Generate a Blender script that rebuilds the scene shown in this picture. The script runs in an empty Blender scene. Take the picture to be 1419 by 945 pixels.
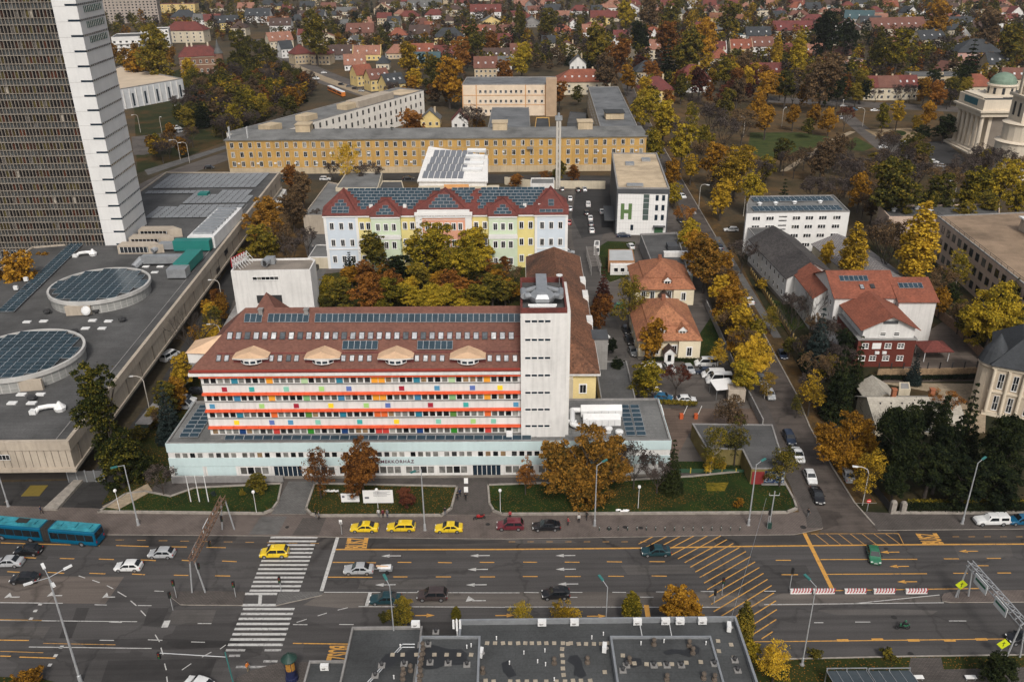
import bpy,math,random
import numpy as np
from mathutils import Vector,Matrix
random.seed(7)
S=bpy.context.scene
COL=S.collection
rad=math.radians
# ---------------------------------------------------------------- camera
PW,PH,FPX=1419.0,945.0,1190.0
PITCH,ROLL,CAMH=rad(25.3),rad(0.65),88.0
_c,_s=math.cos(PITCH),math.sin(PITCH)
_f=Vector((0,_c,-_s));_r=Vector((1,0,0));_u=Vector((0,_s,_c))
_R=_r*math.cos(ROLL)-_u*math.sin(ROLL)
_U=_r*math.sin(ROLL)+_u*math.cos(ROLL)
cam=bpy.data.objects.new('camera',bpy.data.cameras.new('camera'))
COL.objects.link(cam)
m3=Matrix((_R,_U,-_f)).transposed()
cam.matrix_world=Matrix.Translation((0,0,CAMH))@m3.to_4x4()
cam.data.sensor_width=36.0
cam.data.lens=36.0*FPX/PW
cam.data.clip_start=0.5
cam.data.clip_end=6000
S.camera=cam
# ---------------------------------------------------------------- world, sun, exposure
SUN_EL,SUN_AZ=rad(46),rad(172) # soft sun behind the cloud, from behind the camera
w=bpy.data.worlds.new('World');S.world=w;w.use_nodes=True
nt=w.node_tree;nt.nodes.clear()
out=nt.nodes.new('ShaderNodeOutputWorld');bg=nt.nodes.new('ShaderNodeBackground')
sky=nt.nodes.new('ShaderNodeTexSky');sky.sky_type='NISHITA';sky.sun_disc=False
sky.sun_elevation=SUN_EL;sky.sun_rotation=SUN_AZ
sky.air_density=1.0;sky.dust_density=6.0;sky.ozone_density=1.0
hs=nt.nodes.new('ShaderNodeHueSaturation');hs.inputs['Saturation'].default_value=0.42
nt.links.new(sky.outputs[0],hs.inputs['Color']);nt.links.new(hs.outputs[0],bg.inputs[0])
bg.inputs[1].default_value=0.112
nt.links.new(bg.outputs[0],out.inputs[0])
sl=bpy.data.lights.new('sun','SUN');sl.energy=1.7;sl.angle=rad(9);sl.color=(1.0,0.955,0.89)
so=bpy.data.objects.new('sun',sl);COL.objects.link(so)
sd=Vector((math.sin(SUN_AZ)*math.cos(SUN_EL),math.cos(SUN_AZ)*math.cos(SUN_EL),math.sin(SUN_EL)))
so.rotation_euler=(-sd).to_track_quat('-Z','Y').to_euler();so.location=(0,0,300)
S.view_settings.view_transform='Standard';S.view_settings.look='None'
S.view_settings.exposure=0.16;S.view_settings.gamma=1.0;S.view_settings.use_curve_mapping=False

# ---------------------------------------------------------------- pixel -> world helpers (real positions on the ground)
def ray(px,py):return _f+_R*((px-PW/2)/FPX)-_U*((py-PH/2)/FPX)
def G(px,py,z=0.0):
    d=ray(px,py);t=(z-CAMH)/d.z
    return Vector((d.x*t,d.y*t,z))
def GY(px,py,Y):
    d=ray(px,py);t=Y/d.y
    return Vector((d.x*t,Y,CAMH+d.z*t))
def PX(v):
    v=Vector(v)-Vector((0,0,CAMH));c=v.dot(_f)
    return(PW/2+FPX*v.dot(_R)/c,PH/2-FPX*v.dot(_U)/c)
def scale_at(v):return FPX/(Vector(v)-Vector((0,0,CAMH))).dot(_f)

# ---------------------------------------------------------------- materials
MATS={}
def _base(name,rough=0.85,spec=0.25,metal=0.0):
    m=bpy.data.materials.new(name);m.use_nodes=True
    n=m.node_tree.nodes;b=n['Principled BSDF']
    b.inputs['Roughness'].default_value=rough
    b.inputs['Specular IOR Level'].default_value=spec
    b.inputs['Metallic'].default_value=metal
    MATS[name]=m
    return m,n,m.node_tree.links,b
def _mul(c,k):return(max(0,min(1,c[0]*k)),max(0,min(1,c[1]*k)),max(0,min(1,c[2]*k)),1)
def ramp(n,stops,interp='LINEAR'):
    r=n.new('ShaderNodeValToRGB');e=r.color_ramp.elements;r.color_ramp.interpolation=interp
    while len(e)>1:e.remove(e[-1])
    e[0].position=stops[0][0];e[0].color=(*stops[0][1][:3],1)
    for p,c in stops[1:]:
        x=e.new(p);x.color=(*c[:3],1)
    return r
def mixc(n,l,fac,a,b,mode='MIX'):
    x=n.new('ShaderNodeMix');x.data_type='RGBA';x.blend_type=mode
    for s,v in((x.inputs[0],fac),(x.inputs[6],a),(x.inputs[7],b)):
        if isinstance(v,bpy.types.NodeSocket):l.new(v,s)
        elif isinstance(v,(int,float)):s.default_value=v
        else:s.default_value=(*v[:3],1)
    return x.outputs[2]
def noise(n,l,sc,det=4,vec=None,rough=.55):
    t=n.new('ShaderNodeTexNoise');t.inputs['Scale'].default_value=sc;t.inputs['Detail'].default_value=det
    t.inputs['Roughness'].default_value=rough
    if vec is not None:l.new(vec,t.inputs['Vector'])
    return t.outputs[0]
def coords(n,l,kind='Object',sc=None):
    t=n.new('ShaderNodeTexCoord');o=t.outputs[kind]
    if sc:
        m=n.new('ShaderNodeMapping');m.inputs['Scale'].default_value=sc;l.new(o,m.inputs[0]);o=m.outputs[0]
    return o
def geo_pos(n):
    return n.new('ShaderNodeNewGeometry').outputs['Position']
def M(name,col,rough=.85,var=.14,sc=.35,fine=3.0,spec=.25,metal=0.,streak=0.):
    """weathered plain surface: two scales of noise on the base colour, optional rain streaks"""
    if name in MATS:return MATS[name]
    m,n,l,b=_base(name,rough,spec,metal)
    v=geo_pos(n)
    r1=ramp(n,[(.32,_mul(col,1-var)),(.68,_mul(col,1+var*.6))])
    l.new(noise(n,l,sc,5,v),r1.inputs[0])
    r2=ramp(n,[(.3,(1-var*.9,)*3),(.7,(1+0*var,)*3)])
    l.new(noise(n,l,fine,3,v),r2.inputs[0])
    c=mixc(n,l,.8,r1.outputs[0],r2.outputs[0],'MULTIPLY')
    if streak:
        mp=n.new('ShaderNodeMapping');mp.inputs['Scale'].default_value=(1.6,1.6,.12);l.new(v,mp.inputs[0])
        r3=ramp(n,[(.45,(1,1,1)),(.75,(1-streak,)*3)])
        l.new(noise(n,l,1.0,5,mp.outputs[0]),r3.inputs[0])
        c=mixc(n,l,1.,c,r3.outputs[0],'MULTIPLY')
    l.new(c,b.inputs['Base Color'])
    return m
def tiles(name,col,col2=None,patch=.25,sc=.22,rough=.8,moss=0.):
    """roof tiles: courses running with height, patchy tone, a few replaced tiles"""
    if name in MATS:return MATS[name]
    m,n,l,b=_base(name,rough)
    v=geo_pos(n);col2=col2 or _mul(col,.6)
    r1=ramp(n,[(.3,col2),(.62,col)]);l.new(noise(n,l,sc,6,v,.7),r1.inputs[0])
    mp=n.new('ShaderNodeMapping');mp.inputs['Scale'].default_value=(2.6,2.6,4.2);l.new(v,mp.inputs[0])
    vo=n.new('ShaderNodeTexVoronoi');vo.inputs['Scale'].default_value=1.0;l.new(mp.outputs[0],vo.inputs['Vector'])
    r2=ramp(n,[(0,(1-patch*1.6,)*3),(1,(1,1,1))]);l.new(vo.outputs['Color'],r2.inputs[0])
    c=mixc(n,l,.85,r1.outputs[0],r2.outputs[0],'MULTIPLY')
    sx=n.new('ShaderNodeSeparateXYZ');l.new(v,sx.inputs[0])
    mt=n.new('ShaderNodeMath');mt.operation='FRACT'
    mm=n.new('ShaderNodeMath');mm.operation='MULTIPLY';mm.inputs[1].default_value=4.3
    l.new(sx.outputs[2],mm.inputs[0]);l.new(mm.outputs[0],mt.inputs[0])
    r3=ramp(n,[(0,(.62,)*3),(.25,(1,)*3)]);l.new(mt.outputs[0],r3.inputs[0])
    c=mixc(n,l,.45,c,r3.outputs[0],'MULTIPLY')
    l.new(c,b.inputs['Base Color'])
    return m
def rand_glass(name,stops,rough=.12):
    """window glass; every pane of its own tone (dark room, blind, curtain)"""
    if name in MATS:return MATS[name]
    m,n,l,b=_base(name,rough,.5)
    oi=n.new('ShaderNodeObjectInfo');ge=n.new('ShaderNodeNewGeometry')
    a=n.new('ShaderNodeMath');a.operation='MULTIPLY_ADD';a.inputs[1].default_value=7.31
    l.new(oi.outputs['Random'],a.inputs[0]);l.new(ge.outputs['Random Per Island'],a.inputs[2])
    fr=n.new('ShaderNodeMath');fr.operation='FRACT';l.new(a.outputs[0],fr.inputs[0])
    r=ramp(n,stops,'CONSTANT');l.new(fr.outputs[0],r.inputs[0])
    r2=ramp(n,[(.35,(.55,)*3),(.65,(1,)*3)]);l.new(noise(n,l,1.3,3,ge.outputs['Position']),r2.inputs[0])
    l.new(mixc(n,l,1.,r.outputs[0],r2.outputs[0],'MULTIPLY'),b.inputs['Base Color'])
    return m
def rand_paint(name,rough=.3,metal=0.):
    """colour taken from the object's own colour property"""
    if name in MATS:return MATS[name]
    m,n,l,b=_base(name,rough,.5,metal)
    oi=n.new('ShaderNodeObjectInfo')
    v=n.new('ShaderNodeNewGeometry').outputs['Position']
    r2=ramp(n,[(.3,(.8,)*3),(.7,(1,)*3)]);l.new(noise(n,l,1.1,4,v),r2.inputs[0])
    l.new(mixc(n,l,.8,oi.outputs['Color'],r2.outputs[0],'MULTIPLY'),b.inputs['Base Color'])
    b.inputs['Coat Weight'].default_value=.35
    return m
def leaf(name,a,c,d,sc=.16,mixv=.5):
    """foliage: tone drifts between three leaf colours through the crown, every leaf a little different"""
    if name in MATS:return MATS[name]
    m,n,l,b=_base(name,.9,.1)
    ge=n.new('ShaderNodeNewGeometry');oi=n.new('ShaderNodeObjectInfo')
    ad=n.new('ShaderNodeVectorMath');ad.operation='ADD'
    l.new(ge.outputs['Position'],ad.inputs[0]);l.new(oi.outputs['Random'],ad.inputs[1])
    nz=noise(n,l,sc*1.6,4,ad.outputs[0],.6)
    mth=n.new('ShaderNodeMath');mth.operation='MULTIPLY_ADD';mth.inputs[1].default_value=.45
    l.new(ge.outputs['Random Per Island'],mth.inputs[0])
    sb=n.new('ShaderNodeMath');sb.operation='SUBTRACT';sb.inputs[1].default_value=.22
    l.new(nz,sb.inputs[0]);l.new(sb.outputs[0],mth.inputs[2])
    o3=n.new('ShaderNodeMath');o3.operation='MULTIPLY_ADD';o3.inputs[1].default_value=.3
    l.new(oi.outputs['Random'],o3.inputs[0]);
    s4=n.new('ShaderNodeMath');s4.operation='SUBTRACT';s4.inputs[1].default_value=.15
    l.new(mth.outputs[0],s4.inputs[0]);l.new(s4.outputs[0],o3.inputs[2])
    r=ramp(n,[(.28,a),(.5,c),(.74,d)]);l.new(o3.outputs[0],r.inputs[0])
    l.new(r.outputs[0],b.inputs['Base Color'])
    # thin leaves let a little light through
    tr=n.new('ShaderNodeBsdfTranslucent');l.new(r.outputs[0],tr.inputs[0])
    mx=n.new('ShaderNodeMixShader');mx.inputs[0].default_value=.3
    l.new(b.outputs[0],mx.inputs[1]);l.new(tr.outputs[0],mx.inputs[2])
    l.new(mx.outputs[0],n['Material Output'].inputs[0])
    return m
def slotpaint(o,m):
    o.material_slots[0].link='OBJECT';o.material_slots[0].material=m

# ---------------------------------------------------------------- mesh builder
class MB:
    def __init__(s):s.v=[];s.f=[];s.m=[]
    def face(s,pts,m=0):
        i=len(s.v);s.v+=[tuple(p)for p in pts];s.f.append(tuple(range(i,i+len(pts))));s.m.append(m);return s
    def box(s,x0,y0,z0,x1,y1,z1,m=0,mt=None,bot=True):
        i=len(s.v)
        s.v+=[(x0,y0,z0),(x1,y0,z0),(x1,y1,z0),(x0,y1,z0),(x0,y0,z1),(x1,y0,z1),(x1,y1,z1),(x0,y1,z1)]
        F=[(0,1,5,4),(1,2,6,5),(2,3,7,6),(3,0,4,7),(4,5,6,7)]+([(3,2,1,0)]if bot else[])
        s.f+=[tuple(i+k for k in q)for q in F];s.m+=[m]*4+[m if mt is None else mt]+([m]if bot else[]);return s
    def obox(s,c,u,v,w,m=0):
        """oriented box: centre c, half vectors u v w"""
        c,u,v,w=Vector(c),Vector(u),Vector(v),Vector(w);i=len(s.v)
        for k in((-1,-1,-1),(1,-1,-1),(1,1,-1),(-1,1,-1),(-1,-1,1),(1,-1,1),(1,1,1),(-1,1,1)):
            s.v.append(tuple(c+u*k[0]+v*k[1]+w*k[2]))
        s.f+=[tuple(i+k for k in q)for q in((0,1,5,4),(1,2,6,5),(2,3,7,6),(3,0,4,7),(4,5,6,7),(3,2,1,0))]
        s.m+=[m]*6;return s
    def prism(s,poly,z0,z1,m=0,mt=None,bot=False):
        n=len(poly);a=sum(poly[i][0]*poly[(i+1)%n][1]-poly[(i+1)%n][0]*poly[i][1]for i in range(n))
        if a<0:poly=poly[::-1]
        i=len(s.v);s.v+=[(p[0],p[1],z0)for p in poly]+[(p[0],p[1],z1)for p in poly]
        for k in range(n):
            j=(k+1)%n;s.f.append((i+k,i+j,i+n+j,i+n+k));s.m.append(m)
        s.f.append(tuple(i+n+k for k in range(n)));s.m.append(m if mt is None else mt)
        if bot:s.f.append(tuple(i+n-1-k for k in range(n)));s.m.append(m)
        return s
    def tube(s,p,q,r0,r1=None,n=8,m=0,cap=True):
        p,q=Vector(p),Vector(q);r1=r0 if r1 is None else r1
        d=(q-p).normalized();a=d.orthogonal().normalized();b=d.cross(a);i=len(s.v)
        for c,r in((p,r0),(q,r1)):
            for k in range(n):
                t=2*math.pi*k/n;s.v.append(tuple(c+a*math.cos(t)*r+b*math.sin(t)*r))
        for k in range(n):
            j=(k+1)%n;s.f.append((i+k,i+j,i+n+j,i+n+k));s.m.append(m)
        if cap:
            s.f.append(tuple(i+n-1-k for k in range(n)));s.m.append(m)
            s.f.append(tuple(i+n+k for k in range(n)));s.m.append(m)
        return s
    def path(s,pts,r,n=6,m=0):
        for a,b in zip(pts,pts[1:]):s.tube(a,b,r,r,n,m)
        return s
    def lathe(s,prof,n=16,m=0,c=(0,0,0)):
        i=len(s.v);k=len(prof)
        for r,z in prof:
            for t in range(n):a=2*math.pi*t/n;s.v.append((c[0]+r*math.cos(a),c[1]+r*math.sin(a),c[2]+z))
        for q in range(k-1):
            for t in range(n):
                u=(t+1)%n;s.f.append((i+q*n+t,i+q*n+u,i+(q+1)*n+u,i+(q+1)*n+t));s.m.append(m)
        s.f.append(tuple(i+(k-1)*n+t for t in range(n)));s.m.append(m)
        return s
    def gable(s,x0,y0,x1,y1,z0,z1,axis='x',ov=.4,m=0,mw=None,th=.18):
        """pitched roof with thickness and gable triangles; axis = ridge direction"""
        if axis=='x':
            ym=(y0+y1)/2;k=(z1-z0)/(ym-y0);e=z0-ov*k
            P=lambda x,y,z:(x,y,z)
            A,B,C,D,lo,hi,mid=x0-ov,x1+ov,y0-ov,y1+ov,y0,y1,ym
        else:
            xm=(x0+x1)/2;k=(z1-z0)/(xm-x0);e=z0-ov*k
            P=lambda x,y,z:(y,x,z)
            A,B,C,D,lo,hi,mid=y0-ov,y1+ov,x0-ov,x1+ov,x0,x1,xm
        for c,sgn in((C,1),(D,-1)):
            q=[P(A,c,e),P(B,c,e),P(B,mid,z1),P(A,mid,z1)]
            t=[(a,b,z+th)for a,b,z in q]
            if sgn<0:q=q[::-1];t=t[::-1]
            if axis!='x':q=q[::-1];t=t[::-1]
            s.face(t,m);s.face(q[::-1],m)
            for i in range(4):s.face([q[i],q[(i+1)%4],t[(i+1)%4],t[i]],m)
        if mw is not None:
            for a in((x0 if axis=='x' else y0),(x1 if axis=='x' else y1)):
                s.face([P(a,lo,z0),P(a,hi,z0),P(a,mid,z1)],mw)
        return s
    def hip(s,x0,y0,x1,y1,z0,z1,inset=None,ov=.4,m=0,top=None):
        """hipped roof on a thin eave slab; top=(inset) gives flat/mansard top"""
        W_,D_=x1-x0,y1-y0;X0,Y0,X1,Y1=x0-ov,y0-ov,x1+ov,y1+ov
        s.box(X0,Y0,z0-.12,X1,Y1,z0+.06,m)
        z0+=.061
        if top is not None:
            T=[(x0+top,y0+top,z1),(x1-top,y0+top,z1),(x1-top,y1-top,z1),(x0+top,y1-top,z1)]
            Bq=[(X0,Y0,z0),(X1,Y0,z0),(X1,Y1,z0),(X0,Y1,z0)]
            for i in range(4):j=(i+1)%4;s.face([Bq[i],Bq[j],T[j],T[i]],m)
            s.face(T,m);return s
        i0=min(W_,D_)/2 if inset is None else inset
        if W_>=D_:a,b=(x0+i0,(y0+y1)/2,z1),(x1-i0,(y0+y1)/2,z1)
        else:a,b=((x0+x1)/2,y0+i0,z1),((x0+x1)/2,y1-i0,z1)
        c=[(X0,Y0,z0),(X1,Y0,z0),(X1,Y1,z0),(X0,Y1,z0)]
        if W_>=D_:
            s.face([c[0],c[1],b,a],m);s.face([c[2],c[3],a,b],m);s.face([c[1],c[2],b],m);s.face([c[3],c[0],a],m)
        else:
            s.face([c[0],c[1],a],m);s.face([c[1],c[2],b,a],m);s.face([c[2],c[3],b],m);s.face([c[3],c[0],a,b],m)
        return s
    def mesh(s,name,mats):
        me=bpy.data.meshes.new(name);me.from_pydata(s.v,[],s.f)
        for m in mats:me.materials.append(m)
        if len(mats)>1:me.polygons.foreach_set('material_index',s.m)
        me.update();return me
    def build(s,name,mats,parent=None,loc=(0,0,0),rz=0,smooth=False):
        if not isinstance(mats,(list,tuple)):mats=[mats]
        me=s.mesh(name,mats)
        if smooth:me.polygons.foreach_set('use_smooth',[True]*len(me.polygons))
        return link(name,me,parent,loc,rz)
def link(name,me,parent=None,loc=(0,0,0),rz=0):
    o=bpy.data.objects.new(name,me);COL.objects.link(o);o.location=loc;o.rotation_euler=(0,0,rz)
    if parent is not None:o.parent=parent
    return o
# ---------------------------------------------------------------- things, labels
THINGS=[]
def reg(o,look,cat,where=None,group=None,label=None):
    """look: how it looks; where: what it stands by (found from landmarks when missing)"""
    o['category']=cat
    if group:o['group']=group
    THINGS.append([o,look,where,label]);
    if label:o['label']=label
    return o
def thing(name,loc,rz,look,cat,where=None,group=None,label=None):
    o=bpy.data.objects.new(name,None);COL.objects.link(o);o.location=loc;o.rotation_euler=(0,0,rz)
    o.empty_display_size=.5
    return reg(o,look,cat,where,group,label)
def struct(o,kind='structure'):o['kind']=kind;return o
def kids(o):return KIDS.get(o.name,[])
def tree_of(root,objs=None):
    """all descendants as nested (obj, [children]) - built once for a prototype"""
    allo=[x for x in COL.objects if x.parent is not None]if objs is None else objs
    def rec(o):return(o,[rec(c)for c in allo if c.parent==o])
    return rec(root)
def clone(node,loc=None,rz=None,sc=None,parent=None,fn=None):
    o,ch=node;c=o.copy();COL.objects.link(c)
    if parent is not None:c.parent=parent
    else:
        if loc is not None:c.location=loc
        if rz is not None:c.rotation_euler=(0,0,rz)
        if sc is not None:c.scale=sc if isinstance(sc,(tuple,list))else(sc,sc,sc)
    if fn:fn(c,o)
    for x in ch:clone(x,parent=c,fn=fn)
    return c
PROTO=[]
class Kit:
    """a prototype thing: first placement uses the original, later ones are copies"""
    def __init__(s,root,parts):
        s.used=False;s.root=root
        s.node=tree_of(root,parts)
    def place(s,loc,rz=0,sc=1,look='',cat='',where=None,group=None,label=None,fn=None):
        scl=sc if isinstance(sc,(tuple,list))else(sc,sc,sc)
        if not s.used:
            o=s.root;s.used=True;o.location=loc;o.rotation_euler=(0,0,rz);o.scale=scl
            if fn:
                def rec(nd):fn(nd[0],nd[0]);[rec(x)for x in nd[1]]
                rec(s.node)
        else:
            o=clone(s.node,loc,rz,scl,fn=fn)
        for k in('label','category','group'):
            if k in o:del o[k]
        return reg(o,look,cat,where,group,label)
def kit(name,parts):
    """parts: list of (name, MB, mats, [subparts])"""
    root=bpy.data.objects.new(name,None);COL.objects.link(root);root.empty_display_size=.5;objs=[]
    def rec(ps,par):
        for p in ps:
            nm,mb,mats=p[0],p[1],p[2]
            o=mb.build(nm,mats,par)if isinstance(mb,MB)else link(nm,mb,par)
            objs.append(o)
            if len(p)>3:rec(p[3],o)
    rec(parts,root)
    return Kit(root,objs)
# ================================================================ materials of the setting
def asphalt(name,col,patch=.28,crack=.5,sc=.07):
    m,n,l,b=_base(name,.9,.3)
    v=geo_pos(n)
    r1=ramp(n,[(.25,_mul(col,1-patch)),(.5,col),(.8,_mul(col,1+patch*.7))]);l.new(noise(n,l,sc,7,v,.6),r1.inputs[0])
    # rectangular repair patches
    mp=n.new('ShaderNodeMapping');mp.inputs['Scale'].default_value=(.085,.2,1);l.new(v,mp.inputs[0])
    vo=n.new('ShaderNodeTexVoronoi');vo.distance='CHEBYCHEV';vo.inputs['Scale'].default_value=1;l.new(mp.outputs[0],vo.inputs['Vector'])
    r2=ramp(n,[(0,(.6,)*3),(.18,(.72,)*3),(.34,(.95,)*3),(.8,(1,)*3),(1,(1.12,)*3)]);l.new(vo.outputs['Color'],r2.inputs[0])
    c=mixc(n,l,1.,r1.outputs[0],r2.outputs[0],'MULTIPLY')
    # streaks along the wheel tracks
    mp2=n.new('ShaderNodeMapping');mp2.inputs['Scale'].default_value=(.03,1.1,1);l.new(v,mp2.inputs[0])
    r4=ramp(n,[(.35,(.66,)*3),(.6,(1.0,)*3)]);l.new(noise(n,l,1.0,5,mp2.outputs[0]),r4.inputs[0])
    c=mixc(n,l,.8,c,r4.outputs[0],'MULTIPLY')
    # cracks
    nz=n.new('ShaderNodeTexNoise');nz.inputs['Scale'].default_value=.35;nz.inputs['Detail'].default_value=5;l.new(v,nz.inputs['Vector'])
    ad=n.new('ShaderNodeVectorMath');ad.operation='MULTIPLY_ADD';l.new(nz.outputs['Color'],ad.inputs[0]);ad.inputs[1].default_value=(5,5,0);l.new(v,ad.inputs[2])
    vc=n.new('ShaderNodeTexVoronoi');vc.feature='DISTANCE_TO_EDGE';vc.inputs['Scale'].default_value=.055;l.new(ad.outputs[0],vc.inputs['Vector'])
    r3=ramp(n,[(0,(1-crack,)*3),(.008,(1-crack*.6,)*3),(.02,(1,)*3)]);l.new(vc.outputs['Distance'],r3.inputs[0])
    c=mixc(n,l,1.,c,r3.outputs[0],'MULTIPLY')
    r5=ramp(n,[(.3,(.82,)*3),(.7,(1.08,)*3)]);l.new(noise(n,l,4.5,3,v),r5.inputs[0])
    c=mixc(n,l,.8,c,r5.outputs[0],'MULTIPLY')
    l.new(c,b.inputs['Base Color']);return m
def mixed_ground(name,a,c,d,sc=.05,fine=1.5):
    m,n,l,b=_base(name,.95,.1);v=geo_pos(n)
    r=ramp(n,[(.3,a),(.48,c),(.66,d)]);l.new(noise(n,l,sc,8,v,.68),r.inputs[0])
    r2=ramp(n,[(.3,(.6,)*3),(.7,(1.1,)*3)]);l.new(noise(n,l,fine,5,v,.7),r2.inputs[0])
    l.new(mixc(n,l,1.,r.outputs[0],r2.outputs[0],'MULTIPLY'),b.inputs['Base Color']);return m
def lawn_mat(name,g1,g2,litter,amt=.5):
    m,n,l,b=_base(name,.95,.1);v=geo_pos(n)
    r=ramp(n,[(.3,g1),(.7,g2)]);l.new(noise(n,l,.25,6,v),r.inputs[0])
    vo=n.new('ShaderNodeTexVoronoi');vo.inputs['Scale'].default_value=3.2;l.new(v,vo.inputs['Vector'])
    rr=ramp(n,[(.18,(1,)*3),(.3,(0,)*3)]);l.new(vo.outputs['Distance'],rr.inputs[0])
    rn=ramp(n,[(.62-amt*.35,(0,)*3),(.8-amt*.35,(1,)*3)]);l.new(noise(n,l,.13,4,v),rn.inputs[0])
    mk=mixc(n,l,1.,rr.outputs[0],rn.outputs[0],'MULTIPLY')
    c=mixc(n,l,mk,r.outputs[0],litter)
    r2=ramp(n,[(.3,(.65,)*3),(.7,(1.1,)*3)]);l.new(noise(n,l,3,4,v,.7),r2.inputs[0])
    l.new(mixc(n,l,1.,c,r2.outputs[0],'MULTIPLY'),b.inputs['Base Color']);return m
def paint_mat(name,col,wear=.35):
    """road paint with worn-through spots"""
    m,n,l,b=_base(name,.7,.3);v=geo_pos(n)
    r=ramp(n,[(.34,_mul((.07,.066,.064),1)),(.34+.14*wear+.02,_mul(col,.8)),(.7,col)]);l.new(noise(n,l,2.2,8,v,.75),r.inputs[0])
    l.new(r.outputs[0],b.inputs['Base Color']);return m
def paving(name,col,col2,size=(1.0,1.0)):
    m,n,l,b=_base(name,.9,.2);v=geo_pos(n)
    br=n.new('ShaderNodeTexBrick');br.inputs['Scale'].default_value=size[0];l.new(v,br.inputs['Vector'])
    br.inputs['Color1'].default_value=(*col,1);br.inputs['Color2'].default_value=(*col2,1)
    br.inputs['Mortar'].default_value=_mul(col2,.6);br.inputs['Mortar Size'].default_value=.03
    r2=ramp(n,[(.3,(.62,)*3),(.5,(.9,)*3),(.7,(1.05,)*3)]);l.new(noise(n,l,.3,7,v,.65),r2.inputs[0])
    l.new(mixc(n,l,1.,br.outputs['Color'],r2.outputs[0],'MULTIPLY'),b.inputs['Base Color']);return m

A_MAIN=asphalt('asphalt_main',(.074,.069,.067),.28,.28)
A_DARK=asphalt('asphalt_dark',(.042,.040,.039),.3,.3)
A_SIDE=asphalt('asphalt_side',(.088,.072,.062),.5,.3,.35)
A_YARD=asphalt('asphalt_yard',(.11,.095,.084),.3,.3,.15)
PAVE=paving('paving',(.16,.13,.114),(.135,.11,.098))
PAVE2=paving('paving_grey',(.15,.145,.14),(.12,.115,.11))
PAVE_D=paving('paving_dark',(.105,.09,.082),(.085,.075,.068))
SAND=mixed_ground('sandy_path',(.24,.19,.13),(.32,.25,.17),(.38,.31,.22),.1)
KERB=M('kerb_stone',(.30,.27,.235),.9,.25,1.2)
GRASS=lawn_mat('lawn_grass',(.011,.021,.005),(.024,.044,.009),(.19,.095,.022),.8)
GRASS_L=lawn_mat('lawn_littered',(.018,.026,.006),(.035,.04,.010),(.27,.11,.02),1.0)
GRASS_P=lawn_mat('park_grass',(.032,.045,.014),(.06,.075,.022),(.22,.11,.03),.35)
EARTH=mixed_ground('suburb_ground',(.032,.032,.02),(.07,.056,.036),(.12,.075,.035),.03,.9)
LITTER=mixed_ground('leaf_litter',(.045,.031,.017),(.085,.055,.026),(.15,.085,.03),.3,2.5)
P_WHITE=paint_mat('paint_white',(.52,.51,.49),.62)
P_WORN=paint_mat('paint_white_worn',(.40,.39,.375),1.0)
P_YEL=paint_mat('paint_yellow',(.60,.31,.07),.55)
P_YELW=paint_mat('paint_yellow_worn',(.5,.27,.08),.9)

def sheet(name,poly,mat,z=0.0,kind='structure'):
    """a flat sheet from world points"""
    mb=MB();p=[(q[0],q[1],z)for q in poly]
    a=sum(p[i][0]*p[(i+1)%len(p)][1]-p[(i+1)%len(p)][0]*p[i][1]for i in range(len(p)))
    mb.face(p if a>0 else p[::-1]);o=mb.build(name,mat);return struct(o,kind)
def slab(name,poly,mat,z1,side=None,z0=0.0):
    mb=MB();mb.prism([(q[0],q[1])for q in poly],z0,z1,1 if side else 0,0);return struct(mb.build(name,[mat,side]if side else mat))
def gp(*pts,z=0.0):return[G(a,b,z)for a,b in pts]
# ---------------------------------------------------------------- ground sheet to the horizon
mb=MB();xs=[-3500,-1200,-400,0,400,1200,3500];ys=[-300,60,300,600,1200,2500,5200]
for i in range(6):
    for j in range(6):mb.face([(xs[i],ys[j],0),(xs[i+1],ys[j],0),(xs[i+1],ys[j+1],0),(xs[i],ys[j+1],0)])
struct(mb.build('ground',EARTH))
# ---------------------------------------------------------------- main road
NK=[(-260,121),(-120,115.6)]+[tuple(G(x,y)[:2])for x,y in((-40,736.6),(0,737),(139,741),(360,742.5),(500,745),(700,747),(880,744),(1000,742),(1100,741),(1140,739.5))]+[(50.6,112.3),(58.6,112.6)]+[tuple(G(x,y)[:2])for x,y in((1230,735),(1419,733))]+[(240,112.5)]
sheet('main_road',[(-260,30),(240,30)]+NK[::-1],A_MAIN,.004)
SK=[tuple(G(x,y)[:2])for x,y in((1020,915.5),(1085,914.6),(1250,911),(1419,908.7))]+[(240,86)]
slab('verge_south',[(30,40),(240,40)]+SK[::-1],GRASS_L,.12)
sheet('path_south',gp((1262,911),(1304,910),(1312,945),(1255,945),z=.124)+[],PAVE_D,.124)
sheet('path_verge',[G(1240,930),G(1450,924),G(1480,960),G(1240,960)],PAVE_D,.128)
_k=MB()
for a,b in zip(SK,SK[1:]):A_,B_=Vector((*a,.09)),Vector((*b,.09));_k.obox((A_+B_)/2+Vector((0,.12,0)),(B_-A_)/2,(0,.11,0),(0,0,.088))
struct(_k.build('verge_kerb',KERB))
# corner pavement bottom left
slab('pavement_corner',gp((310,960),(330,938),(352,928),(385,919),(420,917.5),(520,917),(520,1000),(300,1000)),PAVE_D,.12,KERB)
slab('verge_corner',gp((-40,936),(60,941),(110,955),(130,1000),(-60,1000)),GRASS_L,.1,KERB)
# bus lane along the north kerb: darker, patched strip
sheet('bus_lane',[tuple(G(x,y)[:2])for x,y in((-60,752),(0,752.4),(160,756),(465,761.6),(700,762),(1040,757.3),(1250,755),(1500,753))]+[(a,b-.02)for a,b in NK[2:][::-1]][1:],asphalt('asphalt_bus_lane',(.062,.055,.051),.4,.6,.12),.008)
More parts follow.
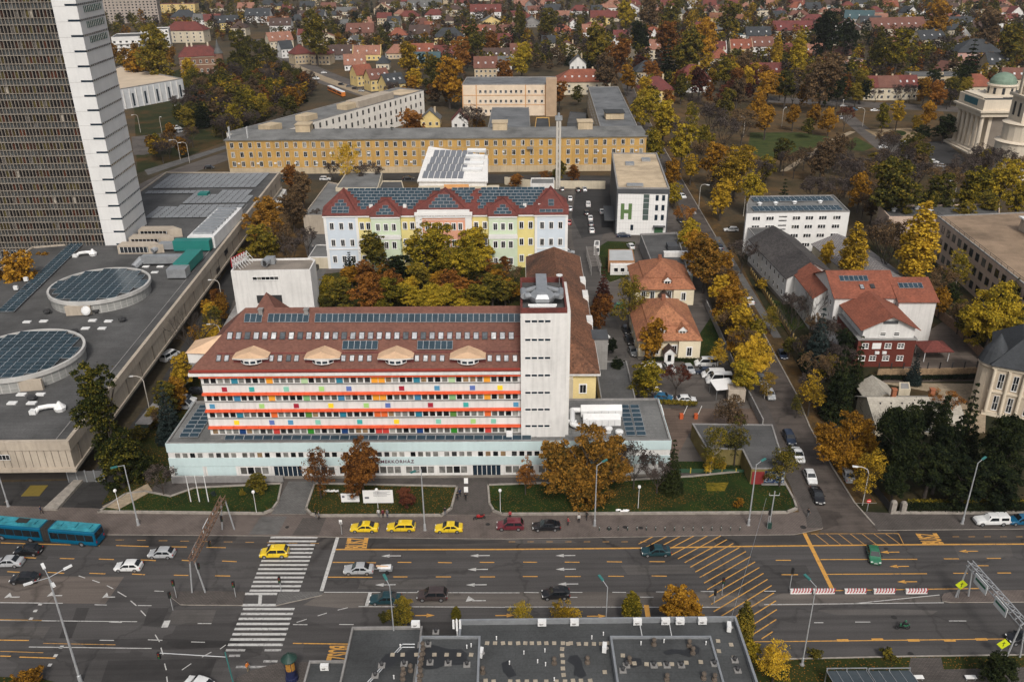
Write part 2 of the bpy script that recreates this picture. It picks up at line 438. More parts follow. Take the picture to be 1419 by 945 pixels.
# slip lane, lighter concrete tone (left)
sheet('turning_lane',gp((-80,797),(0,797.5),(172,799),(146,836),(0,835.5),(-80,836)),asphalt('asphalt_light',(.135,.112,.097),.15,.4),.008)
sheet('median_lane_surface',gp((449,820.6),(1000,820),(1303,826),(1304,834),(1000,841),(700,841.5),(470,842),(420,838)),asphalt('asphalt_median',(.125,.11,.098),.2,.4),.008)
# ---------------------------------------------------------------- side street (right), running away from the camera
SL=[(49.2,112.2),(50.4,113.4),(51.0,116.0),(51.4,138),(52.3,152.8),(53.6,175),(56.6,205),(59.6,235),(61.4,270),(63.6,316),(66.5,412),(72,523),(84,700)]
SR=[(59.6,112.3),(58.9,113.9),(57.9,120),(57.8,130.6),(58.2,145),(59.6,158),(60.8,186),(62.8,226),(65.4,260),(67.2,318),(70.5,412),(76,523),(88,700)]
sheet('side_street',SL+SR[::-1],A_SIDE,.012)
slab('pavement_street_west',[(a-2.6,b)for a,b in SL[1:]]+SL[1:][::-1],PAVE_D,.1235,KERB)
slab('pavement_street_east',SR[2:]+[(a+3.8,b)for a,b in SR[2:]][::-1],LITTER,.12,KERB)
sheet('kerb_line_east',SR[1:]+[(a+.25,b)for a,b in SR[1:]][::-1],KERB,.126)
sheet('footpath_east',[(62.6+.03*(k-186),k)for k in(186,230,262)]+[(64.6+.03*(k-186),k)for k in(262,230,186)],PAVE2,.13)
# ---------------------------------------------------------------- north pavement and lawns
pav=[p for p in NK if p[0]<49.5]
slab('pavement_north',pav[1:]+[(50.2,113.2),(50.9,116),(51.2,124),(48.5,124),(47.8,117.6),(-64,119.6),(-72,121),(-120,124)],PAVE,.12,KERB)
slab('pavement_north_east',[(59.0,112.7)]+[p for p in NK if p[0]>60]+[(240,117.2),(62,117.2),(58.2,117.6),(58.9,113.9)],PAVE_D,.12,KERB)
sheet('pavement_repairs',[G(x,y)for x,y in((405,742),(442,742),(452,718),(420,718))],PAVE_D,.126)
sheet('pavement_repair',[G(x,y)for x,y in((345,741),(385,741),(398,716),(362,716))],PAVE2,.124)
def lawn(name,px,mat,wall=True):
    P_=gp(*px);slab(name,P_,mat,.34,KERB)
    c=sum(P_,Vector())/len(P_);mbw=MB()
    for i in range(len(P_)):
        a,b=P_[i],P_[(i+1)%len(P_)];d=(b-a);L=d.length
        if L<.05:continue
        nrm=Vector((-d.y,d.x,0)).normalized()
        if nrm.dot(c-a)<0:nrm=-nrm
        mbw.obox((a+b)/2+Vector((0,0,.26))+nrm*.05,d/2+d.normalized()*.1,nrm*.17,(0,0,.26))
    if wall:struct(mbw.build(name+'_edge_wall',KERB))
lawn('lawn_west',((137,711),(365,713.5),(378,708),(386,697),(391,672),(270,678),(236,690),(200,683),(175,686)),GRASS)
lawn('lawn_centre',((424,707),(431,714),(440,716.5),(612,716),(626,706),(634,676),(436,672)),GRASS_L)
lawn('lawn_east',((676,674),(678,700),(684,710),(696,714.5),(1090,712),(1104,706),(1100,694),(1076,650),(960,662),(860,668)),GRASS)
# leaf litter lying in drifts on the east lawn
sheet('leaf_drift',gp((852,672),(930,669),(968,690),(940,702),(870,706),(838,696),z=.345),GRASS_L,.345)
sheet('leaf_drifts',gp((978,669),(1010,668),(1004,680),(980,680),z=.349),mixed_ground('yellow_litter',(.03,.04,.008),(.14,.11,.012),(.26,.18,.02),1.2,5),.349)
sheet('forecourt',[(-64,119.8),(46,117.9),(46,131),(-64,131)],PAVE_D,.009)
# entrance walks over the lawn
slab('entrance_path',gp((400,668),(437,668),(424,713),(376,713)),PAVE2,.16,KERB)
slab('entrance_walk',gp((631,664),(676,664),(680,714),(620,714)),PAVE_D,.16,KERB)
# ---------------------------------------------------------------- west service area: ramp and passage beside the mall
sheet('service_road',gp((-60,736),(0,736.5),(137,740.5),(140,712),(190,668),(232,600),(300,480),(330,400),(372,330),(340,330),(205,560),(120,665),(0,668),(-60,668)),A_DARK,.014)
slab('service_ramp',gp((60,708),(80,708),(116,667),(104,667)),KERB,.5)
sheet('garden_strip',gp((140,700),(170,686),(240,665),(232,612),(275,545),(300,490),(290,470),(205,590)),GRASS_L,.018)
sheet('sandy_track',gp((142,704),(205,672),(212,682),(165,708)),SAND,.35)
# ---------------------------------------------------------------- hospital yards between the buildings
sheet('hospital_yard',[(10,131),(47,131),(48.5,148),(49,178),(52,205),(55,235),(56,262),(58,330),(12,330),(12,290),(-75,290),(-78,225),(-62,150),(-50,150),(-50,131)],A_YARD,.007)
sheet('drive',gp((796,262),(842,262),(838,322),(832,335),(842,415),(870,480),(880,560),(845,560),(840,470),(812,400),(792,330)),asphalt('asphalt_drive',(.088,.08,.074),.2,.3),.016)
sheet('parking_yard',gp((800,255),(848,250),(850,322),(806,330),(792,300)),A_DARK,.020)
sheet('parking_court',gp((845,512),(935,505),(1005,510),(1042,560),(1000,640),(870,600)),A_YARD,.022)
sheet('cobbled_court',gp((917,566),(1050,566),(1062,590),(955,600),(925,660),(905,640)),asphalt('cobbles',(.14,.10,.078),.2,.1,.4),.026)
for nm,px in(('garden_bed',((828,344),(842,335),(880,336),(878,362),(892,372),(880,380),(845,392),(832,378))),('garden_beds',((864,297),(876,296),(888,322),(866,324),(858,316))),
               ('yard_lawn',((940,500),(965,470),(985,440),(1000,470),(995,505),(960,507))),('kiosk_lawn',((935,655),(1085,652),(1078,640),(1040,630),(1000,640),(940,640)))):
    slab(nm,gp(*px),GRASS,.14,KERB)
sheet('courtyard_garden',gp((405,432),(735,432),(740,370),(700,360),(480,376),(450,380),(432,400)),GRASS_L,.024)
sheet('courtyard_walk',gp((424,380),(432,300),(450,300),(452,374),(440,402),(432,400)),PAVE2,.030)
sheet('orchard_ground',gp((340,300),(425,240),(420,330),(430,375),(330,385)),LITTER,.028)
# east plots
sheet('plot_ground',gp((1125,720),(1126,600),(1040,470),(1000,360),(1060,340),(1419,300),(1419,700),(1260,712)),mixed_ground('plot_soil',(.012,.016,.008),(.03,.03,.014),(.075,.05,.025),.08),.010)
sheet('school_yard',gp((1258,505),(1270,470),(1330,430),(1372,505),(1366,528),(1220,530)),asphalt('yard_slabs',(.15,.12,.1),.25,.2,.3),.034)
sheet('gravel_yard',gp((1215,530),(1368,532),(1365,600),(1310,600),(1300,545)),SAND,.038)
slab('plot_lawn',gp((1068,415),(1110,425),(1115,455),(1090,460),(1060,430)),GRASS,.1)
# ---------------------------------------------------------------- park, square by the church, far streets
sheet('park_ground',gp((900,130),(1060,140),(1300,140),(1340,230),(1300,285),(1180,275),(1040,262),(960,215)),mixed_ground('park_soil',(.04,.036,.02),(.085,.06,.032),(.16,.09,.036),.05),.013)
sheet('park_lawn',gp((1040,184),(1110,184),(1150,190),(1120,210),(1060,222),(1036,208)),GRASS_P,.021)
sheet('park_meadow',gp((1166,202),(1186,190),(1212,204),(1196,210),(1178,208)),GRASS_P,.021)
sheet('park_path',gp((1080,238),(1090,238),(1166,192),(1186,183),(1178,182),(1150,194)),SAND,.027)
sheet('park_walks',gp((1059,182),(1180,184),(1184,180),(1059,178)),LITTER,.025)
sheet('church_street',gp((1160,160),(1182,160),(1218,190),(1262,198),(1330,228),(1345,245),(1300,236),(1215,207)),A_YARD,.031)
sheet('church_square',gp((1198,180),(1262,178),(1285,194),(1250,197),(1218,192)),mixed_ground('square_gravel',(.22,.16,.09),(.3,.22,.13),(.34,.26,.17),.1),.035)
sheet('square_bed',[G(1244+12*math.cos(t*math.pi/8),185+4*math.sin(t*math.pi/8))for t in range(16)],GRASS,.039)
sheet('church_forecourt',gp((1262,198),(1310,196),(1340,222),(1320,236),(1290,222)),A_DARK,.041)
sheet('far_street',gp((1059,142),(1330,156),(1332,148),(1059,134)),A_YARD,.017)
# tram street top-left, and the park beside it
AV=[(345,55),(392,92),(430,112),(500,134),(530,150)]
AV2=[(372,55),(420,84),(470,105),(528,126),(580,150)]
sheet('tram_street',gp(*AV)+gp(*AV2)[::-1],A_YARD,.015)
sheet('tram_bed',gp((400,92),(440,110),(500,132),(525,140),(534,137),(510,128),(450,106),(412,90)),SAND,.020)
sheet('tower_park',gp((185,130),(260,90),(330,80),(430,130),(330,190),(220,232),(190,240)),mixed_ground('park_soil_west',(.014,.02,.008),(.03,.035,.012),(.09,.05,.02),.06),.011)
sheet('back_road',gp((180,262),(225,240),(320,208),(316,222),(240,250),(200,275)),A_YARD,.023)
sheet('back_road_pavement',gp((200,236),(312,202),(314,206),(205,243)),PAVE2,.029)
sheet('tower_car_park',gp((182,190),(218,186),(262,182),(240,205),(200,215),(185,215)),A_YARD,.033)
sheet('hospital_back_lane',gp((300,247),(900,258),(905,246),(840,244),(320,236)),A_DARK,.019)
sheet('avenue_strip',gp((860,135),(905,135),(960,260),(985,330),(960,330),(935,262),(880,160)),LITTER,.011)
# ================================================================ road markings: painted sheets, one object per kind
ZM=.0165
class Marks(MB):
    def line(s,x0,y0,x1,y1,wd=.15,z=ZM):
        a,b=G(x0,y0),G(x1,y1);d=(b-a).normalized();n=Vector((-d.y,d.x,0))*wd/2
        for k in(a-n,b-n,b+n,a+n):k.z=z
        p=[a-n,b-n,b+n,a+n]
        s.face([(q.x,q.y,z)for q in p])
    def wline(s,a,b,wd,z=ZM):
        a,b=Vector((a[0],a[1],0)),Vector((b[0],b[1],0));d=(b-a).normalized();n=Vector((-d.y,d.x,0))*wd/2
        s.face([(q.x,q.y,z)for q in(a-n,b-n,b+n,a+n)])
    def arrow(s,px,py,dirn=-1,L=3.1,z=ZM+.001,wd=.2,hollow=False,turn=0):
        c=G(px,py);x,y=c.x,c.y
        s.face([(x+dirn*q[0]*L,y+q[1],z)for q in([(-.5,-wd/2),(.12,-wd/2),(.12,wd/2),(-.5,wd/2)]if dirn>0 else[(-.5,wd/2),(.12,wd/2),(.12,-wd/2),(-.5,-wd/2)])])
        h=[(.08,.38),(.5,0),(.08,-.38)]
        if turn:h=[(.0,.1),(.3,.1+turn*.9),(.42,-.2*turn)]
        s.face([(x+dirn*q[0]*L,y+q[1],z)for q in(h if dirn<0 else h[::-1])][::-1])
wl=Marks();yl=Marks();yw=Marks();cw=Marks();ar=Marks();ya=Marks()
for q in('1,752 35,753|51,753.5 98,754.7|110,754.7 138,756|161,755.6 206,757|222,757 259,757.7|286,758 313,758.6|10,791.7 27,792.6|66,792.6 89,794|124,794 146,794.8|183,795 201,796|241,796.6 261,797|298,797.5 319,797.8|'
          '28,772 50,773|83,773.4 103,774|137,774.3 158,775|195,775.5 216,776.4|252,776 262,776.6|308,777 328,778|461,778.8 521,779.4|551,778.8 570,779|607,779 626,779.4|665,778.8 685,779|725,778.5 744.4,778.8|782.5,778.5 803,778.8|'
          '841,778 862,778.3|900,777.8 921.5,778|454.6,799.3 516,799.6|545,799 564.6,799|604,799 625,799|665,799 686,799|724.5,798.5 745,798.5|783,798.5 804.6,798.5|843,798 864.4,798.2|903,797.7 924,798|1075,776 1096,776|1308,774 1329,774|'
          '1367.5,773.4 1387,773.4|1083,796 1105.7,796|1321,794 1341,794|1382,793.6 1401,793.6|1354.5,783.5 1370,783.5|1137,775 1271,774.6|1145,795.4 1284.5,794.6|1155,818 1357,815|-20,858 58,859.5|-60,885 0,886.5|0,886.5 40,887|0,908.5 15,909|27,910 77,911.5|406,891 484,892').split('|'):
    a,b=q.split();x0,y0=map(float,a.split(','));x1,y1=map(float,b.split(','));yl.line(x0,y0,x1,y1,.19)
YB=[(465,761),(560,761.3),(700,761),(880,759.3),(1040,756.7),(1250,754.5),(1419,753.6),(1500,753)]
for a,b in zip(YB,YB[1:]):yl.line(*a,*b,.3)
for a,b in(((1087.5,888.4),(1250,886.6)),((1250,886.6),(1419,884.6)),((1000,889),(1087,888.4))):yl.line(*a,*b,.16)
for x,y in((1168,887),(1216,886),(1266,887),(1316,887),(1360,885.6)):yl.line(x-8,y,x+8,y-.2,.45,ZM+.002)
for x0 in range(10,460,30):yw.line(x0,752-7+x0*.018,x0+12,752-7+x0*.018,.12)
for x0 in list(range(705,900,26))+list(range(1320,1419,22)):yw.line(x0,750.5 if x0<1000 else 743.5,x0+9,750.4 if x0<1000 else 743.4,.12)
for x0,x1,y0,y1 in((0,60,902,904),(60,160,891,893)):yw.line(x0,y0,x1,y1,.12)
# white lines
for q in('449,820.2 684,821|684,821 720,821|497,840 700,841|700,840.6 1000,841|1059,837.4 1308,834.8|1183.4,836 1302,824|0,834.6 87,835.5|-60,834 0,834.6|726,820.5 746.5,820.8|790,820.3 807,820.5|848.6,820.3 867.5,820.5|909,819.8 929,820|971,819.2 990,819.2|'
          '790,827.3 800,827.3|887,827 905.6,827|1059,818.8 1075,818.8|214,818.5 227,819|131,837.5 148,838|191,838.6 210,838.8|-20,859 190,861|151,861.5 169,862|205,886 225,886.7|138,886.6 158,886.9|274,863.5 293,863.6|265,889 284,889.5|1128,862.4 1141,862.4|'
          '1185,861.5 1206,861.5|1315,860 1339,860|406,865 426,865.2|470,864.8 490,865|40,896 210,898|411,862 425,857.6|440,853 453,849|468,845 482,841.6|109,797.5 118,800.6|128,803.5 138,807|148,811 157,815.5|163,819.5 175,826.5|181,832 189,839|195,845.5 202,853|215,879 221,889|223,897 226,907|228,919 230.5,928|'
          '231,937 232,945|252,928 265,919|280,910 293,903|305,899 313,893').split('|'):
    a,b=q.split();x0,y0=map(float,a.split(','));x1,y1=map(float,b.split(','));wl.line(x0,y0,x1,y1,.14)
for x,y in((56,836.6),(49,846),(43,857),(85,896),(77,908),(69,921)):wl.line(x-2.5,y,x+2.5,y+.1,.5)
wl.line(228,869,232,859.5,.9)
for x0,y0,x1,y1,w_ in((468,743.8,445.5,818.6,.55),(513,821,508,839,.5)):wl.line(x0,y0,x1,y1,w_,ZM+.003)
for a,b in(((1114.7,738.5),(1121,751)),((1121,751),(1153.6,817))):yl.line(*a,*b,.62,ZM+.004)
yl.line(895.5,838,899,860,.7,ZM+.004)
# crosswalks
A0,A1,B0,B1=G(375,744.5),G(440,744.5),G(346,818),G(415,818)
for i in range(14):
    t=i/13;a,b=A0.lerp(B0,t),A1.lerp(B1,t);cw.wline(a,b,.44)
A0,A1,B0,B1=G(336.5,843.5),G(408,843.5),G(316,893),G(392,893)
for i in range(8):t=i/7;a,b=A0.lerp(B0,t),A1.lerp(B1,t);cw.wline(a,b,.46)
cwf=Marks();
for i,(f0,f1)in enumerate(((0,.35),(.7,1),(.1,.3),(.75,1),(.3,1))):
    t=1+(i+1 if i<1 else i+(.0 if i<2 else 0))/7;a,b=A0.lerp(B0,t),A1.lerp(B1,t);a2,b2=a.lerp(b,f0),a.lerp(b,f1);cwf.wline(a2,b2,.4)
# crossing over the median: two white bars
for yy in(822.5,838):cw.line(340-(yy-820)*.25,yy,384,yy,.5)
cw.line(361,823,360,838,.5,ZM+.002)
for x,y in((542,770),(665,769.6),(662,788.7),(534,810),(660,810),(783.5,769.5),(784,788.4),(787,808.9)):ar.arrow(x,y)
ar.arrow(658,832,-1,3.2,turn=1);ar.arrow(16,827,-1,2.4,turn=1);ar.arrow(75,825,-1,2.4,turn=1);ar.arrow(150,827,-1,2,turn=1)
for x,y in((1233,764.8),(1246,784.5),(1257,805.8),(1342,763.5)):ya.arrow(x,y,-1,3)
for x,y in((589,852.4),(700,852.4),(827,853.4)):ya.arrow(x,y,1,2.8)
# yellow hatchings: parallel bars clipped to their outline
def hatch(mk,poly,dirv,gap,wd,edge=None):
    P_=[G(a,b)for a,b in poly];d=Vector((dirv[0],dirv[1],0)).normalized();n=Vector((-d.y,d.x,0))
    lo=min(p.dot(n)for p in P_);hi=max(p.dot(n)for p in P_);k=lo+gap*.5
    while k<hi:
        ts=[]
        for i in range(len(P_)):
            a,b=P_[i],P_[(i+1)%len(P_)];ka,kb=a.dot(n)-k,b.dot(n)-k
            if ka*kb<0:q=a.lerp(b,ka/(ka-kb));ts.append(q.dot(d))
        ts.sort()
        for t0,t1 in zip(ts[::2],ts[1::2]):
            if t1-t0>.4:mk.wline(d*t0+n*k,d*t1+n*k,wd,ZM+.004)
        k+=gap
    if edge:
        for i in edge:mk.wline(P_[i],P_[(i+1)%len(P_)],wd*.9,ZM+.0065)
dd=G(910,741)-G(876.6,758)
hatch(yl,((876,759),(905,741),(998,741.5),(1015,752),(1034,764),(1048,780),(1060,797),(1070,812),(1075,830),(1077,850),(1074,868),(1066,885),(1020,885),(990,850),(983,830),(979,812),(972,803),(962,790),(950,780),(934,771),(915,765)),(dd.x,dd.y),1.25,.17)
de=G(1215,753)-G(1196,739)
hatch(yw,((1124,739.5),(1245,739),(1252,753.4),(1140,754.5)),(de.x,de.y),1.7,.15,(0,1))
# BUSZ lettering on the bus lanes
def text_mesh(body,size,ext=0.,spacing=1.0,bold=0.):
    cu=bpy.data.curves.new('t','FONT');cu.body=body;cu.size=size;cu.extrude=ext;cu.space_character=spacing;cu.offset=bold
    cu.align_x='CENTER';cu.align_y='CENTER';cu.resolution_u=3
    o=bpy.data.objects.new('t',cu);COL.objects.link(o);dg=bpy.context.evaluated_depsgraph_get();dg.update()
    me=bpy.data.meshes.new_from_object(o.evaluated_get(dg));bpy.data.objects.remove(o);bpy.data.curves.remove(cu);return me
bus_me=text_mesh('BUSZ',1.0,bold=.03);bus_me.materials.append(P_YEL)
for px,py,rz in((496,752.5,90),(1290,746.2,90),(470,904,-90)):
    o=link('road_lettering',bus_me,None,tuple(G(px,py))[:2]+(ZM+.003,),rad(rz));o.scale=(1.12,4.6,1);struct(o)
for x in(483,509):yl.line(x+.5,745.6,x-1.5,759.5,.12)
struct(wl.build('lane_markings_white',P_WHITE));struct(yl.build('lane_markings_yellow',P_YEL));struct(yw.build('lane_markings_worn',P_YELW))
struct(cw.build('zebra_crossing',P_WHITE));struct(cwf.build('zebra_crossing_worn',P_WORN));struct(ar.build('lane_arrows_white',P_WHITE));struct(ya.build('lane_arrows_yellow',P_YEL))
# traffic islands
slab('traffic_island',gp((232,824),(238,820.5),(280,819.5),(340,820.5),(336,839),(262,838.5),(250,838)),PAVE_D,.16,KERB)
slab('traffic_island',gp((387,821),(440,820.6),(448,822),(446,825),(382,839.5)),PAVE2,.16,KERB)
slab('traffic_island',gp((1304,828),(1308,823),(1320,820.5),(1419,818),(1560,815),(1560,833),(1419,834.5),(1316,835),(1306,833)),PAVE,.16,KERB)
# worn, tyre-darkened and patched stretches of road
def stain(pts,mat,z):q=gp(*pts);sheet('asphalt_patch',q,mat,z)
A_P1=asphalt('asphalt_patch_dark',(.046,.043,.042),.3,.2,.3);A_P2=asphalt('asphalt_patch_light',(.098,.09,.084),.25,.3,.3)
for k,(px,m_)in enumerate(((((106,842),(124,842),(117,860),(100,860)),0),(((206,842),(234,842),(222,869),(198,867)),0),(((90,861),(108,861),(99,884),(82,884)),0),(((100,886),(210,884),(330,888),(345,895),(230,900),(120,896)),0),(((480,747.5),(560,746),(640,748),(700,751),(630,754),(520,753)),0),(((700,748),(790,747.5),(800,752),(720,753)),1),(((240,845),(300,845),(292,866),(230,864)),1),(((330,870),(380,870),(372,884),(324,884)),1),
   (((1130,845),(1230,843),(1300,846),(1290,852),(1160,852)),1),(((1320,755),(1400,754),(1404,772),(1330,774)),1),(((500,803),(620,802),(618,816),(496,816)),1),(((860,783),(960,782),(965,794),(870,796)),1),(((0,868),(70,868),(60,884),(0,884)),1),(((150,915),(300,912),(290,940),(140,945)),0))):stain(px,(A_P1,A_P2)[m_],.0105+k*.0003)
# manhole covers and pavement pits
mh=M('cast_iron',(.03,.028,.027),.7)
for px,py,r,z in((398,731,.35,.13),(1239,855,.4,.02),(1262,906,.4,.02),(676,727,.4,.13),(866,731,.4,.13),(1113,731,.5,.13),(1228,760,.35,.02),(844,733,.45,.13),(888,732,.4,.13)):
    p=G(px,py);struct(MB().lathe([(r,0),(r*.96,.012)],14,0).build('manhole_cover',mh,None,(p.x,p.y,z)))
# ================================================================ building toolkit
G_DARK=rand_glass('window_glass',[(0,(.012,.014,.017)),(.45,(.03,.034,.04)),(.7,(.07,.07,.07)),(.88,(.16,.155,.14))])
G_MIX=rand_glass('window_glass_curtained',[(0,(.010,.011,.013)),(.28,(.04,.041,.042)),(.48,(.12,.115,.105)),(.68,(.22,.215,.2)),(.88,(.34,.33,.3)),(.95,(.3,.2,.11))])
G_SKY=rand_glass('roof_window_glass',[(0,(.5,.51,.53)),(.5,(.35,.36,.38)),(.7,(.62,.62,.62)),(.9,(.10,.11,.12))],.08)
G_BLUE=M('dark_blue_glass',(.014,.026,.04),.15,.2,1,3,.5)
WHITE=M('white_plaster',(.68,.665,.64),.85,.09,.15,1.4,.2,0,.17)
WHITE_F=M('white_frame',(.72,.71,.69),.5,.06)
CREAM=M('cream_plaster',(.56,.49,.37),.9,.12,.2,2,.2,0,.15)
BEIGE=M('beige_concrete',(.42,.36,.29),.9,.14,.2,2,.2,0,.2)
SANDW=M('sand_plaster',(.50,.40,.27),.9,.15,.2,2,.2,0,.2)
OCHRE=M('ochre_plaster',(.52,.315,.10),.9,.16,.15,2,.2,0,.22)
YELLOWP=M('yellow_plaster',(.74,.55,.11),.9,.1,.2,2,.2,0,.08)
GREYC=M('grey_concrete',(.26,.25,.24),.9,.2,.3,2,.2,0,.2)
DGREY=M('dark_grey_panel',(.07,.073,.078),.7,.15)
PLINTH=M('plinth_stone',(.2,.18,.155),.95,.2)
METAL=M('galvanised_metal',(.36,.375,.39),.45,.15,.8,3,.5,.5)
METAL_D=M('dark_metal',(.04,.04,.042),.5,.15)
WMETAL=M('white_metal',(.68,.68,.67),.5,.1)
COPPER=M('patinated_copper',(.17,.24,.18),.7,.2)
BITUMEN=None
def bitumen(name,col,seam=.55):
    """roofing felt: strips with seams, dark wet patches, lighter dust"""
    m,n,l,b=_base(name,.92,.25);v=geo_pos(n)
    r1=ramp(n,[(.3,_mul(col,.62)),(.5,col),(.72,_mul(col,1.35))]);l.new(noise(n,l,.12,7,v,.62),r1.inputs[0])
    br=n.new('ShaderNodeTexBrick');br.inputs['Scale'].default_value=.5;br.inputs['Mortar Size'].default_value=.012
    br.inputs['Color1'].default_value=(1,1,1,1);br.inputs['Color2'].default_value=(.86,.86,.86,1);br.inputs['Mortar'].default_value=(1-seam,)*3+(1,)
    br.inputs['Brick Width'].default_value=3.5;br.inputs['Row Height'].default_value=.55;l.new(v,br.inputs['Vector'])
    c=mixc(n,l,.8,r1.outputs[0],br.outputs['Color'],'MULTIPLY')
    r2=ramp(n,[(.3,(.72,)*3),(.7,(1.1,)*3)]);l.new(noise(n,l,3.5,3,v,.7),r2.inputs[0])
    l.new(mixc(n,l,.9,c,r2.outputs[0],'MULTIPLY'),b.inputs['Base Color']);return m
ROOF_G=bitumen('roofing_felt_grey',(.088,.087,.086));ROOF_D=bitumen('roofing_felt_dark',(.052,.054,.056))
ROOF_L=bitumen('roofing_felt_light',(.17,.17,.165));ROOF_T=bitumen('roof_gravel_tan',(.52,.41,.28),.2);ROOF_B=bitumen('roof_gravel_brown',(.28,.2,.135),.3)
T_BROWN=tiles('tiles_brown_red',(.185,.083,.06),(.135,.06,.046),.25)
T_RED=tiles('tiles_dark_red',(.18,.05,.04),(.115,.038,.033),.28)
T_OLD=tiles('tiles_weathered',(.30,.13,.07),(.14,.07,.048),.5)
T_ORG=tiles('tiles_orange',(.40,.165,.085),(.26,.105,.06),.35)
T_BRI=tiles('tiles_bright_orange',(.29,.095,.056),(.20,.07,.045),.3)
T_SAL=tiles('tiles_salmon',(.36,.17,.115),(.24,.12,.085),.35)
T_MAR=tiles('tiles_maroon',(.17,.045,.04),(.10,.035,.035),.2)
T_BRN=tiles('tiles_brown',(.10,.062,.05),(.06,.042,.038),.3)
T_SLT=tiles('tiles_slate',(.055,.06,.066),(.035,.038,.042),.25)
T_GRY=tiles('tiles_grey',(.16,.16,.155),(.09,.09,.088),.3)
T_TEA=tiles('tiles_teal',(.06,.11,.12),(.05,.08,.09),.2)
T_DIA=tiles('tiles_diamond_cream',(.46,.42,.35),(.34,.31,.26),.2)
AW_RED=M('awning_red',(.60,.085,.03),.6,.12,.8)
TURQ=M('turquoise_plaster',(.50,.61,.615),.85,.06,.2,2,.2,0,.06)
def pvmesh(w,h,th=.06):
    mb=MB();mb.box(0,0,0,w,h,th,0)
    z=th+.004;mb.face([(.035,.035,z),(w-.035,.035,z),(w-.035,h-.035,z),(.035,h-.035,z)],1);return mb.mesh('solar_panel',[PVF,PVC])
PVF=M('panel_frame',(.40,.42,.44),.4,.1)
_m,_n,_l,_b=_base('solar_cells',.16,.6)
_v=geo_pos(_n);_r=ramp(_n,[(.3,(.014,.030,.042)),(.7,(.030,.055,.074))]);_l.new(noise(_n,_l,.5,4,_v),_r.inputs[0]);_l.new(_r.outputs[0],_b.inputs['Base Color']);PVC=_m
_W={}
def winm(w,h,nc=2,nr=1,fm=None,gm=None,fw=.07,sill=True,name='window',split=None,surround=None):
    """window mesh, origin bottom-left on the wall, facing -Y: frame, mullions, panes, sill"""
    fm=fm or WHITE_F;gm=gm or G_DARK;key=(w,h,nc,nr,fm.name,gm.name,fw,sill,name,split,surround.name if surround else 0)
    if key in _W:return _W[key]
    mb=MB();d=-.07
    if surround:mb.box(-.16,-.045,-.16,w+.16,0,h+.2,2,bot=True);
    b0=-.045 if surround else 0
    mb.box(0,d,0,fw,b0,h,0);mb.box(w-fw,d,0,w,b0,h,0);mb.box(fw,d,0,w-fw,b0,fw,0);mb.box(fw,d,h-fw,w-fw,b0,h,0)
    zs=[fw+(h-2*fw)*i/nr for i in range(nr+1)]if not split else[fw,h*split,h-fw]
    xs=[fw+(w-2*fw)*i/nc for i in range(nc+1)]
    for x in xs[1:-1]:mb.box(x-fw*.4,d,fw,x+fw*.4,b0,h-fw,0)
    for z in zs[1:-1]:mb.box(fw,d+.005,z-fw*.4,w-fw,b0,z+fw*.4,0)
    g=d+.015
    for i in range(nc):
        for j in range(len(zs)-1):
            mb.face([(xs[i],g,zs[j]),(xs[i+1],g,zs[j]),(xs[i+1],g,zs[j+1]),(xs[i],g,zs[j+1])],1)
    if sill:mb.box(-.06,-.16,-.07,w+.06,0,0,0)
    _W[key]=mb.mesh(name,[fm,gm]+([surround]if surround else[]));return _W[key]
def wallM(a,b,u=0,z=0,off=0):
    a,b=Vector((a[0],a[1])),Vector((b[0],b[1]));d=(b-a).normalized();p=a+d*u;n=Vector((d.y,-d.x))
    p=p+n*off;an=math.atan2(d.y,d.x);return Matrix.Translation((p.x,p.y,z))@Matrix.Rotation(an,4,'Z')
def merge(items,name):
    """many copies of small meshes into one mesh"""
    mats=[];V=[];F=[];MI=[]
    for me,mx in items:
        o=len(V);V+=[tuple(mx@v.co)for v in me.vertices];idx=[]
        for m in me.materials:
            if m not in mats:mats.append(m)
            idx.append(mats.index(m))
        for p in me.polygons:F.append(tuple(o+i for i in p.vertices));MI.append(idx[p.material_index]if idx else 0)
    me=bpy.data.meshes.new(name);me.from_pydata(V,[],F)
    for m in mats:me.materials.append(m)
    me.polygons.foreach_set('material_index',MI);me.update();return me
class Bld:
    def __init__(s,name,loc,rz,look,cat='building',where=None,group=None,label=None):
        s.root=thing(name,loc if len(loc)==3 else(loc[0],loc[1],0),rz,look,cat,where,group,label);s.reps={}
        s.mw=Matrix.Translation(s.root.location)@Matrix.Rotation(rz,4,'Z')
    def part(s,name,mb,mats,parent=None,label=None):
        o=mb.build(name,mats,parent or s.root)
        if label:o['label']=label
        return o
    def rep(s,me,mx,label=None):s.reps.setdefault(me.name.split('.')[0],[]).append((me,mx,label))
    def wins(s,a,b,me,us,zs,off=0):
        for z in zs:
            for u in us:s.rep(me,wallM(a,b,u,z,off))
    def row(s,a,b,me,n,zs,m0=1.0,m1=None,w=1.2,off=0):
        L=math.hypot(b[0]-a[0],b[1]-a[1]);m1=m0 if m1 is None else m1
        us=[m0+(L-m0-m1-w)*i/max(1,n-1)for i in range(n)];s.wins(a,b,me,us,zs,off)
    def done(s,cap=100):
        for nm,it in s.reps.items():
            if len(it)>cap:
                it.sort(key=lambda t:-inview(s.mw@t[1].translation))
            for me,mx,lb in it[:cap]:
                o=link(nm,me,s.root);o.matrix_local=mx
                if lb:o['label']=lb
            if len(it)>cap:
                o=link(nm,merge([(a,b)for a,b,c in it[cap:]],nm),s.root);o['kind']='stuff'
        s.reps={};return s.root
def inview(p):
    q=PX(p);return scale_at(p)*(1 if 0<q[0]<PW and 0<q[1]<PH else.01)
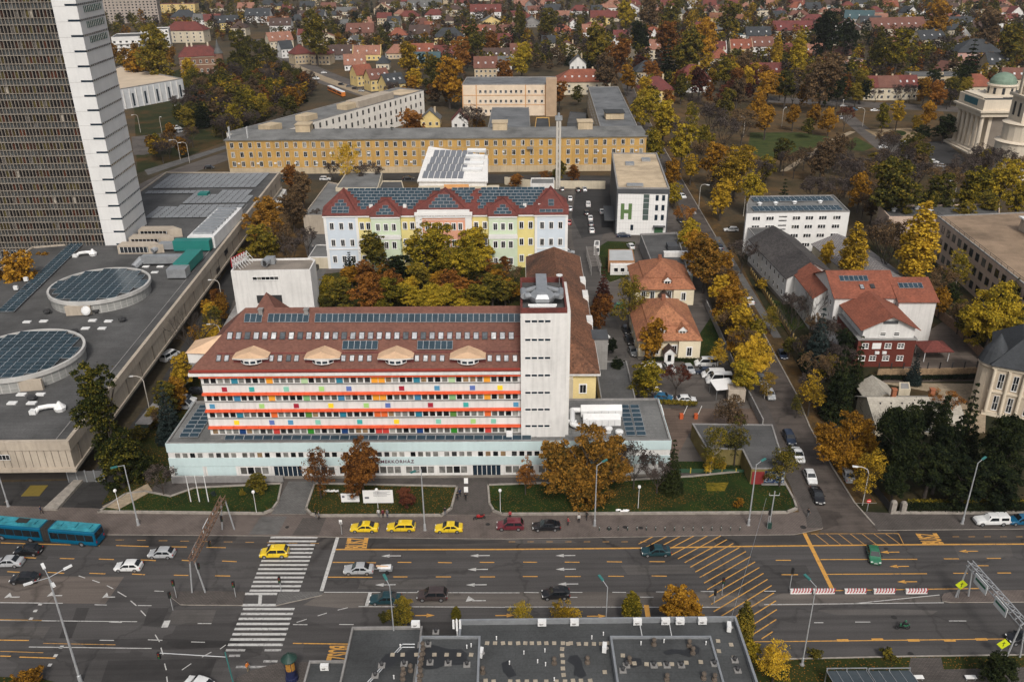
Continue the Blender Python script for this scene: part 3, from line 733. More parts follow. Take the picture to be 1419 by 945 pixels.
def hit(px,py,p0,nrm):
    """where the sight line through a pixel meets a real plane (a roof slope, a wall)"""
    d=ray(px,py);o=Vector((0,0,CAMH));t=(Vector(p0)-o).dot(nrm)/d.dot(nrm);return o+d*t
def walls(poly,z1,m=0,z0=0):return MB().prism(poly,z0,z1,m)
def flatroof(poly,z,par=.5,th=.25,mb=None,mr=0,mp=1):
    """roof sheet behind a parapet; poly CCW"""
    mb=mb or MB();n=len(poly);mb.face([(p[0],p[1],z+.01)for p in poly],mr)
    ins=[]
    for i in range(n):
        a,b,c=Vector(poly[i-1][:2]),Vector(poly[i][:2]),Vector(poly[(i+1)%n][:2]);d1=(b-a).normalized();d2=(c-b).normalized()
        n1,n2=Vector((-d1.y,d1.x)),Vector((-d2.y,d2.x));bi=(n1+n2);bi=bi/max(.3,bi.dot(n1));ins.append(b+bi*th)
    for i in range(n):
        j=(i+1)%n;a,b,c,d=poly[i],poly[j],ins[j],ins[i]
        t=z+par
        mb.face([(a[0],a[1],t),(b[0],b[1],t),(c[0],c[1],t),(d[0],d[1],t)],mp)
        mb.face([(a[0],a[1],z-.002),(b[0],b[1],z-.002),(b[0],b[1],t),(a[0],a[1],t)],mp)
        mb.face([(c[0],c[1],z),(d[0],d[1],z),(d[0],d[1],t),(c[0],c[1],t)],mp)
    return mb
def boxpoly(x0,y0,x1,y1):return[(x0,y0),(x1,y0),(x1,y1),(x0,y1)]
def ac_unit():return MB().box(0,0,0,.9,.38,.65,0).lathe([(.22,0),(.22,.01)],10,1,(.5,.1,.655))
# ================================================================ children's hospital: podium, ward slab, lift tower
HR=math.atan2(-.9,89.3);HB=Bld('hospital',(-61.5,130.0,0),HR,'long white hospital with red awning strips, brown tiled roof and turquoise podium','building',label='long white hospital with red awning strips, brown tiled roof and turquoise two-storey podium')
def hl(px,py,z=None,Y=None):
    p=G(px,py,z)if z is not None else GY(px,py,Y);q=HB.mw.inverted()@p;return q
PL,PD,PHh=89.3,15.2,7.0
mb=MB();mb.box(0,.02,.0,PL,PD,7.0,0)
mb.box(-.1,-.12,5.45,PL+.1,.018,7.25,1);mb.box(-.1,-.12,2.5,PL+.1,.018,4.2,1) # turquoise bands
mb.box(PL+.001,.1,5.45,PL+.12,PD,7.25,1);mb.box(PL+.001,.1,2.5,PL+.12,PD,4.2,1)
mb.box(-.12,.1,5.45,-.001,PD,7.25,1);mb.box(-.12,.1,2.5,-.001,PD,4.2,1)
for x in np.arange(0,PL,5.95):mb.box(x-.2,-.14,0,x+.2,.015,2.49,0)
HB.part('podium_walls',mb,[WHITE,TURQ])
pg=HB.part('podium_roof',flatroof(boxpoly(0,.02,PL,PD),7.02,.32,.3),[ROOF_L,GREYC])
HB.part('podium_plinth',MB().box(-.15,-.5,0,PL+.15,-.13,.35),PLINTH)
W4=winm(.98,1.05,1,1,None,G_MIX,.05,False)
x=1.2
while x<66:
    for k in range(4):HB.rep(W4,wallM((0,0),(1,0),x+k*1.34,4.27))
    x+=6.0
WG=winm(1.2,1.5,1,1,None,G_MIX,.05,False)
PAN=MB().box(0,-.05,0,5.2,0,1.9).mesh('blank_panel',[TURQ])
for i in range(14):
    x0=.55+i*5.95
    if i in(0,1,12,13):HB.rep(PAN,wallM((0,0),(1,0),x0,.5))
    elif i not in(3,9):
        for k in range(4):HB.rep(WG,wallM((0,0),(1,0),x0+k*1.3,.75))
for i in(3,9):
    ent=MB();x0=.6+i*5.95;ent.box(x0,-.06,.2,x0+5.1,0,2.35,0)
    for k in range(7):ent.box(x0+k*.84,-.12,.2,x0+k*.84+.09,-.07,2.35,1)
    HB.part('entrance_doors',ent,[G_BLUE,WHITE_F])
# slab
SX0,SX1,SY0,SY1=7.0,63.0,3.1,21.5
ZE=19.75
HB.part('ward_walls',MB().box(SX0,SY0,6.5,SX1,SY1,ZE,0),WHITE)
def zf(y):return GY(500,y,133.2).z
rows=[GY(500,y,133.1).z for y in(524.6,548.7,571.8,594.6)]
def wx(px,y):return(HB.mw.inverted()@GY(px,y,133.1)).x
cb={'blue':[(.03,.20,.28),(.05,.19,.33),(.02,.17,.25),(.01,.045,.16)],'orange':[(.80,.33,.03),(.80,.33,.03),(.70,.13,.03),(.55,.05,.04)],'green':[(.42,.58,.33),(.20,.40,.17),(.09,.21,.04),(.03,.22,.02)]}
seq=[(328,'blue'),(377,'orange'),(425,'green'),(474,'blue'),(521,'orange'),(527.5,'orange'),(575,'blue'),(625,'green'),(675,'orange'),(721,'blue')]
pitch=(SX1-SX0-.8)/45.0
WS=winm(pitch-.12,1.25,1,1,None,G_MIX,.09,False)
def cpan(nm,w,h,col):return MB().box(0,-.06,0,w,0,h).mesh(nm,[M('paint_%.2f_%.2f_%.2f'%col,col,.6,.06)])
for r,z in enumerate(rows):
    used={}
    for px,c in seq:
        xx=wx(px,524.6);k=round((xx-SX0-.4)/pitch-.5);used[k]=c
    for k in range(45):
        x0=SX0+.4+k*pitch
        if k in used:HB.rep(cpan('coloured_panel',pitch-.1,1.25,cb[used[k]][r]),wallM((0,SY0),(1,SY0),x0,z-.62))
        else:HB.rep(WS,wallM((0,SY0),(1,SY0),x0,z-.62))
    aw=MB();aw.obox(((SX0+SX1)/2,SY0-.32,z+.92),((SX1-SX0)/2+.1,0,0),(0,.30,.13),(0,-.02,.04),0)
    for q in range(26):xq=SX0+q*2.24;aw.box(xq-.03,SY0-.6,z+.98,xq+.03,SY0-.02,z+1.14)
    aw.box(SX0-.02,SY0-.63,z+.74,SX1+.02,SY0-.6,z+.80)
    HB.part('awning',aw,AW_RED)
    HB.part('sill_ledge',MB().box(SX0-.05,SY0-.16,z-.80,SX1,SY0-.002,z-.68),GREYC)
sq={'r':(.33,.02,.04),'t':(.05,.36,.34),'m':(.22,.52,.40),'g':(.36,.60,.20),'i':(.11,.17,.42),'b':(.08,.27,.44),'y':(.85,.62,.03)}
for y,lst in((537,'311r 349t 397m 446g 484i 557r 606b 655i 693y'),(560.3,'294b 363g 411r 459y 508g 538i 597r 646t 715b'),(583,'328y 377i 403b 441m 499t 550y 608m 656g 684m')):
    zc=GY(500,y,133.1).z
    for t in lst.split():HB.rep(cpan('coloured_square',.92,.88,sq[t[-1]]),wallM((0,SY0),(1,SY0),wx(int(t[:-1]),y)-.46,zc-.44))
# roof: tall hipped brown-tile roof with a break line
YR=(SY0+SY1)/2;ZR=28.0;ZB,YB_=23.2,SY0+3.6
mb=MB();e=.45
xl,xr=SX0-1.6,SX1
hx=SX0+6.6
mb.box(xl,SY0-e,ZE,xr,SY1+e,ZE+.3,1)
c0=[(xl,SY0-e,ZE+.301),(xr,SY0-e,ZE+.301),(xr,YR,ZR),(hx,YR,ZR)]
mb.face(c0,0);mb.face([(xr,SY1+e,ZE+.301),(xl,SY1+e,ZE+.301),(hx,YR,ZR),(xr,YR,ZR)],0);mb.face([(xl,SY1+e,ZE+.301),(xl,SY0-e,ZE+.301),(hx,YR,ZR)],0)
mb.face([(xr,SY0-e,ZE+.3),(xr,SY1+e,ZE+.3),(xr,YR,ZR)],0)
roof=HB.part('roof',mb,[T_BROWN,T_RED])
HB.part('cornice',MB().box(xl-.2,SY0-e-.2,ZE-.5,xr,SY1+e,ZE-.002,0),WHITE)
RED_TRIM=M('red_sheet_metal',(.30,.05,.035),.55,.15)
P0=Vector((xl,SY0-e,ZE+.3));nv=(Vector((xr,SY0-e,ZE+.3))-P0).cross(Vector((xr,YR,ZR))-P0).normalized()
sl_ang=math.atan2(ZR-ZE-.3,YR-SY0+e)
def roof_at(px,py,off=0.0):
    d=HB.mw.to_3x3().inverted()@ray(px,py);o=HB.mw.inverted()@Vector((0,0,CAMH));t=(P0+nv*off-o).dot(nv)/d.dot(nv);return o+d*t
def on_slope(p,u=0,ang=None):return Matrix.Translation(p)@Matrix.Rotation(sl_ang if ang is None else ang,4,'X')
tr=MB()
for py in(468,489):
    a,b=roof_at(330,py,.02),roof_at(718,py-1,.02);a.x=SX0+1+(26-a.z)*.0+(a.z-ZE)*.72;b.x=xr-.05
    tr.obox((a+b)/2,((b-a).length/2,0,0),(0,.12*math.cos(sl_ang),.12*math.sin(sl_ang)),nv*.07,0)
tr.box(xl,SY0-e-.08,ZE+.3,xr,SY0-e+.15,ZE+.62,1);HB.part('snow_guards',tr,[T_MAR,RED_TRIM])
# roof windows
RW=MB();RW.box(-.1,-.1,0,.88,1.35,.16,0);RW.face([(0,0,.165),(.78,0,.165),(.78,1.22,.165),(0,1.22,.165)],1);RWm=RW.mesh('roof_window',[METAL_D,G_SKY])
for i in range(34):
    px=318+12.2*i
    if px>716:break
    p=roof_at(px-3,470,.01);HB.rep(RWm,on_slope(p))
for px in(303,314,376,388,400,411,476,488,500,512,578,590,601,613,679,691,702,714):
    p=roof_at(px-3,500.5,.01);HB.rep(RWm,Matrix.Translation(p)@Matrix.Rotation(sl_ang,4,'X')@Matrix.Scale(.85,4))
PV1=pvmesh(1.02,1.7)
for k in range(47):
    px=338+8.15*k
    if k in(3,11):continue
    if px>714:break
    p=roof_at(px,446.5,.18);HB.rep(PV1,on_slope(p))
for x0 in(474,578):
    for k in range(6):p=roof_at(x0+8.2*k,484,.35);HB.rep(PV1,on_slope(p,ang=sl_ang*.9))
# dormers: broad salmon-roofed eyebrows over a white bay window
SALM=M('salmon_sheet',(.62,.42,.27),.6,.12,.6)
for px in(349,448,549,648.5):
    p=roof_at(px,501,0);x,y,z=p.x,p.y,p.z
    d=MB();hw=3.1;zz=z+1.1;yb=y+5.5
    d.face([(x-hw,y-.9,zz),(x,y-.9,zz+1.2),(x,y+2.2,zz+.95),(x-hw,y+1.6,zz)][::-1],1);d.face([(x+hw,y-.9,zz),(x,y-.9,zz+1.2),(x,y+2.2,zz+.95),(x+hw,y+1.6,zz)],1)
    d.face([(x-hw,y-.9,zz),(x-hw*.5,y-1.05,zz-.05),(x,y-1.15,zz),(x,y-.9,zz+1.2)],1);d.face([(x,y-.9,zz+1.2),(x,y-1.15,zz),(x+hw*.5,y-1.05,zz-.05),(x+hw,y-.9,zz)],1)
    d.box(x-hw,y-.75,zz-.32,x+hw,y-.3,zz-.01,2);d.prism([(x-hw*.9,y-.8),(x-hw*.5,y-1.02),(x,y-1.12),(x+hw*.5,y-1.02),(x+hw*.9,y-.8)],zz-.3,zz-.03,2)
    d.box(x-hw,y-.2,z-.1,x+hw,y+1.6,zz-.33,3)
    do=HB.part('dormer',d,[T_BROWN,SALM,WHITE,T_MAR])
    bw=MB();bw.prism([(x-1.9,y-.15),(x-1.1,y-1.0),(x,y-1.25),(x+1.1,y-1.0),(x+1.9,y-.15)],z-.05,zz-.34,0)
    for(a,b)in(((x-1.8,y-.28),(x-1.15,y-.98)),((x-1.0,y-1.03),(x-.05,y-1.24)),((x+.05,y-1.24),(x+1.0,y-1.03)),((x+1.15,y-.98),(x+1.8,y-.28))):
        A,B=Vector((*a,0)),Vector((*b,0));n=Vector(((B-A).y,-(B-A).x,0)).normalized()*.03;A+=n;B+=n;A=A.lerp(B,.08);B=B.lerp(A,.08)
        bw.face([(A.x,A.y,z+.15),(B.x,B.y,z+.15),(B.x,B.y,zz-.5),(A.x,A.y,zz-.5)],1)
    HB.part('bay_window',bw,[WHITE_F,G_BLUE],do)
# side dormer on the west hip
p=Vector((SX0+.6,YR-4,21.5));d=MB()
d.face([(p.x-3.6,p.y-2.6,22.2),(p.x-3.6,p.y+2.8,22.2),(p.x+2.6,p.y,24.6)][::-1],1);d.face([(p.x-3.6,p.y-2.6,22.2),(p.x+2.6,p.y,24.6),(p.x+1.6,p.y-3,22.2)][::-1],1)
d.face([(p.x-3.6,p.y+2.8,22.2),(p.x+1.6,p.y+3,22.2),(p.x+2.6,p.y,24.6)][::-1],1);d.box(p.x-3.3,p.y-2.4,20.2,p.x+2,p.y+2.4,22.15,2)
HB.part('dormer',d,[T_BROWN,SALM,WHITE])
# back gable crossing the roof near the west end (pointed red roof against the white block)
d=MB();gx=(HB.mw.inverted()@G(374,430,25)).x
zg=GY(374,404,147.5).z;d.hip(gx-4.4,13.0,gx+4.4,21.8,zg-6.5,zg,4.39,.1,0);HB.part('cross_gable',d,[T_BROWN,T_BROWN])
for px in(362,425):ch=MB();q=roof_at(px,436,0);ch.box(q.x-.35,q.y-.3,q.z-.3,q.x+.35,q.y+.5,q.z+1.0,0);ch.box(q.x-.45,q.y-.4,q.z+1.0,q.x+.45,q.y+.6,q.z+1.15,0);HB.part('chimney',ch,GREYC,roof)
# podium solar arrays
pvp=pvmesh(1.65,1.0)
for k in range(36):
    p=hl(311+13.3*k if 311+13.3*k<500 else 311+13.3*k,609.5,7.3)
    if 311+13.3*k>735:break
    HB.rep(pvp,Matrix.Translation(p)@Matrix.Rotation(rad(22),4,'X'))
for i in range(8):
    for j in range(2):HB.rep(pvp,Matrix.Translation((1.7+j*1.75,2.0+i*1.45,7.35))@Matrix.Rotation(rad(14),4,'X'))
for i in range(7):
    for j in range(2):HB.rep(pvp,Matrix.Translation((81.6+j*1.9,1.6+i*1.6,7.35))@Matrix.Rotation(rad(14),4,'X'))
pav_=MB();
for k in range(60):pav_.box(9.2+k*.95,1.75,7.04,9.65+k*.95,2.1,7.12)
HB.part('ballast_blocks',pav_,GREYC)['kind']='stuff'
# lift tower
TX0,TX1,TY0,TY1,TZ=62.95,70.75,1.85,16.2,31.0
tw=MB();tw.box(TX0,TY0,6.6,TX1,TY1,TZ,0);tw.box(TX1-.001,TY0+.6,6.6,TX1+.6,TY1,TZ-.02,0);to=HB.part('lift_tower',tw,[WHITE])
SL_=MB()
for k in range(4):SL_.box(.2+k*1.12,-.03,.06,1.1+k*1.12,-.001,.42,1)
SL_.box(0,-.05,-.06,4.75,-.001,.0,0);SL_.box(0,-.05,.48,4.75,-.001,.54,0);SLm=SL_.mesh('slit_window',[WHITE_F,G_BLUE])
for y in(445,470.5,495.5,519.5,543.3,566.5,589.2):
    z=GY(750,y,131.8).z;HB.rep(SLm,wallM((0,TY0),(1,TY0),TX0+.55,z))
HB.part('tower_parapet',flatroof(boxpoly(TX0,TY0,TX1,TY1),TZ+.01,.9,.35),[ROOF_G,T_RED],to)
du=MB();cx,cy_,z=(TX0+TX1)/2-.2,TY0+4.0,TZ+.1
du.lathe([(1.9,.3),(2.3,1.1),(2.3,1.6),(1.7,2.2),(1.0,2.4)],6,0,(cx,cy_,z));du.path([(cx-2.2,cy_,z+1.5),(cx-3.1,cy_-.6,z+1.6),(cx-3.2,cy_+2.4,z+1.5)],.55,10)
du.path([(cx+2.2,cy_,z+1.5),(cx+3.1,cy_-.8,z+1.6),(cx+3.3,cy_+2.4,z+1.5)],.55,6);du.box(cx-.95,cy_+1.2,z+.9,cx+.95,cy_+8.5,z+2.2)
du.path([(cx-3.1,cy_+2,z+1.4),(cx-1,cy_+3.5,z+1.4)],.5,10);du.path([(cx+3.2,cy_+2,z+1.4),(cx+1,cy_+3.5,z+1.4)],.5,10);du.tube((cx-2.4,cy_-2.2,z+.6),(cx+2.4,cy_-2.2,z+.6),.25,m=1);du.box(cx-2.2,cy_-3.2,z,cx+2.2,cy_-2.6,z+.8,1)
HB.part('ventilation_duct',du,[METAL,WMETAL],to)
ant=MB().tube((TX1-.8,TY1-2,TZ),(TX1-.8,TY1-2,TZ+2.2),.06).lathe([(0,0),(.55,.12),(.6,.3),(.5,.32)],12,1,(TX1-.8,TY1-2,TZ+1.8));HB.part('satellite_dish',ant,[METAL,WMETAL],to)
# roof plant on the east podium
rp=MB()
for i,(x,y,w_,d_)in enumerate(((74.0,8.2,7.6,2.3),(74.2,5.0,6.8,2.2))):
    rp.box(x,y,7.3,x+w_,y+d_,8.6,0);rp.face([(x,y,8.601),(x+w_,y,8.601),(x+w_,y+d_/2,9.3),(x,y+d_/2,9.3)],0);rp.face([(x+w_,y+d_,8.601),(x,y+d_,8.601),(x,y+d_/2,9.3),(x+w_,y+d_/2,9.3)],0)
    for k in range(1,6):rp.box(x+k*w_/6-.03,y-.02,7.4,x+k*w_/6+.03,y-.001,8.5,1)
rp.path([(74,9.3,8.2),(72.4,9.3,8.2),(72.2,4.4,8.1),(73.5,3.6,8)],.5,10);rp.path([(71,6,7.8),(73,5.4,7.9)],.4,8)
for x,y in((76,2.2),(78.6,3.2),(80.4,2.1)):rp.lathe([(.5,0),(.5,.5),(.75,.7),(.7,1.0),(0.1,1.2)],12,0,(x,y,7.05))
HB.part('air_handling_unit',rp,[WMETAL,METAL])
HB.part('roof_hatch',MB().box(60.3,1.0,7.03,61.4,2.0,8.3),WMETAL)
# lettering on the turquoise band
lt=text_mesh('GYERMEKKÓRHÁZ',.92,.03,1.12,.004);lt.materials.append(M('plum_letters',(.085,.012,.035),.5,.05))
lo=link('lettering',lt,HB.root);xe=wx(580.5,643);lo.location=(xe-lt.vertices[0].co.x*0-4.55,-.19,3.3);lo.rotation_euler=(rad(90),0,0)
HB.done()
# covered link with painted glass wall, west of the hospital
b=Bld('covered_walkway',G(338,436,0)[:2],0,'low covered walkway with pale turquoise glass side wall','walkway',label='low covered walkway with pale turquoise painted side wall west of the hospital');o0=G(338,436,0)
pts=[G(345,392,3),G(300,470,3),G(222,548,3),G(188,588,3)];mb=MB();mr=MB()
for p,q in zip(pts,pts[1:]):
    p,q=p-o0,q-o0;n=Vector(((q-p).y,-(q-p).x,0)).normalized()
    mb.obox((p+q)/2-Vector((0,0,1.5)),(q-p)/2,n*.08,(0,0,1.48));mr.obox((p+q)/2+n*-1.4+Vector((0,0,.08)),(q-p)/2,n*1.5,(0,0,.09))
b.part('side_wall',mb,M('turquoise_glass',(.33,.50,.50),.3,.25,.5));b.part('roof',mr,GREYC);b.done()
# ================================================================ west side: mall, glass tower
ML=Bld('shopping_mall',(0,0,0),0,'mall',label='low grey-roofed mall with beige panel walls and round solar-covered roof drums')
z9=9.5;mp=[(-135,127),(-76.9,127),(-84.9,313),(-127.5,315),(-127,233),(-135,231)]
mw=MB();mw.prism(mp,3.9,z9,0);
inner=[(-133,130),(-79.5,130),(-87,310),(-125,312),(-125,233),(-133,231)]
mw.prism(inner,0,3.9,1)
for i in range(46):x=-134+i*1.25;mw.box(x-.03,126.93,4.6,x+.03,126.99,8.1,2)
mw.box(-135,126.8,8.1,-76.7,126.998,9.9,0);mw.box(-135,126.5,3.8,-76.5,126.999,4.4,0)
R0,R1=Vector((-76.9,127,0)),Vector((-84.9,313,0));rd=(R1-R0).normalized();rn=Vector((rd.y,-rd.x,0))
for i in range(24):
    p=R0+rd*(3+i*7.9)+rn*.06;mw.obox(p+Vector((0,0,6.3)),rd*.12,rn*.06,(0,0,1.9),2)
mw.obox((R0+R1)/2+rn*.1+Vector((0,0,8.9)),(R1-R0)/2,rn*.1,(0,0,1.0),0);mw.obox((R0+R1)/2+rn*.15+Vector((0,0,4.1)),(R1-R0)/2,rn*.15,(0,0,.28),0)
ML.part('walls',mw,[BEIGE,M('shaded_ground_floor',(.05,.043,.038),.7),M('panel_joint',(.16,.135,.11),.9)])  # recessed ground floor: shade under the overhang is put into its dark colour
ML.part('roof',flatroof(mp,z9+.01,.4,.5),[ROOF_G,BEIGE])
ML.part('roof_seam',MB().obox(Vector((-82.5,200,9.6)),rd*72,rn*.09,(0,0,.07)),GREYC)
MWN=winm(3.2,1.1,5,1,WHITE_F,G_DARK,.08,False);ML.rep(MWN,wallM((-135,126.9),(-76,126.9),44.2,6.2))
MW2=winm(3.4,2.9,3,2,METAL_D,G_BLUE,.1,False)
for px,py in((300,380),(310,348)):
    p=hit(px,py,R0,rn);ML.rep(MW2,Matrix.Translation((p+rn*.1)-Vector((0,0,1.6)))@Matrix.Rotation(math.atan2(rd.y,rd.x),4,'Z'))
PVd=pvmesh(1.95,1.55)
PVMALL=pvmesh(1.9,1.0);PVMALL.materials.clear();PVMALL.materials.append(M('panel_frame_dull',(.2,.21,.22),.6));PVMALL.materials.append(M('sky_reflection_cells',(.05,.066,.08),.45,.2,.4,3,.25))  # lighter cells: the sky's reflection is put into their colour
for(cx,cy,Rr,gap)in((-99.6,194.2,11.6,-92),(-99.2,156.3,11.9,-96)):
    cy0=cy;dr=MB();n=48
    dr.lathe([(Rr-.4,z9),(Rr-.4,z9+2.3),(Rr,z9+2.35),(Rr,z9+3.2),(Rr-.5,z9+3.2),(Rr-.5,z9+2.8)],n,0,(cx,cy,0))
    for k in range(n):
        a=2*math.pi*(k+.5)/n
        for zz in((.15,.9),(1.0,2.2)):
            r_=Rr-.36;da=math.pi/n*.86;p=[(cx+r_*math.cos(a-da),cy+r_*math.sin(a-da)),(cx+r_*math.cos(a+da),cy+r_*math.sin(a+da))]
            if zz[0]>.5 or True:dr.face([(*p[0],z9+zz[0]),(*p[1],z9+zz[0]),(*p[1],z9+zz[1]),(*p[0],z9+zz[1])],1)
    d0=ML.part('roof_drum',dr,[M('drum_rim',(.46,.45,.43),.85,.15),M('frosted_glass',(.30,.30,.285),.4,.15),ROOF_D])
    ML.part('drum_roof',MB().lathe([(Rr-.5,0),(Rr-.52,.02)],48,0,(cx,cy,z9+2.82)),ROOF_D,d0)
    sv=MB();aa=rad(-92 if cy>170 else-60);sv.obox((cx+(Rr-.2)*math.cos(aa),cy+(Rr-.2)*math.sin(aa),z9+1.2),(2.8,.35,0),(0,.3,0),(0,0,1.15));ML.part('service_door_bay',sv,BEIGE,d0)
    if cy>170:ML.part('satellite_dish',MB().lathe([(1.1,0),(.8,.25),(.1,.35)],16,0,(0,0,0)),WMETAL,d0).matrix_local=Matrix.Translation((cx+1.8,cy-Rr-.9,z9+1.5))@Matrix.Rotation(rad(70),4,'X')
    for i in range(-8,9):
        for j in range(-8,9):
            x,y=i*2.02,j*1.62
            if math.hypot(x,y)<Rr-1.3:
                px_,py_=cx+x*rd.y*1-y*rd.x*-1-1,cy+y-x*0-.8
                ML.rep(PVd,Matrix.Translation((cx+x-1+.04*y*-1,cy+y-.8,z9+3.05))@Matrix.Rotation(rad(6),4,'X'))
# big roof array at the back
for i in range(19):
    for j in range(34):
        x=-124+i*2.12-(0);y=312-j*1.75;x+=-.043*(y-250)*0
        if i<3+(j>14)*2 and j>14:continue
        if j>14 and i<8 and j<24:continue
        if 9<i<12 and 12<j<16:continue
        if j>30:continue
        if x>-86.5-(.043*(y-250)):continue
        if j in(11,12):continue
        if j in(22,):continue
        ML.rep(PVMALL,Matrix.Translation((x,y-2,z9+.35))@Matrix.Rotation(rad(12),4,'X'))
# left edge arrays
for i in range(30):
    for j in range(2):
        p=G(8+i*3.3,432-i*3.15,z9+.3);ML.rep(PVd,Matrix.Translation((p.x+j*2.0-2,p.y,p.z))@Matrix.Rotation(rad(10),4,'X'))
# roof plant
ru=MB();cx,cy=G(292,330,z9)[:2];ru.box(cx-3.2,cy-9,z9,cx+4.2,cy+19,z9+3.4,0);
for k in range(9):ru.box(cx-2.3,cy-7+k*2.8,z9+3.42,cx+3.2,cy-5.2+k*2.8,z9+4.0,1)
ML.part('white_plant_enclosure',ru,[WMETAL,METAL])
TEAL=M('teal_metal',(.02,.17,.15),.5,.1)
for nm,x,y,ln in(('teal_air_handler',268,343,0),('teal_air_handler',263,365,1)):
    c=G(x,y,z9+1);t=MB()
    if ln==0:t.box(c.x-5,c.y-1.4,z9+.5,c.x+5,c.y+1.4,z9+3.3,0);t.box(c.x-9,c.y-1,z9+.8,c.x-5,c.y+1,z9+2.6,1);t.tube((c.x-9,c.y,z9+1.6),(c.x-10.5,c.y-2.4,z9+.9),.8,m=1)
    else:t.box(c.x-2,c.y-6,z9+.8,c.x+2,c.y+5,z9+3.2,0);t.box(c.x-2.6,c.y-9.5,z9+.5,c.x+2.2,c.y-6,z9+2.8,1);t.box(c.x-13,c.y+.5,z9+.8,c.x-2.2,c.y+2.8,z9+2.7,1);t.tube((c.x-13,c.y+1.6,z9+1.8),(c.x-14.4,c.y-1,z9+.4),1.0,m=1)
    ML.part(nm,t,[TEAL,METAL])
for x,y in((195,347),(210,336),(222,325)):
    c=G(x-2,y+2,z9);t=MB();t.box(c.x-5,c.y-1.8,z9,c.x+4,c.y+1.8,z9+2.4,0);t.prism([(c.x+4,c.y-1.8),(c.x+7.4,c.y-1),(c.x+4,c.y+1.8)],z9,z9+2.39,0);t.box(c.x-4.4,c.y-1.86,z9+.4,c.x+3.4,c.y-1.81,z9+2.0,1)
    for k in range(8):t.box(c.x-4.4+k*1.08,c.y-1.92,z9+.4,c.x-4.3+k*1.08,c.y-1.87,z9+2.0,2)
    ML.part('skylight_hood',t,[BEIGE,G_DARK,WHITE_F])
for x,y in((67,566),(118,352)):
    c=G(x,y,z9+.6);t=MB();t.path([(c.x-2.2,c.y-.8,c.z-.5),(c.x-1.6,c.y-.3,c.z+.3),(c.x,c.y+.2,c.z+.4),(c.x+1.6,c.y+.3,c.z+.4)],.42,10);t.lathe([(.9,0),(1.1,.7),(.5,1.4),(.2,1.9)],8,0,(c.x+2,c.y+.3,z9));t.box(c.x-3,c.y-1.3,z9,c.x-1.8,c.y-.3,z9+.8);ML.part('roof_ventilator',t,WMETAL)
hm=MB().box(0,0,0,1.7,1.0,.25).mesh('roof_hatch',[WMETAL])
for x,y in((34,447),(57,446),(125,445),(147,446),(115,456),(138,456),(200,370),(220,370),(212,378),(25,548),(51,548),(12,560),(39,560)):p=G(x-3,y+1,z9+.05);ML.rep(hm,Matrix.Translation(p))
vm=MB().lathe([(.55,0),(.55,.5),(.9,.6),(.8,1.0)],10).mesh('roof_vent',[METAL_D])
for x,y in((66,435),(111,434),(134,434),(170,446),(104,463),(45,555),(240,380)):ML.rep(vm,Matrix.Translation(G(x,y,z9)))
for x,y in((19,402),(33,390)):p=G(x,y,z9+.5);ML.rep(MB().box(0,0,0,1,.6,1).mesh('air_conditioner',[WMETAL]),Matrix.Translation(p))
mt=MB();c=G(283,272,z9);mt.box(c.x-1.6,c.y-1.6,z9,c.x+1.6,c.y+1.6,z9+1.3);ML.part('roof_cabin',mt,TEAL)
ML.done()
yb=G(48,679,.15);o=MB().box(-1.6,-1.6,0,1.6,1.6,.06).build('skip',M('mat_yellow',(.17,.125,.025)),None,(yb.x,yb.y,.02));struct(o)
# ---------------------------------------------------------------- glass tower
p1,p2=G(147,340,z9),G(178,339,z9);e3=G(204,313,z9)
TW=Bld('office_tower',(p1.x,p1.y,0),0,'tower',label='tall office tower with dark glass grid facade and white slotted core')
TH=89.0;FHt=3.72;nb=52;bw=.92
t=MB();t.box(-nb*bw-1,.35,0,0,20,TH,0);TW.part('glass_block',t,[METAL_D])
w2=p2.x-p1.x;e=e3-p1;e.z=0
core=[(0,-.35),(w2,-.35),(e.x,e.y),(e.x-2,21),(0,21)]
mbc=MB();mbc.prism(core,0,TH+1,0);cr=TW.part('core',mbc,[M('white_tower_panels',(.66,.655,.64),.8,.06,.2,2,.2,0,.06)])
BR=M('tower_mullion',(.25,.22,.185),.6,.1)
mu=MB()
for k in range(nb+1):mu.box(-k*bw-.07,-.12,5,-k*bw+.07,.345,TH,0)
nf=int((TH-9)/FHt)
for f in range(nf+1):
    z=9+f*FHt
    mu.box(-nb*bw,-.10,z-.09,0,.34,z+.09,0);mu.box(-nb*bw,-.09,z+1.55,0,.335,z+1.68,0)
TW.part('mullion_grid',mu,[BR])
G_TW=rand_glass('tower_window_glass',[(0,(.012,.011,.012)),(.36,(.045,.02,.014)),(.52,(.06,.046,.016)),(.66,(.02,.018,.018)),(.78,(.09,.075,.026)),(.86,(.08,.025,.014)),(.94,(.12,.11,.1)),(.985,(.4,.36,.3))],.2)
G_SP=rand_glass('tower_spandrel_glass',[(0,(.055,.062,.066)),(.5,(.07,.078,.08)),(.8,(.05,.05,.05)),(.96,(.12,.12,.12))],.3)
pw=MB().face([(.08,0,0),(bw-.08,0,0),(bw-.08,0,1.95),(.08,0,1.95)]).mesh('window',[G_TW])
ps=MB().face([(.08,0,0),(bw-.08,0,0),(bw-.08,0,1.42),(.08,0,1.42)]).mesh('spandrel_panel',[G_SP])
for f in range(nf):
    for k in range(nb):
        TW.rep(pw,Matrix.Translation((-(k+1)*bw,.28,9+f*FHt+1.72)));TW.rep(ps,Matrix.Translation((-(k+1)*bw,.28,9+f*FHt+.1)))
for k in range(0,nb,3):TW.rep(winm(2.2,3,3,1,WHITE_F,G_BLUE),Matrix.Translation((-(k+3)*bw,.3,5.2)))
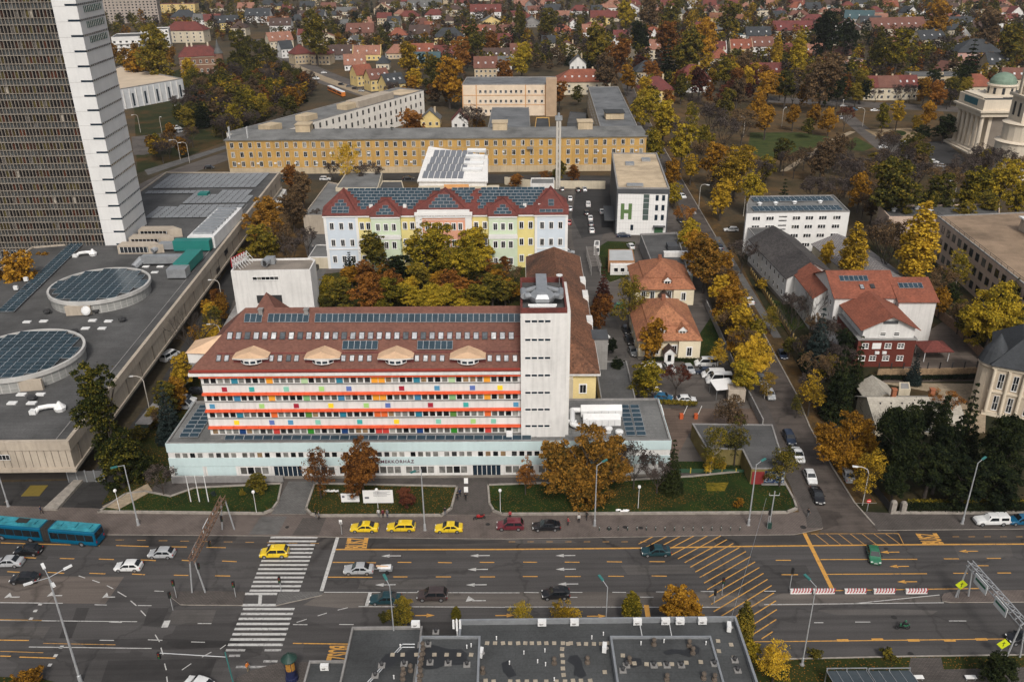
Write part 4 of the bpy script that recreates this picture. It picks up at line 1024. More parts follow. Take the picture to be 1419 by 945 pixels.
for f in range(nf):
    z=9+f*FHt+.9;s_=MB();a,b=Vector((w2,-.35,0)),Vector((e.x,e.y,0));d=(b-a).normalized();n=Vector((d.y,-d.x,0))
    s_.obox((a+b)/2+n*.03+Vector((0,0,z)),(b-a)/2,n*.03,(0,0,.24),0);s_.box(w2-3.0,-.42,z-.24,w2,-.352,z+.24,0)
    for q in range(14):s_.obox(a.lerp(b,(q+.5)/14)+n*.07+Vector((0,0,z)),d*.05,n*.02,(0,0,.24),1)
    TW.part('slot_window',s_,[G_BLUE,WHITE_F],cr)
    s_=MB();s_.box(0.1,-.37,z-.32,w2-3,-.351,z-.28,0);TW.part('panel_joint',s_,[GREYC],cr)
    if z>64:
        s_=MB();A,B=a.lerp(b,.22),a.lerp(b,.92);s_.obox((A+B)/2+n*.05+Vector((0,0,z-1.35)),(B-A)/2,n*.03,(0,0,.8),0)
        for q in range(10):s_.obox(A.lerp(B,(q+.5)/10)+n*.1+Vector((0,0,z-1.35)),d*.05,n*.02,(0,0,.8),1)
        TW.part('stair_window',s_,[M('green_glass',(.03,.09,.08),.2,.2),WHITE_F],cr)
tp=MB();tp.box(-nb*bw,2,TH+.01,-3,18,TH+4,0);TW.part('roof_plant',tp,[GREYC]);TW.done()
# ---------------------------------------------------------------- low canopies beside the mall
b=Bld('mall_canopy',G(140,290,0)[:2],0,'',label='x')if False else None
# ================================================================ buildings north of the hospital
# --- white block with rooftop sign frame
p=G(320,378,14);q=G(430,376,14);B1=Bld('white_block',(p.x,p.y,0),math.atan2(q.y-p.y,q.x-p.x),'x',label='plain white windowless block with flat dusty roof and red rooftop sign frame')
Wd=(q-p).length;D1=8.5;pol=[(0,0),(Wd,0),(Wd,D1-1.5),(Wd-1.5,D1),(0,D1)]
B1.part('walls',walls(pol,14),WHITE);B1.part('roof',flatroof(pol,14.01,.45,.3),[bitumen('dusty_roof',(.22,.19,.16),.2),WHITE])
B1.rep(winm(4.6*1.4,.95,6,1,WHITE_F,G_DARK,.1),wallM((0,0),(Wd,0),5.0,11.9));B1.part('dark_opening',MB().box(5.4,-.06,5.8,11.6,-.002,7.9),METAL_D)
v=MB();v.tube((7.5,3.2,15.1),(7.9,5.8,15.2),.95,n=14,m=0);v.tube((7.42,3.1,15.1),(7.5,3.25,15.1),.72,n=14,m=1);v.box(7.4,5,14.1,9.6,6.6,15.9,0);B1.part('roof_fan',v,[METAL,METAL_D])
sg=MB();
for k in range(7):
    x0,y0=.4+k*.33,.9+k*1.0
    sg.tube((x0,y0,14.4),(x0,y0,17.5-k*.12),.07,n=5,m=0);sg.tube((x0,y0,17.2),(x0+1.9,y0,14.4),.06,n=5,m=0);sg.tube((x0,y0,15.8),(x0+1.0,y0,15.8),.05,n=5,m=0);
    if k:sg.tube((x0-.33,y0-1.0,14.6),(x0,y0,17.2),.05,n=5,m=0);sg.tube((x0-.33,y0-1,17.2),(x0,y0,14.6),.05,n=5,m=0);sg.tube((x0-.33,y0-1,15.9),(x0,y0,15.9),.05,n=5,m=0)
sf=B1.part('rooftop_sign_frame',sg,[WMETAL]);L_=MB()
for k,ch in enumerate('HOPITAL'):
    pass
for k in range(6):
    x0,y0=.22+k*.33,1.0+k*1.0;L_.obox((x0,y0+.3,16.0+(k%2)*.35),(.11,.33,0),(-.06,.02,0),(0,0,1.0-(k%3)*.2),0)
L_.path([(.2,.8,17.3),(.9,3,17.2),(2.0,6.6,17.0)],.12,6);B1.part('sign_panels',L_,[M('sign_red',(.45,.03,.04),.5,.1)],sf);B1.done()
# --- brown-roofed north-south wing behind the lift tower, yellow end wall
WB=Bld('yellow_wing',(3.5,150,0),rad(-1),'x',label='long wing with brown tiled gable roof and pale yellow end wall behind the lift tower')
WL,WW=66,13.0;mb=MB();mb.box(0,0,0,WW,WL,10.2,0);mb.box(5.6,-1.6,0,8.4,-.002,9.6,1);WB.part('walls',mb,[M('pale_yellow_plaster',(.72,.58,.28),.9,.1),CREAM])
mb=MB();mb.hip(0,0,WW,WL,10.3,15.6,WW/2,.7,0);rf=WB.part('roof',mb,[tiles('tiles_brown_patched',(.27,.12,.065),(.085,.05,.036),.5,.09)]);WB.part('eaves',MB().box(-.8,-.8,9.8,WW+.8,WL+.8,10.17),WHITE)
for z in(5.6,1.8):WB.rep(winm(1.3,1.9,2,1,surround=WHITE_F),wallM((0,0),(1,0),9.8,z))
WB.row((WW,0),(WW,WL),winm(1.2,1.8,2,1),14,(1.6,5.6),3)
for k in range(7):pk=MB().obox((WW/2+3.2,10+k*7.5,12.98),(.5,0,-.4),(0,.6,0),(.06,0,.08));WB.part('roof_window',pk,METAL_D,rf)
for k,(y,s)in enumerate(((22,1),(36,1.3),(46,1))):WB.part('chimney',MB().box(WW-.4,y,9.9,WW+.9,y+3.2*s,11.4),WHITE,rf)
gb=MB();gb.box(WW+.01,14.5,0,WW+3.6,19,10.4,0);gb.box(WW+.0,14.4,10.401,WW+3.7,19.1,10.7,1);WB.part('lift_annex',gb,[GREYC,DGREY]);WB.done()
# --- low flat annexes right of the wing
b=Bld('yard_annex',(17.6,143,0),rad(-1),'x',label='low flat grey-roofed annex with white entrance porch beside the yellow wing');b.part('walls',MB().box(0,0,0,7,25,3.3),CREAM)
b.part('roof',flatroof(boxpoly(0,0,7,25),3.31,.25,.25),[ROOF_G,GREYC]);po=MB();po.box(7.3,3.0,2.5,12,6.8,2.9,0)
for x,y in((7.6,3.3),(11.6,3.3),(11.6,6.4),(7.6,6.4)):po.box(x-.15,y-.15,0,x+.15,y+.15,2.5,0)
po.box(8,6.9,0,11.4,7.1,2.4,1);b.part('porch',po,[WHITE,METAL_D]);b.row((0,0),(7,0),winm(1.2,1.2),2,(1.2,));b.done()
# --- colourful building
YEL2=M('soft_yellow_plaster',(.68,.58,.24),.9,.07)
CBX,CBY=-53.2,237.2;CB=Bld('colourful_wing',(CBX,CBY,0),rad(-.9),'x',label='long three-storey wing with pastel blue, yellow, green and coral sections and red roof')
def cx_(px,y=237):return GY(px,330,y).x-CBX
H0=16.0;pale_b,pale_g,coral=M('pale_blue_plaster',(.56,.62,.68),.9,.05),M('pale_green_plaster',(.54,.62,.46),.9,.06),M('coral_plaster',(.68,.34,.23),.9,.07)
secs=[(0,15.2,pale_b,0,3),(15.2,20.6,YEL2,0,2),(20.6,31.0,pale_g,-1.3,3),(31.0,36.6,YEL2,0,2),(36.6,52.6,coral,-1.0,6),(52.6,58.2,YEL2,0,2),(58.2,68.2,pale_g,-1.3,3),(68.2,0,YEL2,0,2),(0,0,pale_b,-.3,3)]
xe_=[cx_(p)for p in(451,498,517,557,578,655,678,717,741,786)]
CD=15.0
WC=winm(1.15,2.0,2,1,surround=WHITE_F)
for i,(_,_,mt,yo,nw)in enumerate(secs):
    x0,x1=xe_[i],xe_[i+1];mb=MB();mb.box(x0,yo,0,x1,CD-(i%2)*.5,H0,0)
    if i in(0,8):
        for z in(5.8,):mb.box(x0-.1,yo-.15,z,x1+.1,yo-.002,z+.3,1)
        mb.box(x0-.05,yo-.12,0,x0+.7,yo-.003,H0,1);mb.box(x1-.7,yo-.12,0,x1+.05,yo-.003,H0,1)
    if i==4:
        for xx in(x0,x1-1.9):mb.box(xx,yo-.2,0,xx+1.9,yo-.003,H0+1.2,1)
        mb.box(x0-.2,yo-.35,H0,x1+.2,yo+.3,H0+1.1,1);mb.box(x0+.6,yo-.25,H0+1.1,x1-.6,yo+.1,H0+1.9,1)
    if i in(2,6):mb.box(x0-.1,yo-1.2,9.6,x1+.1,yo-.003,10.2,1);mb.box(x0+.1,yo-1.1,0,x1-.1,yo-.004,9.59,0);mb.box(x0,yo-1.25,10.2,x1,yo-1.1,11,1)
    mb.box(x0-(.3 if i in(0,8)else 0),yo-.3,H0-.45,x1,yo-.004,H0+.02,1);mb.box(x0,yo-.06,14.9,x1,yo-.005,15.0,1)if i not in(1,3,5,7)else None
    CB.part('facade_section',mb,[mt,WHITE_F])
    L=x1-x0;W_=1.15;dy=yo-(.05 if i not in(2,6)else.05)
    for fl,z in enumerate((1.9,6.9,11.9)):
        y_=dy if not(i in(2,6)and z<9)else yo-1.13
        if nw==6:us=[x0+2.7+k*(L-6.6)/5 for k in range(6)]
        elif nw==3:us=[x0+L*.16+k*(L*.68-W_)/2 for k in range(3)]
        else:us=[x0+L*.12+k*(L*.76-W_)for k in range(2)]
        for u in us:CB.rep(WC,Matrix.Translation((u,y_+.05,z)))
CB.row((0,CD),(0,0),WC,3,(1.9,6.9,11.9),2);CB.row((xe_[-1],0),(xe_[-1],CD),WC,3,(1.9,6.9,11.9),2)
XE=xe_[-1];mb=MB();ZRg=21.6;mb.hip(0,0,XE,CD,H0+.15,ZRg,5.2,.35,0)
zk=(ZRg-H0)/(CD/2)
def xg(mb,xa,xb,yo,zp,run):
    """cross gable with hipped front: pointed triangular slopes facing the court"""
    xm=(xa+xb)/2;A,B=(xa-.3,yo-.35,H0+.2),(xb+.3,yo-.35,H0+.2);Pk=(xm,yo+run,zp);Bk=(xm,yo+run+(zp-H0)/zk*1.0,zp)
    Lb,Rb=(xa-.3,CD/2,ZRg-1),(xb+.3,CD/2,ZRg-1)
    mb.face([A,B,Pk],1);mb.face([B,(xb+.3,yo+2.5,H0+2.0),(xm,CD/2+1,zp),Pk],0);mb.face([(xa-.3,yo+2.5,H0+2.0),A,Pk,(xm,CD/2+1,zp)],0)
    mb.box(xa-.3,yo-.35,H0+.02,xb+.3,yo+.2,H0+.19,0)
for i,zp,run in((0,22.0,5.5),(2,19.8,3.8),(4,21.9,5.4),(6,19.9,3.8),(8,22.1,5.7)):xg(mb,xe_[i],xe_[i+1],secs[i][3]-(0 if i not in(2,6)else 0),zp,run)
crf=CB.part('roof',mb,[T_RED,T_RED]);an=math.atan(zk)
PVc=pvmesh(1.62,1.0);PVv=pvmesh(.98,1.62)
def mslope(u,s,off=.16):return Matrix.Translation((u,s*math.cos(an)-.35+.0,H0+.2+s*math.sin(an)+off))@Matrix.Rotation(an,4,'X')
SLn=(CD/2+.35)/math.cos(an)
def band(xa,xb,s0,n,me=PVc,w=1.68):
    k=0
    while xa+k*w+w<=xb+.05:CB.rep(me,mslope(xa+k*w,s0));k+=1
GAB=((0,22.0),(2,19.8),(4,21.9),(6,19.9),(8,22.1))
def gz(u):
    z=0
    for i,zp in GAB:h_=(xe_[i+1]-xe_[i])/2+.3;d_=abs(u-(xe_[i]+xe_[i+1])/2);z=max(z,zp-(zp-H0-1.6)*d_/h_)if d_<h_ else z
    return z
for r in range(7):
    s0=SLn-1.35-r*1.08;zt=H0+.2+(s0+.5)*math.sin(an);u=xe_[0]+4.6+r*1.0
    while u<XE-6.2-r*1.0:
        if max(gz(u-.2),gz(u+.8),gz(u+1.8))<zt-.05 and not(abs(u-xe_[5]-.2)<.9):CB.rep(PVc,mslope(u,s0))
        u+=1.68
def gslope(i,zp,run,rows_):
    yo=secs[i][3];a2=math.atan2(zp-H0-.2,run+.35);xm=(xe_[i]+xe_[i+1])/2
    for s,n in rows_:
        for k in range(n):
            u=xm-(n*1.68)/2+k*1.68;CB.rep(PVc,Matrix.Translation((u,yo-.35+s*math.cos(a2),H0+.2+s*math.sin(a2)+.16))@Matrix.Rotation(a2,4,'X'))
gslope(0,22.0,5.5,((.6,3),(1.65,3),(2.8,2),(3.9,1)));gslope(2,19.8,3.8,((.4,3),(1.45,2),(2.5,1)));gslope(4,21.9,5.4,((2.4,5),(3.5,4),(4.6,3),(5.7,2)));gslope(6,19.9,3.8,((.4,3),(1.45,2),(2.5,1)));gslope(8,22.1,5.7,((.5,4),(2.6,1),(3.7,1)))
for px in(514,561,748,727):p=GY(px,292,238.5)-Vector((CBX,CBY,0));CB.part('chimney',MB().box(p.x-.5,p.y+.5,H0+.8,p.x+.5,p.y+1.3,H0+2.6),WHITE,crf)
st=MB();st.box(-6,0,0,-.3,11,3.4);CB.part('entrance_annex',st,CREAM);CB.part('annex_roof',flatroof(boxpoly(-6,0,-.3,11),3.41,.3,.2),[ROOF_L,WHITE]);CB.done()
# --- annexes behind: flat grey roofs, hall with tilted white roof, boundary wall
def flatb(name,pts,h,wm,rm,label,zpx=True,par=.4,win=None,pm=None):
    P_=[G(a,b,h)if zpx else Vector((a,b,0))for a,b in pts];c=sum(P_,Vector())/len(P_);L=[(p.x-c.x,p.y-c.y)for p in P_]
    ar_=sum(L[i][0]*L[(i+1)%len(L)][1]-L[(i+1)%len(L)][0]*L[i][1]for i in range(len(L)))
    if ar_<0:L=L[::-1]
    b=Bld(name,(c.x,c.y,0),0,'',label=label);b.part('walls',walls(L,h),wm);b.part('roof',flatroof(L,h+.01,par,.3),[rm,pm or wm]);b.L=L;b.h=h
    if win:
        me,n,zs,edges=win
        for i in edges:b.row(L[i],L[(i+1)%len(L)],me,n,zs,1.2,1.2,1.2)
    return b
flatb('flat_annex',((420,300),(452,300),(478,258),(455,253)),6,BEIGE,ROOF_L,'narrow flat-roofed beige annex left of the pastel wing').done()
flatb('flat_annex',((465,262),(524,262),(530,240),(480,240)),7,CREAM,ROOF_L,'square cream block with grey flat roof behind the pastel wing').done()
flatb('flat_annex',((524,264),(560,264),(557,252),(530,252)),5.5,CREAM,ROOF_G,'small cream annex with grey roof beside the tilted white hall').done()
flatb('low_shed',((378,277),(390,277),(397,264),(386,263)),3,WMETAL,M('light_sheet',(.55,.54,.5),.6),'small white canopy at the edge of the mall').done()
p0,p1,p2=G(578,251,7),G(676,252,7),G(676,216,12.0);p3=hit(594,203,p0,(p1-p0).cross(p2-p0).normalized())
b=Bld('solar_hall',(p0.x,p0.y,0),0,'',label='white hall with big tilted roof of grey solar panels behind the pastel wing');lc=[q-Vector((p0.x,p0.y,0))for q in(p0,p1,p2,p3)]
mb=MB();mb.prism([(lc[0].x+.5,lc[0].y+.5),(lc[1].x-.5,lc[1].y+.5),(lc[2].x-.5,lc[2].y-.5),(lc[3].x+.5,lc[3].y-.5)],0,6.4,0);b.part('walls',mb,[WHITE])
mb=MB();T_=[Vector(q)for q in lc];N_=(T_[1]-T_[0]).cross(T_[3]-T_[0]).normalized();mb.face([q for q in T_]);mb.face([q-N_*.5 for q in T_[::-1]])
for i in range(4):j=(i+1)%4;mb.face([T_[i]-N_*.5,T_[j]-N_*.5,T_[j],T_[i]])
for i in(1,2,3):j=(i+1)%4;mb.face([(T_[i].x,T_[i].y,6),(T_[j].x,T_[j].y,6),T_[j]-N_*.5,T_[i]-N_*.5])
b.part('roof',mb,[WHITE]);PVg=MB().box(0,0,0,1.9,5.2,.08,0).mesh('solar_panel',[M('grey_solar',(.17,.18,.2),.3,.1)])
ux,uy=(T_[1]-T_[0]).normalized(),(T_[3]-T_[0]);uyn=N_.cross(ux)
for i in range(7):
    for j in range(4):
        p=T_[0]+ux*(1.5+i*2.2+j*.55)+uyn*(2.0+j*5.5)+N_*.1;mx=Matrix((ux,uyn,N_)).transposed().to_4x4();mx.translation=p
        if i<7:b.rep(PVg,mx)
rv=MB()
for k in range(4):p=T_[0]+ux*19.5+uyn*(8+k*5)+N_*.5;rv.obox(p,ux*3.6,uyn*.9,N_*.45)
b.part('ventilation_louvres',rv,WMETAL)['kind']='stuff';b.part('base_wall',MB().box(.5,-3,0,30,-.2,5.2),CREAM);b.part('coral_gable',MB().box(10,-3.2,0,19,-3.01,6.4),M('orange_plaster',(.72,.36,.14),.9));b.done()
flatb('white_cabin',((735,256),(768,256),(768,248),(736,248)),5,WHITE,ROOF_L,'small white rooftop-height cabin behind the right end of the pastel wing').done()
def wallrun(name,pts,h,th,mat,label,cat='wall',posts=None,pm=None,cap=None):
    P_=[G(a,b)if b>0 else None for a,b in pts];o0=P_[0];t=Bld(name,(o0.x,o0.y,0),0,'',cat,label=label);mb=MB()
    for a,b in zip(P_,P_[1:]):
        a,b=a-o0,b-o0;d=(b-a);n=Vector((-d.y,d.x,0)).normalized();mb.obox((a+b)/2+Vector((0,0,h/2+.02)),d/2+d.normalized()*th*.4,n*th/2,(0,0,h/2))
    t.part('wall_panel',mb,mat)
    if cap:
        mb=MB()
        for a,b in zip(P_,P_[1:]):a,b=a-o0,b-o0;d=(b-a);n=Vector((-d.y,d.x,0)).normalized();mb.obox((a+b)/2+Vector((0,0,h+.09)),d/2+d.normalized()*th*.5,n*(th/2+.06),(0,0,.06))
        t.part('coping',mb,cap)
    if posts:
        me=MB().box(-.09,-.09,0,.09,.09,posts[1]).mesh('post',[pm or mat])
        for a,b in zip(P_,P_[1:]):
            n=max(1,int((b-a).length/posts[0]))
            for k in range(n+1):t.rep(me,Matrix.Translation(a.lerp(b,k/n)-o0))
    return t.done()
wallrun('boundary_wall',((700,256),(740,261),(838,262)),3.0,.4,CREAM,'cream boundary wall behind the car park by the tall mast')
# --- chimney mast
p=G(773,262);c=Bld('chimney_mast',(p.x,p.y,0),0,'','chimney',label='tall slender pale concrete chimney mast before the ochre building');mb=MB();mb.box(-.9,-.8,0,-.12,.8,26,0);mb.box(.12,-.8,0,.9,.8,26,0)
for k in range(9):mb.box(-.12,-.5,1.5+k*3,.12,.5,2.0+k*3,0)
c.part('shaft',mb,[M('pale_concrete',(.48,.45,.4),.9,.1)]);c.part('head',MB().box(-1.3,-1.1,26.01,1.3,1.1,27.4).lathe([(.5,27.4),(.5,28.4),(.2,28.6)],8,0),METAL);c.done()
# --- long ochre building with its wings
OW=winm(1.35,2.05,2,1,None,G_MIX,surround=M('sand_surround',(.42,.37,.28),.9));OWl=winm(1.3,1.6,2,1)
Y=Bld('ochre_building',(-115,349.5,0),math.atan2(-1.2,170),'',label='very long three-storey ochre building with grey low roof across the back')
YL,YD,YHh=170.3,20,14.0;mb=MB();mb.box(0,0,0,YL,YD,YHh,0);mb.box(-.1,-.12,0,YL+.1,-.003,2.6,1);mb.box(-.2,-.3,YHh-.5,YL+.2,-.004,YHh-.05,2)
for k in range(16):mb.box(k*11.3-.15,-.16,2.6,k*11.3+.15,-.006,YHh-.5,2)
mb.box(0,-.05,YHh-3.9,YL,-.005,YHh-3.7,2);Y.part('walls',mb,[OCHRE,SANDW,M('sand_trim',(.42,.33,.2),.9)]);Y.row((0,0),(YL,0),OW,46,(3.2,7.0,10.8),1.5);Y.row((YL,0),(YL,YD),OW,4,(3.2,7.0,10.8),1.5)
mb=MB();mb.hip(-.2,0,YL,YD,YHh+.05,YHh+2.0,9.9,.6,0);yr=Y.part('roof',mb,[ROOF_L]);RFG=bitumen('sheet_roof_grey',(.15,.155,.16),.3)
for x in(27,108,143):Y.part('roof_cabin',MB().box(x,7,14.8,x+6,13,18.4).box(x-.3,6.7,18.401,x+6.3,13.3,18.6),SANDW,yr)
bl=MB().box(0,-1.2,0,2.4,0,.9).mesh('balcony',[GREYC]);
for u in(52,122):Y.rep(bl,wallM((0,0),(1,0),u,9.4))
for k in range(22):x=4+k*7.7+random.uniform(-1,1);Y.rep(MB().box(0,-.3,0,.9,0,.6).mesh('air_conditioner',[WMETAL]),wallM((0,0),(1,0),x,random.choice((4.2,8.0))))
for px in(318,343):
    s=GY(px,188,351)-Vector((-115,349.5,0));sgn=MB();sgn.box(s.x-.1,1,14.2,s.x+.1,2.6,19,0);Y.part('rooftop_sign_panel',sgn,[WMETAL])
Y.done()
def polyb(name,P_,h,wm,rm,label,pitch=1.2,trim=None,root=None):
    c=sum((Vector((a,b,0))for a,b in P_),Vector())/len(P_);L=[(a-c.x,b-c.y)for a,b in P_];b=Bld(name,(c.x,c.y,0),0,'',label=label);b.part('walls',walls(L,h),wm);b.L=L
    b.roof=b.part('roof',flatroof(L,h+.01,.3,.4),[rm,trim or GREYC]);return b
b=polyb('white_wing',[(-103.5,352),(-45.2,467),(-60.5,477.5),(-119,364)][::1],14,M('off_white_plaster',(.78,.74,.67),.9,.1,.2,2,.2,0,.18),ROOF_L,'diagonal white wing running back from the ochre building')
WWm=winm(1.2,2.2,2,1,METAL_D,G_DARK,.08,False)
b.row(b.L[0],b.L[1],WWm,25,(2.6,6.6,10.8),13,3)
pa,pb=Vector((*b.L[0],0)),Vector((*b.L[1],0));dd_=(pb-pa).normalized();nn_=Vector((dd_.y,-dd_.x,0))
pm_=MB();pm_.obox(pa+dd_*88-nn_*5+Vector((0,0,15.6)),dd_*15,nn_*3.6,(0,0,1.5),0);b.part('roof_storey',pm_,[BEIGE],b.roof)
for u in(70,40,16):pm_=MB();pm_.obox(pa+dd_*u-nn_*6+Vector((0,0,15.3)),dd_*4,nn_*3,(0,0,1.2),0);b.part('roof_cabin',pm_,[SANDW],b.roof)
b.part('rooftop_terrace_roof',MB().obox(pa+dd_*118-nn_*7+Vector((0,0,14.35)),dd_*8,nn_*6,(0,0,.1)),ROOF_T);b.done()
b=polyb('east_wing',[(38.5,369.5),(54.5,369),(58.5,474),(42.4,475)],13.6,SANDW,RFG,'long grey-roofed wing behind the right end of the ochre building');b.row(b.L[3],b.L[0],OWl,15,(6,10),4)
pc=MB();pc.box(-6,-38,13.9,2,-30,16.6,0);pc.box(-6.4,-38.4,16.601,2.4,-29.6,16.9,1);b.part('roof_cabin',pc,[SANDW,ROOF_D],b.roof);b.done()
b=Bld('cream_building',(-25,471,0),math.atan2(-2.5,49),'',label='cream three-storey building with blue-grey roof and orange pilasters behind the ochre block')
mb=MB();mb.box(0,0,0,50,26,16,0);ORT=M('orange_trim',(.55,.30,.14),.9)
for x in(-.1,7.2,33.5,44):mb.box(x,-.15,0,x+.5,-.003,16,1)
mb.box(-.1,-.12,10.5,50,-.004,10.8,1);mb.box(-.1,-.12,5.5,50,-.004,5.8,1);b.part('walls',mb,[M('pale_cream_plaster',(.66,.54,.41),.9,.1),ORT]);b.part('roof',flatroof(boxpoly(0,0,50,26),16.01,.5,.5),[RFG,GREYC])
b.part('stair_tower',MB().box(44.6,-2.5,0,50.3,6,19,0),M('tan_tower',(.42,.3,.2),.9,.12));b.row((8,0),(33,0),OWl,9,(6.8,11.8),1);b.row((34,0),(44,0),OWl,3,(6.8,11.8),1);b.rep(OWl,wallM((0,0),(1,0),3,6.8));b.row((8,0),(33,0),OWl,9,(1.6,),1);b.done()
flatb('grey_pavilion',((676,178),(735,178),(733,150),(682,150)),10,GREYC,RFG,'flat grey-roofed pavilion in the courtyard behind the ochre block').done()
flatb('courtyard_shed',((786,172),(812,172),(812,158),(790,156)),6,DGREY,ROOF_G,'dark low shed in the courtyard left of the east wing').done()
flatb('yellow_tower_block',((741,178),(762,178),(761,164),(743,164)),14.5,OCHRE,ROOF_D,'small ochre stair block rising from the courtyard').done()
# --- H building
hb=Bld('white_clinic',(33.9,265.6,0),math.atan2(-1.2,16.2),'',label='white panel-clad clinic block with green letter H and tan gravel roof')
mb=MB();mb.box(0,0,0,16.2,48,15.1,0);mb.box(-.12,-.12,13.6,16.3,-.003,15.12,1);mb.box(-.2,-.1,0,-.003,48.1,15.13,1);mb.box(-.11,-.12,0,.28,-.004,13.6,1);mb.box(15.9,-.12,0,16.3,-.004,13.6,1);mb.box(16.203,-.1,12.4,16.35,48,15.13,1)
hp=M('white_panels',(.72,.71,.69),.6,.05);hw_=hb.part('walls',mb,[hp,DGREY])
jn=MB();
for k in range(1,17):jn.box(.3+k*.93,-.015,.2,.32+k*.93,-.001,13.6)
for k in range(1,7):jn.box(.3,-.013,k*2.0,15.9,-.001,k*2.0+.025)
hb.part('panel_joints',jn,GREYC,hw_)['kind']='stuff'
hb.part('roof',flatroof(boxpoly(-.2,-.1,16.3,48.1),15.14,.4,.5),[ROOF_T,GREYC])
H_=MB();gr=M('logo_green',(.10,.17,.06),.6,.05);H_.box(1.3,-.09,5.2,2.4,-.02,10.4);H_.box(3.7,-.09,5.2,4.8,-.02,10.4);H_.box(2.4,-.085,7.2,3.7,-.025,8.4);hb.part('letter_h_sign',H_,[gr])
st=MB();st.box(8.3,-.07,5.0,10.1,-.01,13.4,0)
for z in(6.6,8.6,10.6,12):st.box(8.3,-.1,z,10.1,-.072,z+.25,1)
hb.part('stair_window',st,[M('grey_green_glass',(.08,.11,.10),.2),METAL]);HW=winm(.95,1.8,1,1,DGREY,G_BLUE,.06,False)
for x,zs in((12.1,(5,8.2,11.4)),(14.1,(5,8.2,11.4)),(4.6,(1.6,))):hb.wins((0,0),(1,0),HW,[x],zs)
hb.part('entrance',MB().box(12.3,-.3,0,15,-.005,2.9,0).box(11.8,-1.4,3.0,15.6,-.003,3.25,1),[M('green_glass_door',(.05,.12,.06),.2),DGREY])
hb.row((0,48),(0,0),winm(1.0,1.6,1,1,WHITE_F,G_BLUE),10,(5,8.2,11.4),1.5);sk=MB();sk.box(3,2.2,15.3,8.2,4.4,15.9);hb.part('skylight',sk,METAL)
for x,y in((4,30),(10,36)):hb.part('roof_hatch',MB().box(x,y,15.2,x+3,y+3.4,15.9),METAL)
hb.part('side_canopy',MB().box(-3.6,4,3.4,-.25,20,3.7),DGREY);hb.done()
# --- small pavilions and sheds in the yard
b=flatb('pump_house',((843,362),(880,362),(877,346),(843,346)),3.6,M('brick_band',(.32,.17,.09),.9,.2),M('light_sheet_roof',(.42,.43,.43),.6,.1),'small brick-banded hut with pale sheet roof in the yard',par=.1);b.done()
b=flatb('site_cabin',((846,368),(880,368),(879,364),(846,364)),3.0,WHITE,WHITE,'white site cabin right before the brick-banded hut',par=.1);b.row(b.L[0],b.L[1],winm(1.2,1.2,1,1),3,(1.1,),1);b.done()
b=flatb('yard_depot',((887,326),(938,324),(952,372),(905,372)),4.2,GREYC,ROOF_G,'low dark flat-roofed depot below the white clinic',par=.5);b.part('white_roof_unit',MB().box(-1,-6,4.25,6,-4.2,5.6),WHITE);b.part('roof_cabin',MB().box(1,-1,4.25,4,3,5.8),DGREY);b.done()
p=G(825,380);b=Bld('pergola',(p.x,p.y,0),0,'','pergola',label='grey timber pergola in the green bed by the drive');
for i in range(2):
    for j in range(6):b.rep(MB().box(-.1,-.1,0,.1,.1,2.8).mesh('post',[GREYC]),Matrix.Translation((i*2.6-1.3,j*3-1,0)))
for j in range(14):b.rep(MB().box(-1.7,-.07,2.95,1.7,.07,3.1).mesh('rafter',[M('grey_timber',(.2,.18,.165),.9)]),Matrix.Translation((0,j*1.2-1,0)))
for i in range(2):b.part('beam',MB().box(i*2.6-1.4,-1.5,2.8,i*2.6-1.2,16,2.949),GREYC)
b.done()
b=flatb('gate_lodge',((823,341),(831,341),(831,334),(824,334)),3,WHITE,ROOF_L,'tiny white gate lodge at the head of the drive',par=.15);b.rep(winm(1.2,1.4,1,1),Matrix.Translation((-.6,b.L[0][1],1)));b.done()
b=flatb('storage_tank_shed',((930,383),(960,383),(958,374),(938,374)),3.6,M('pale_green_sheet',(.42,.46,.40),.7),WMETAL,'pale green shed beside the upper orange-tiled villa',par=.15);b.done()
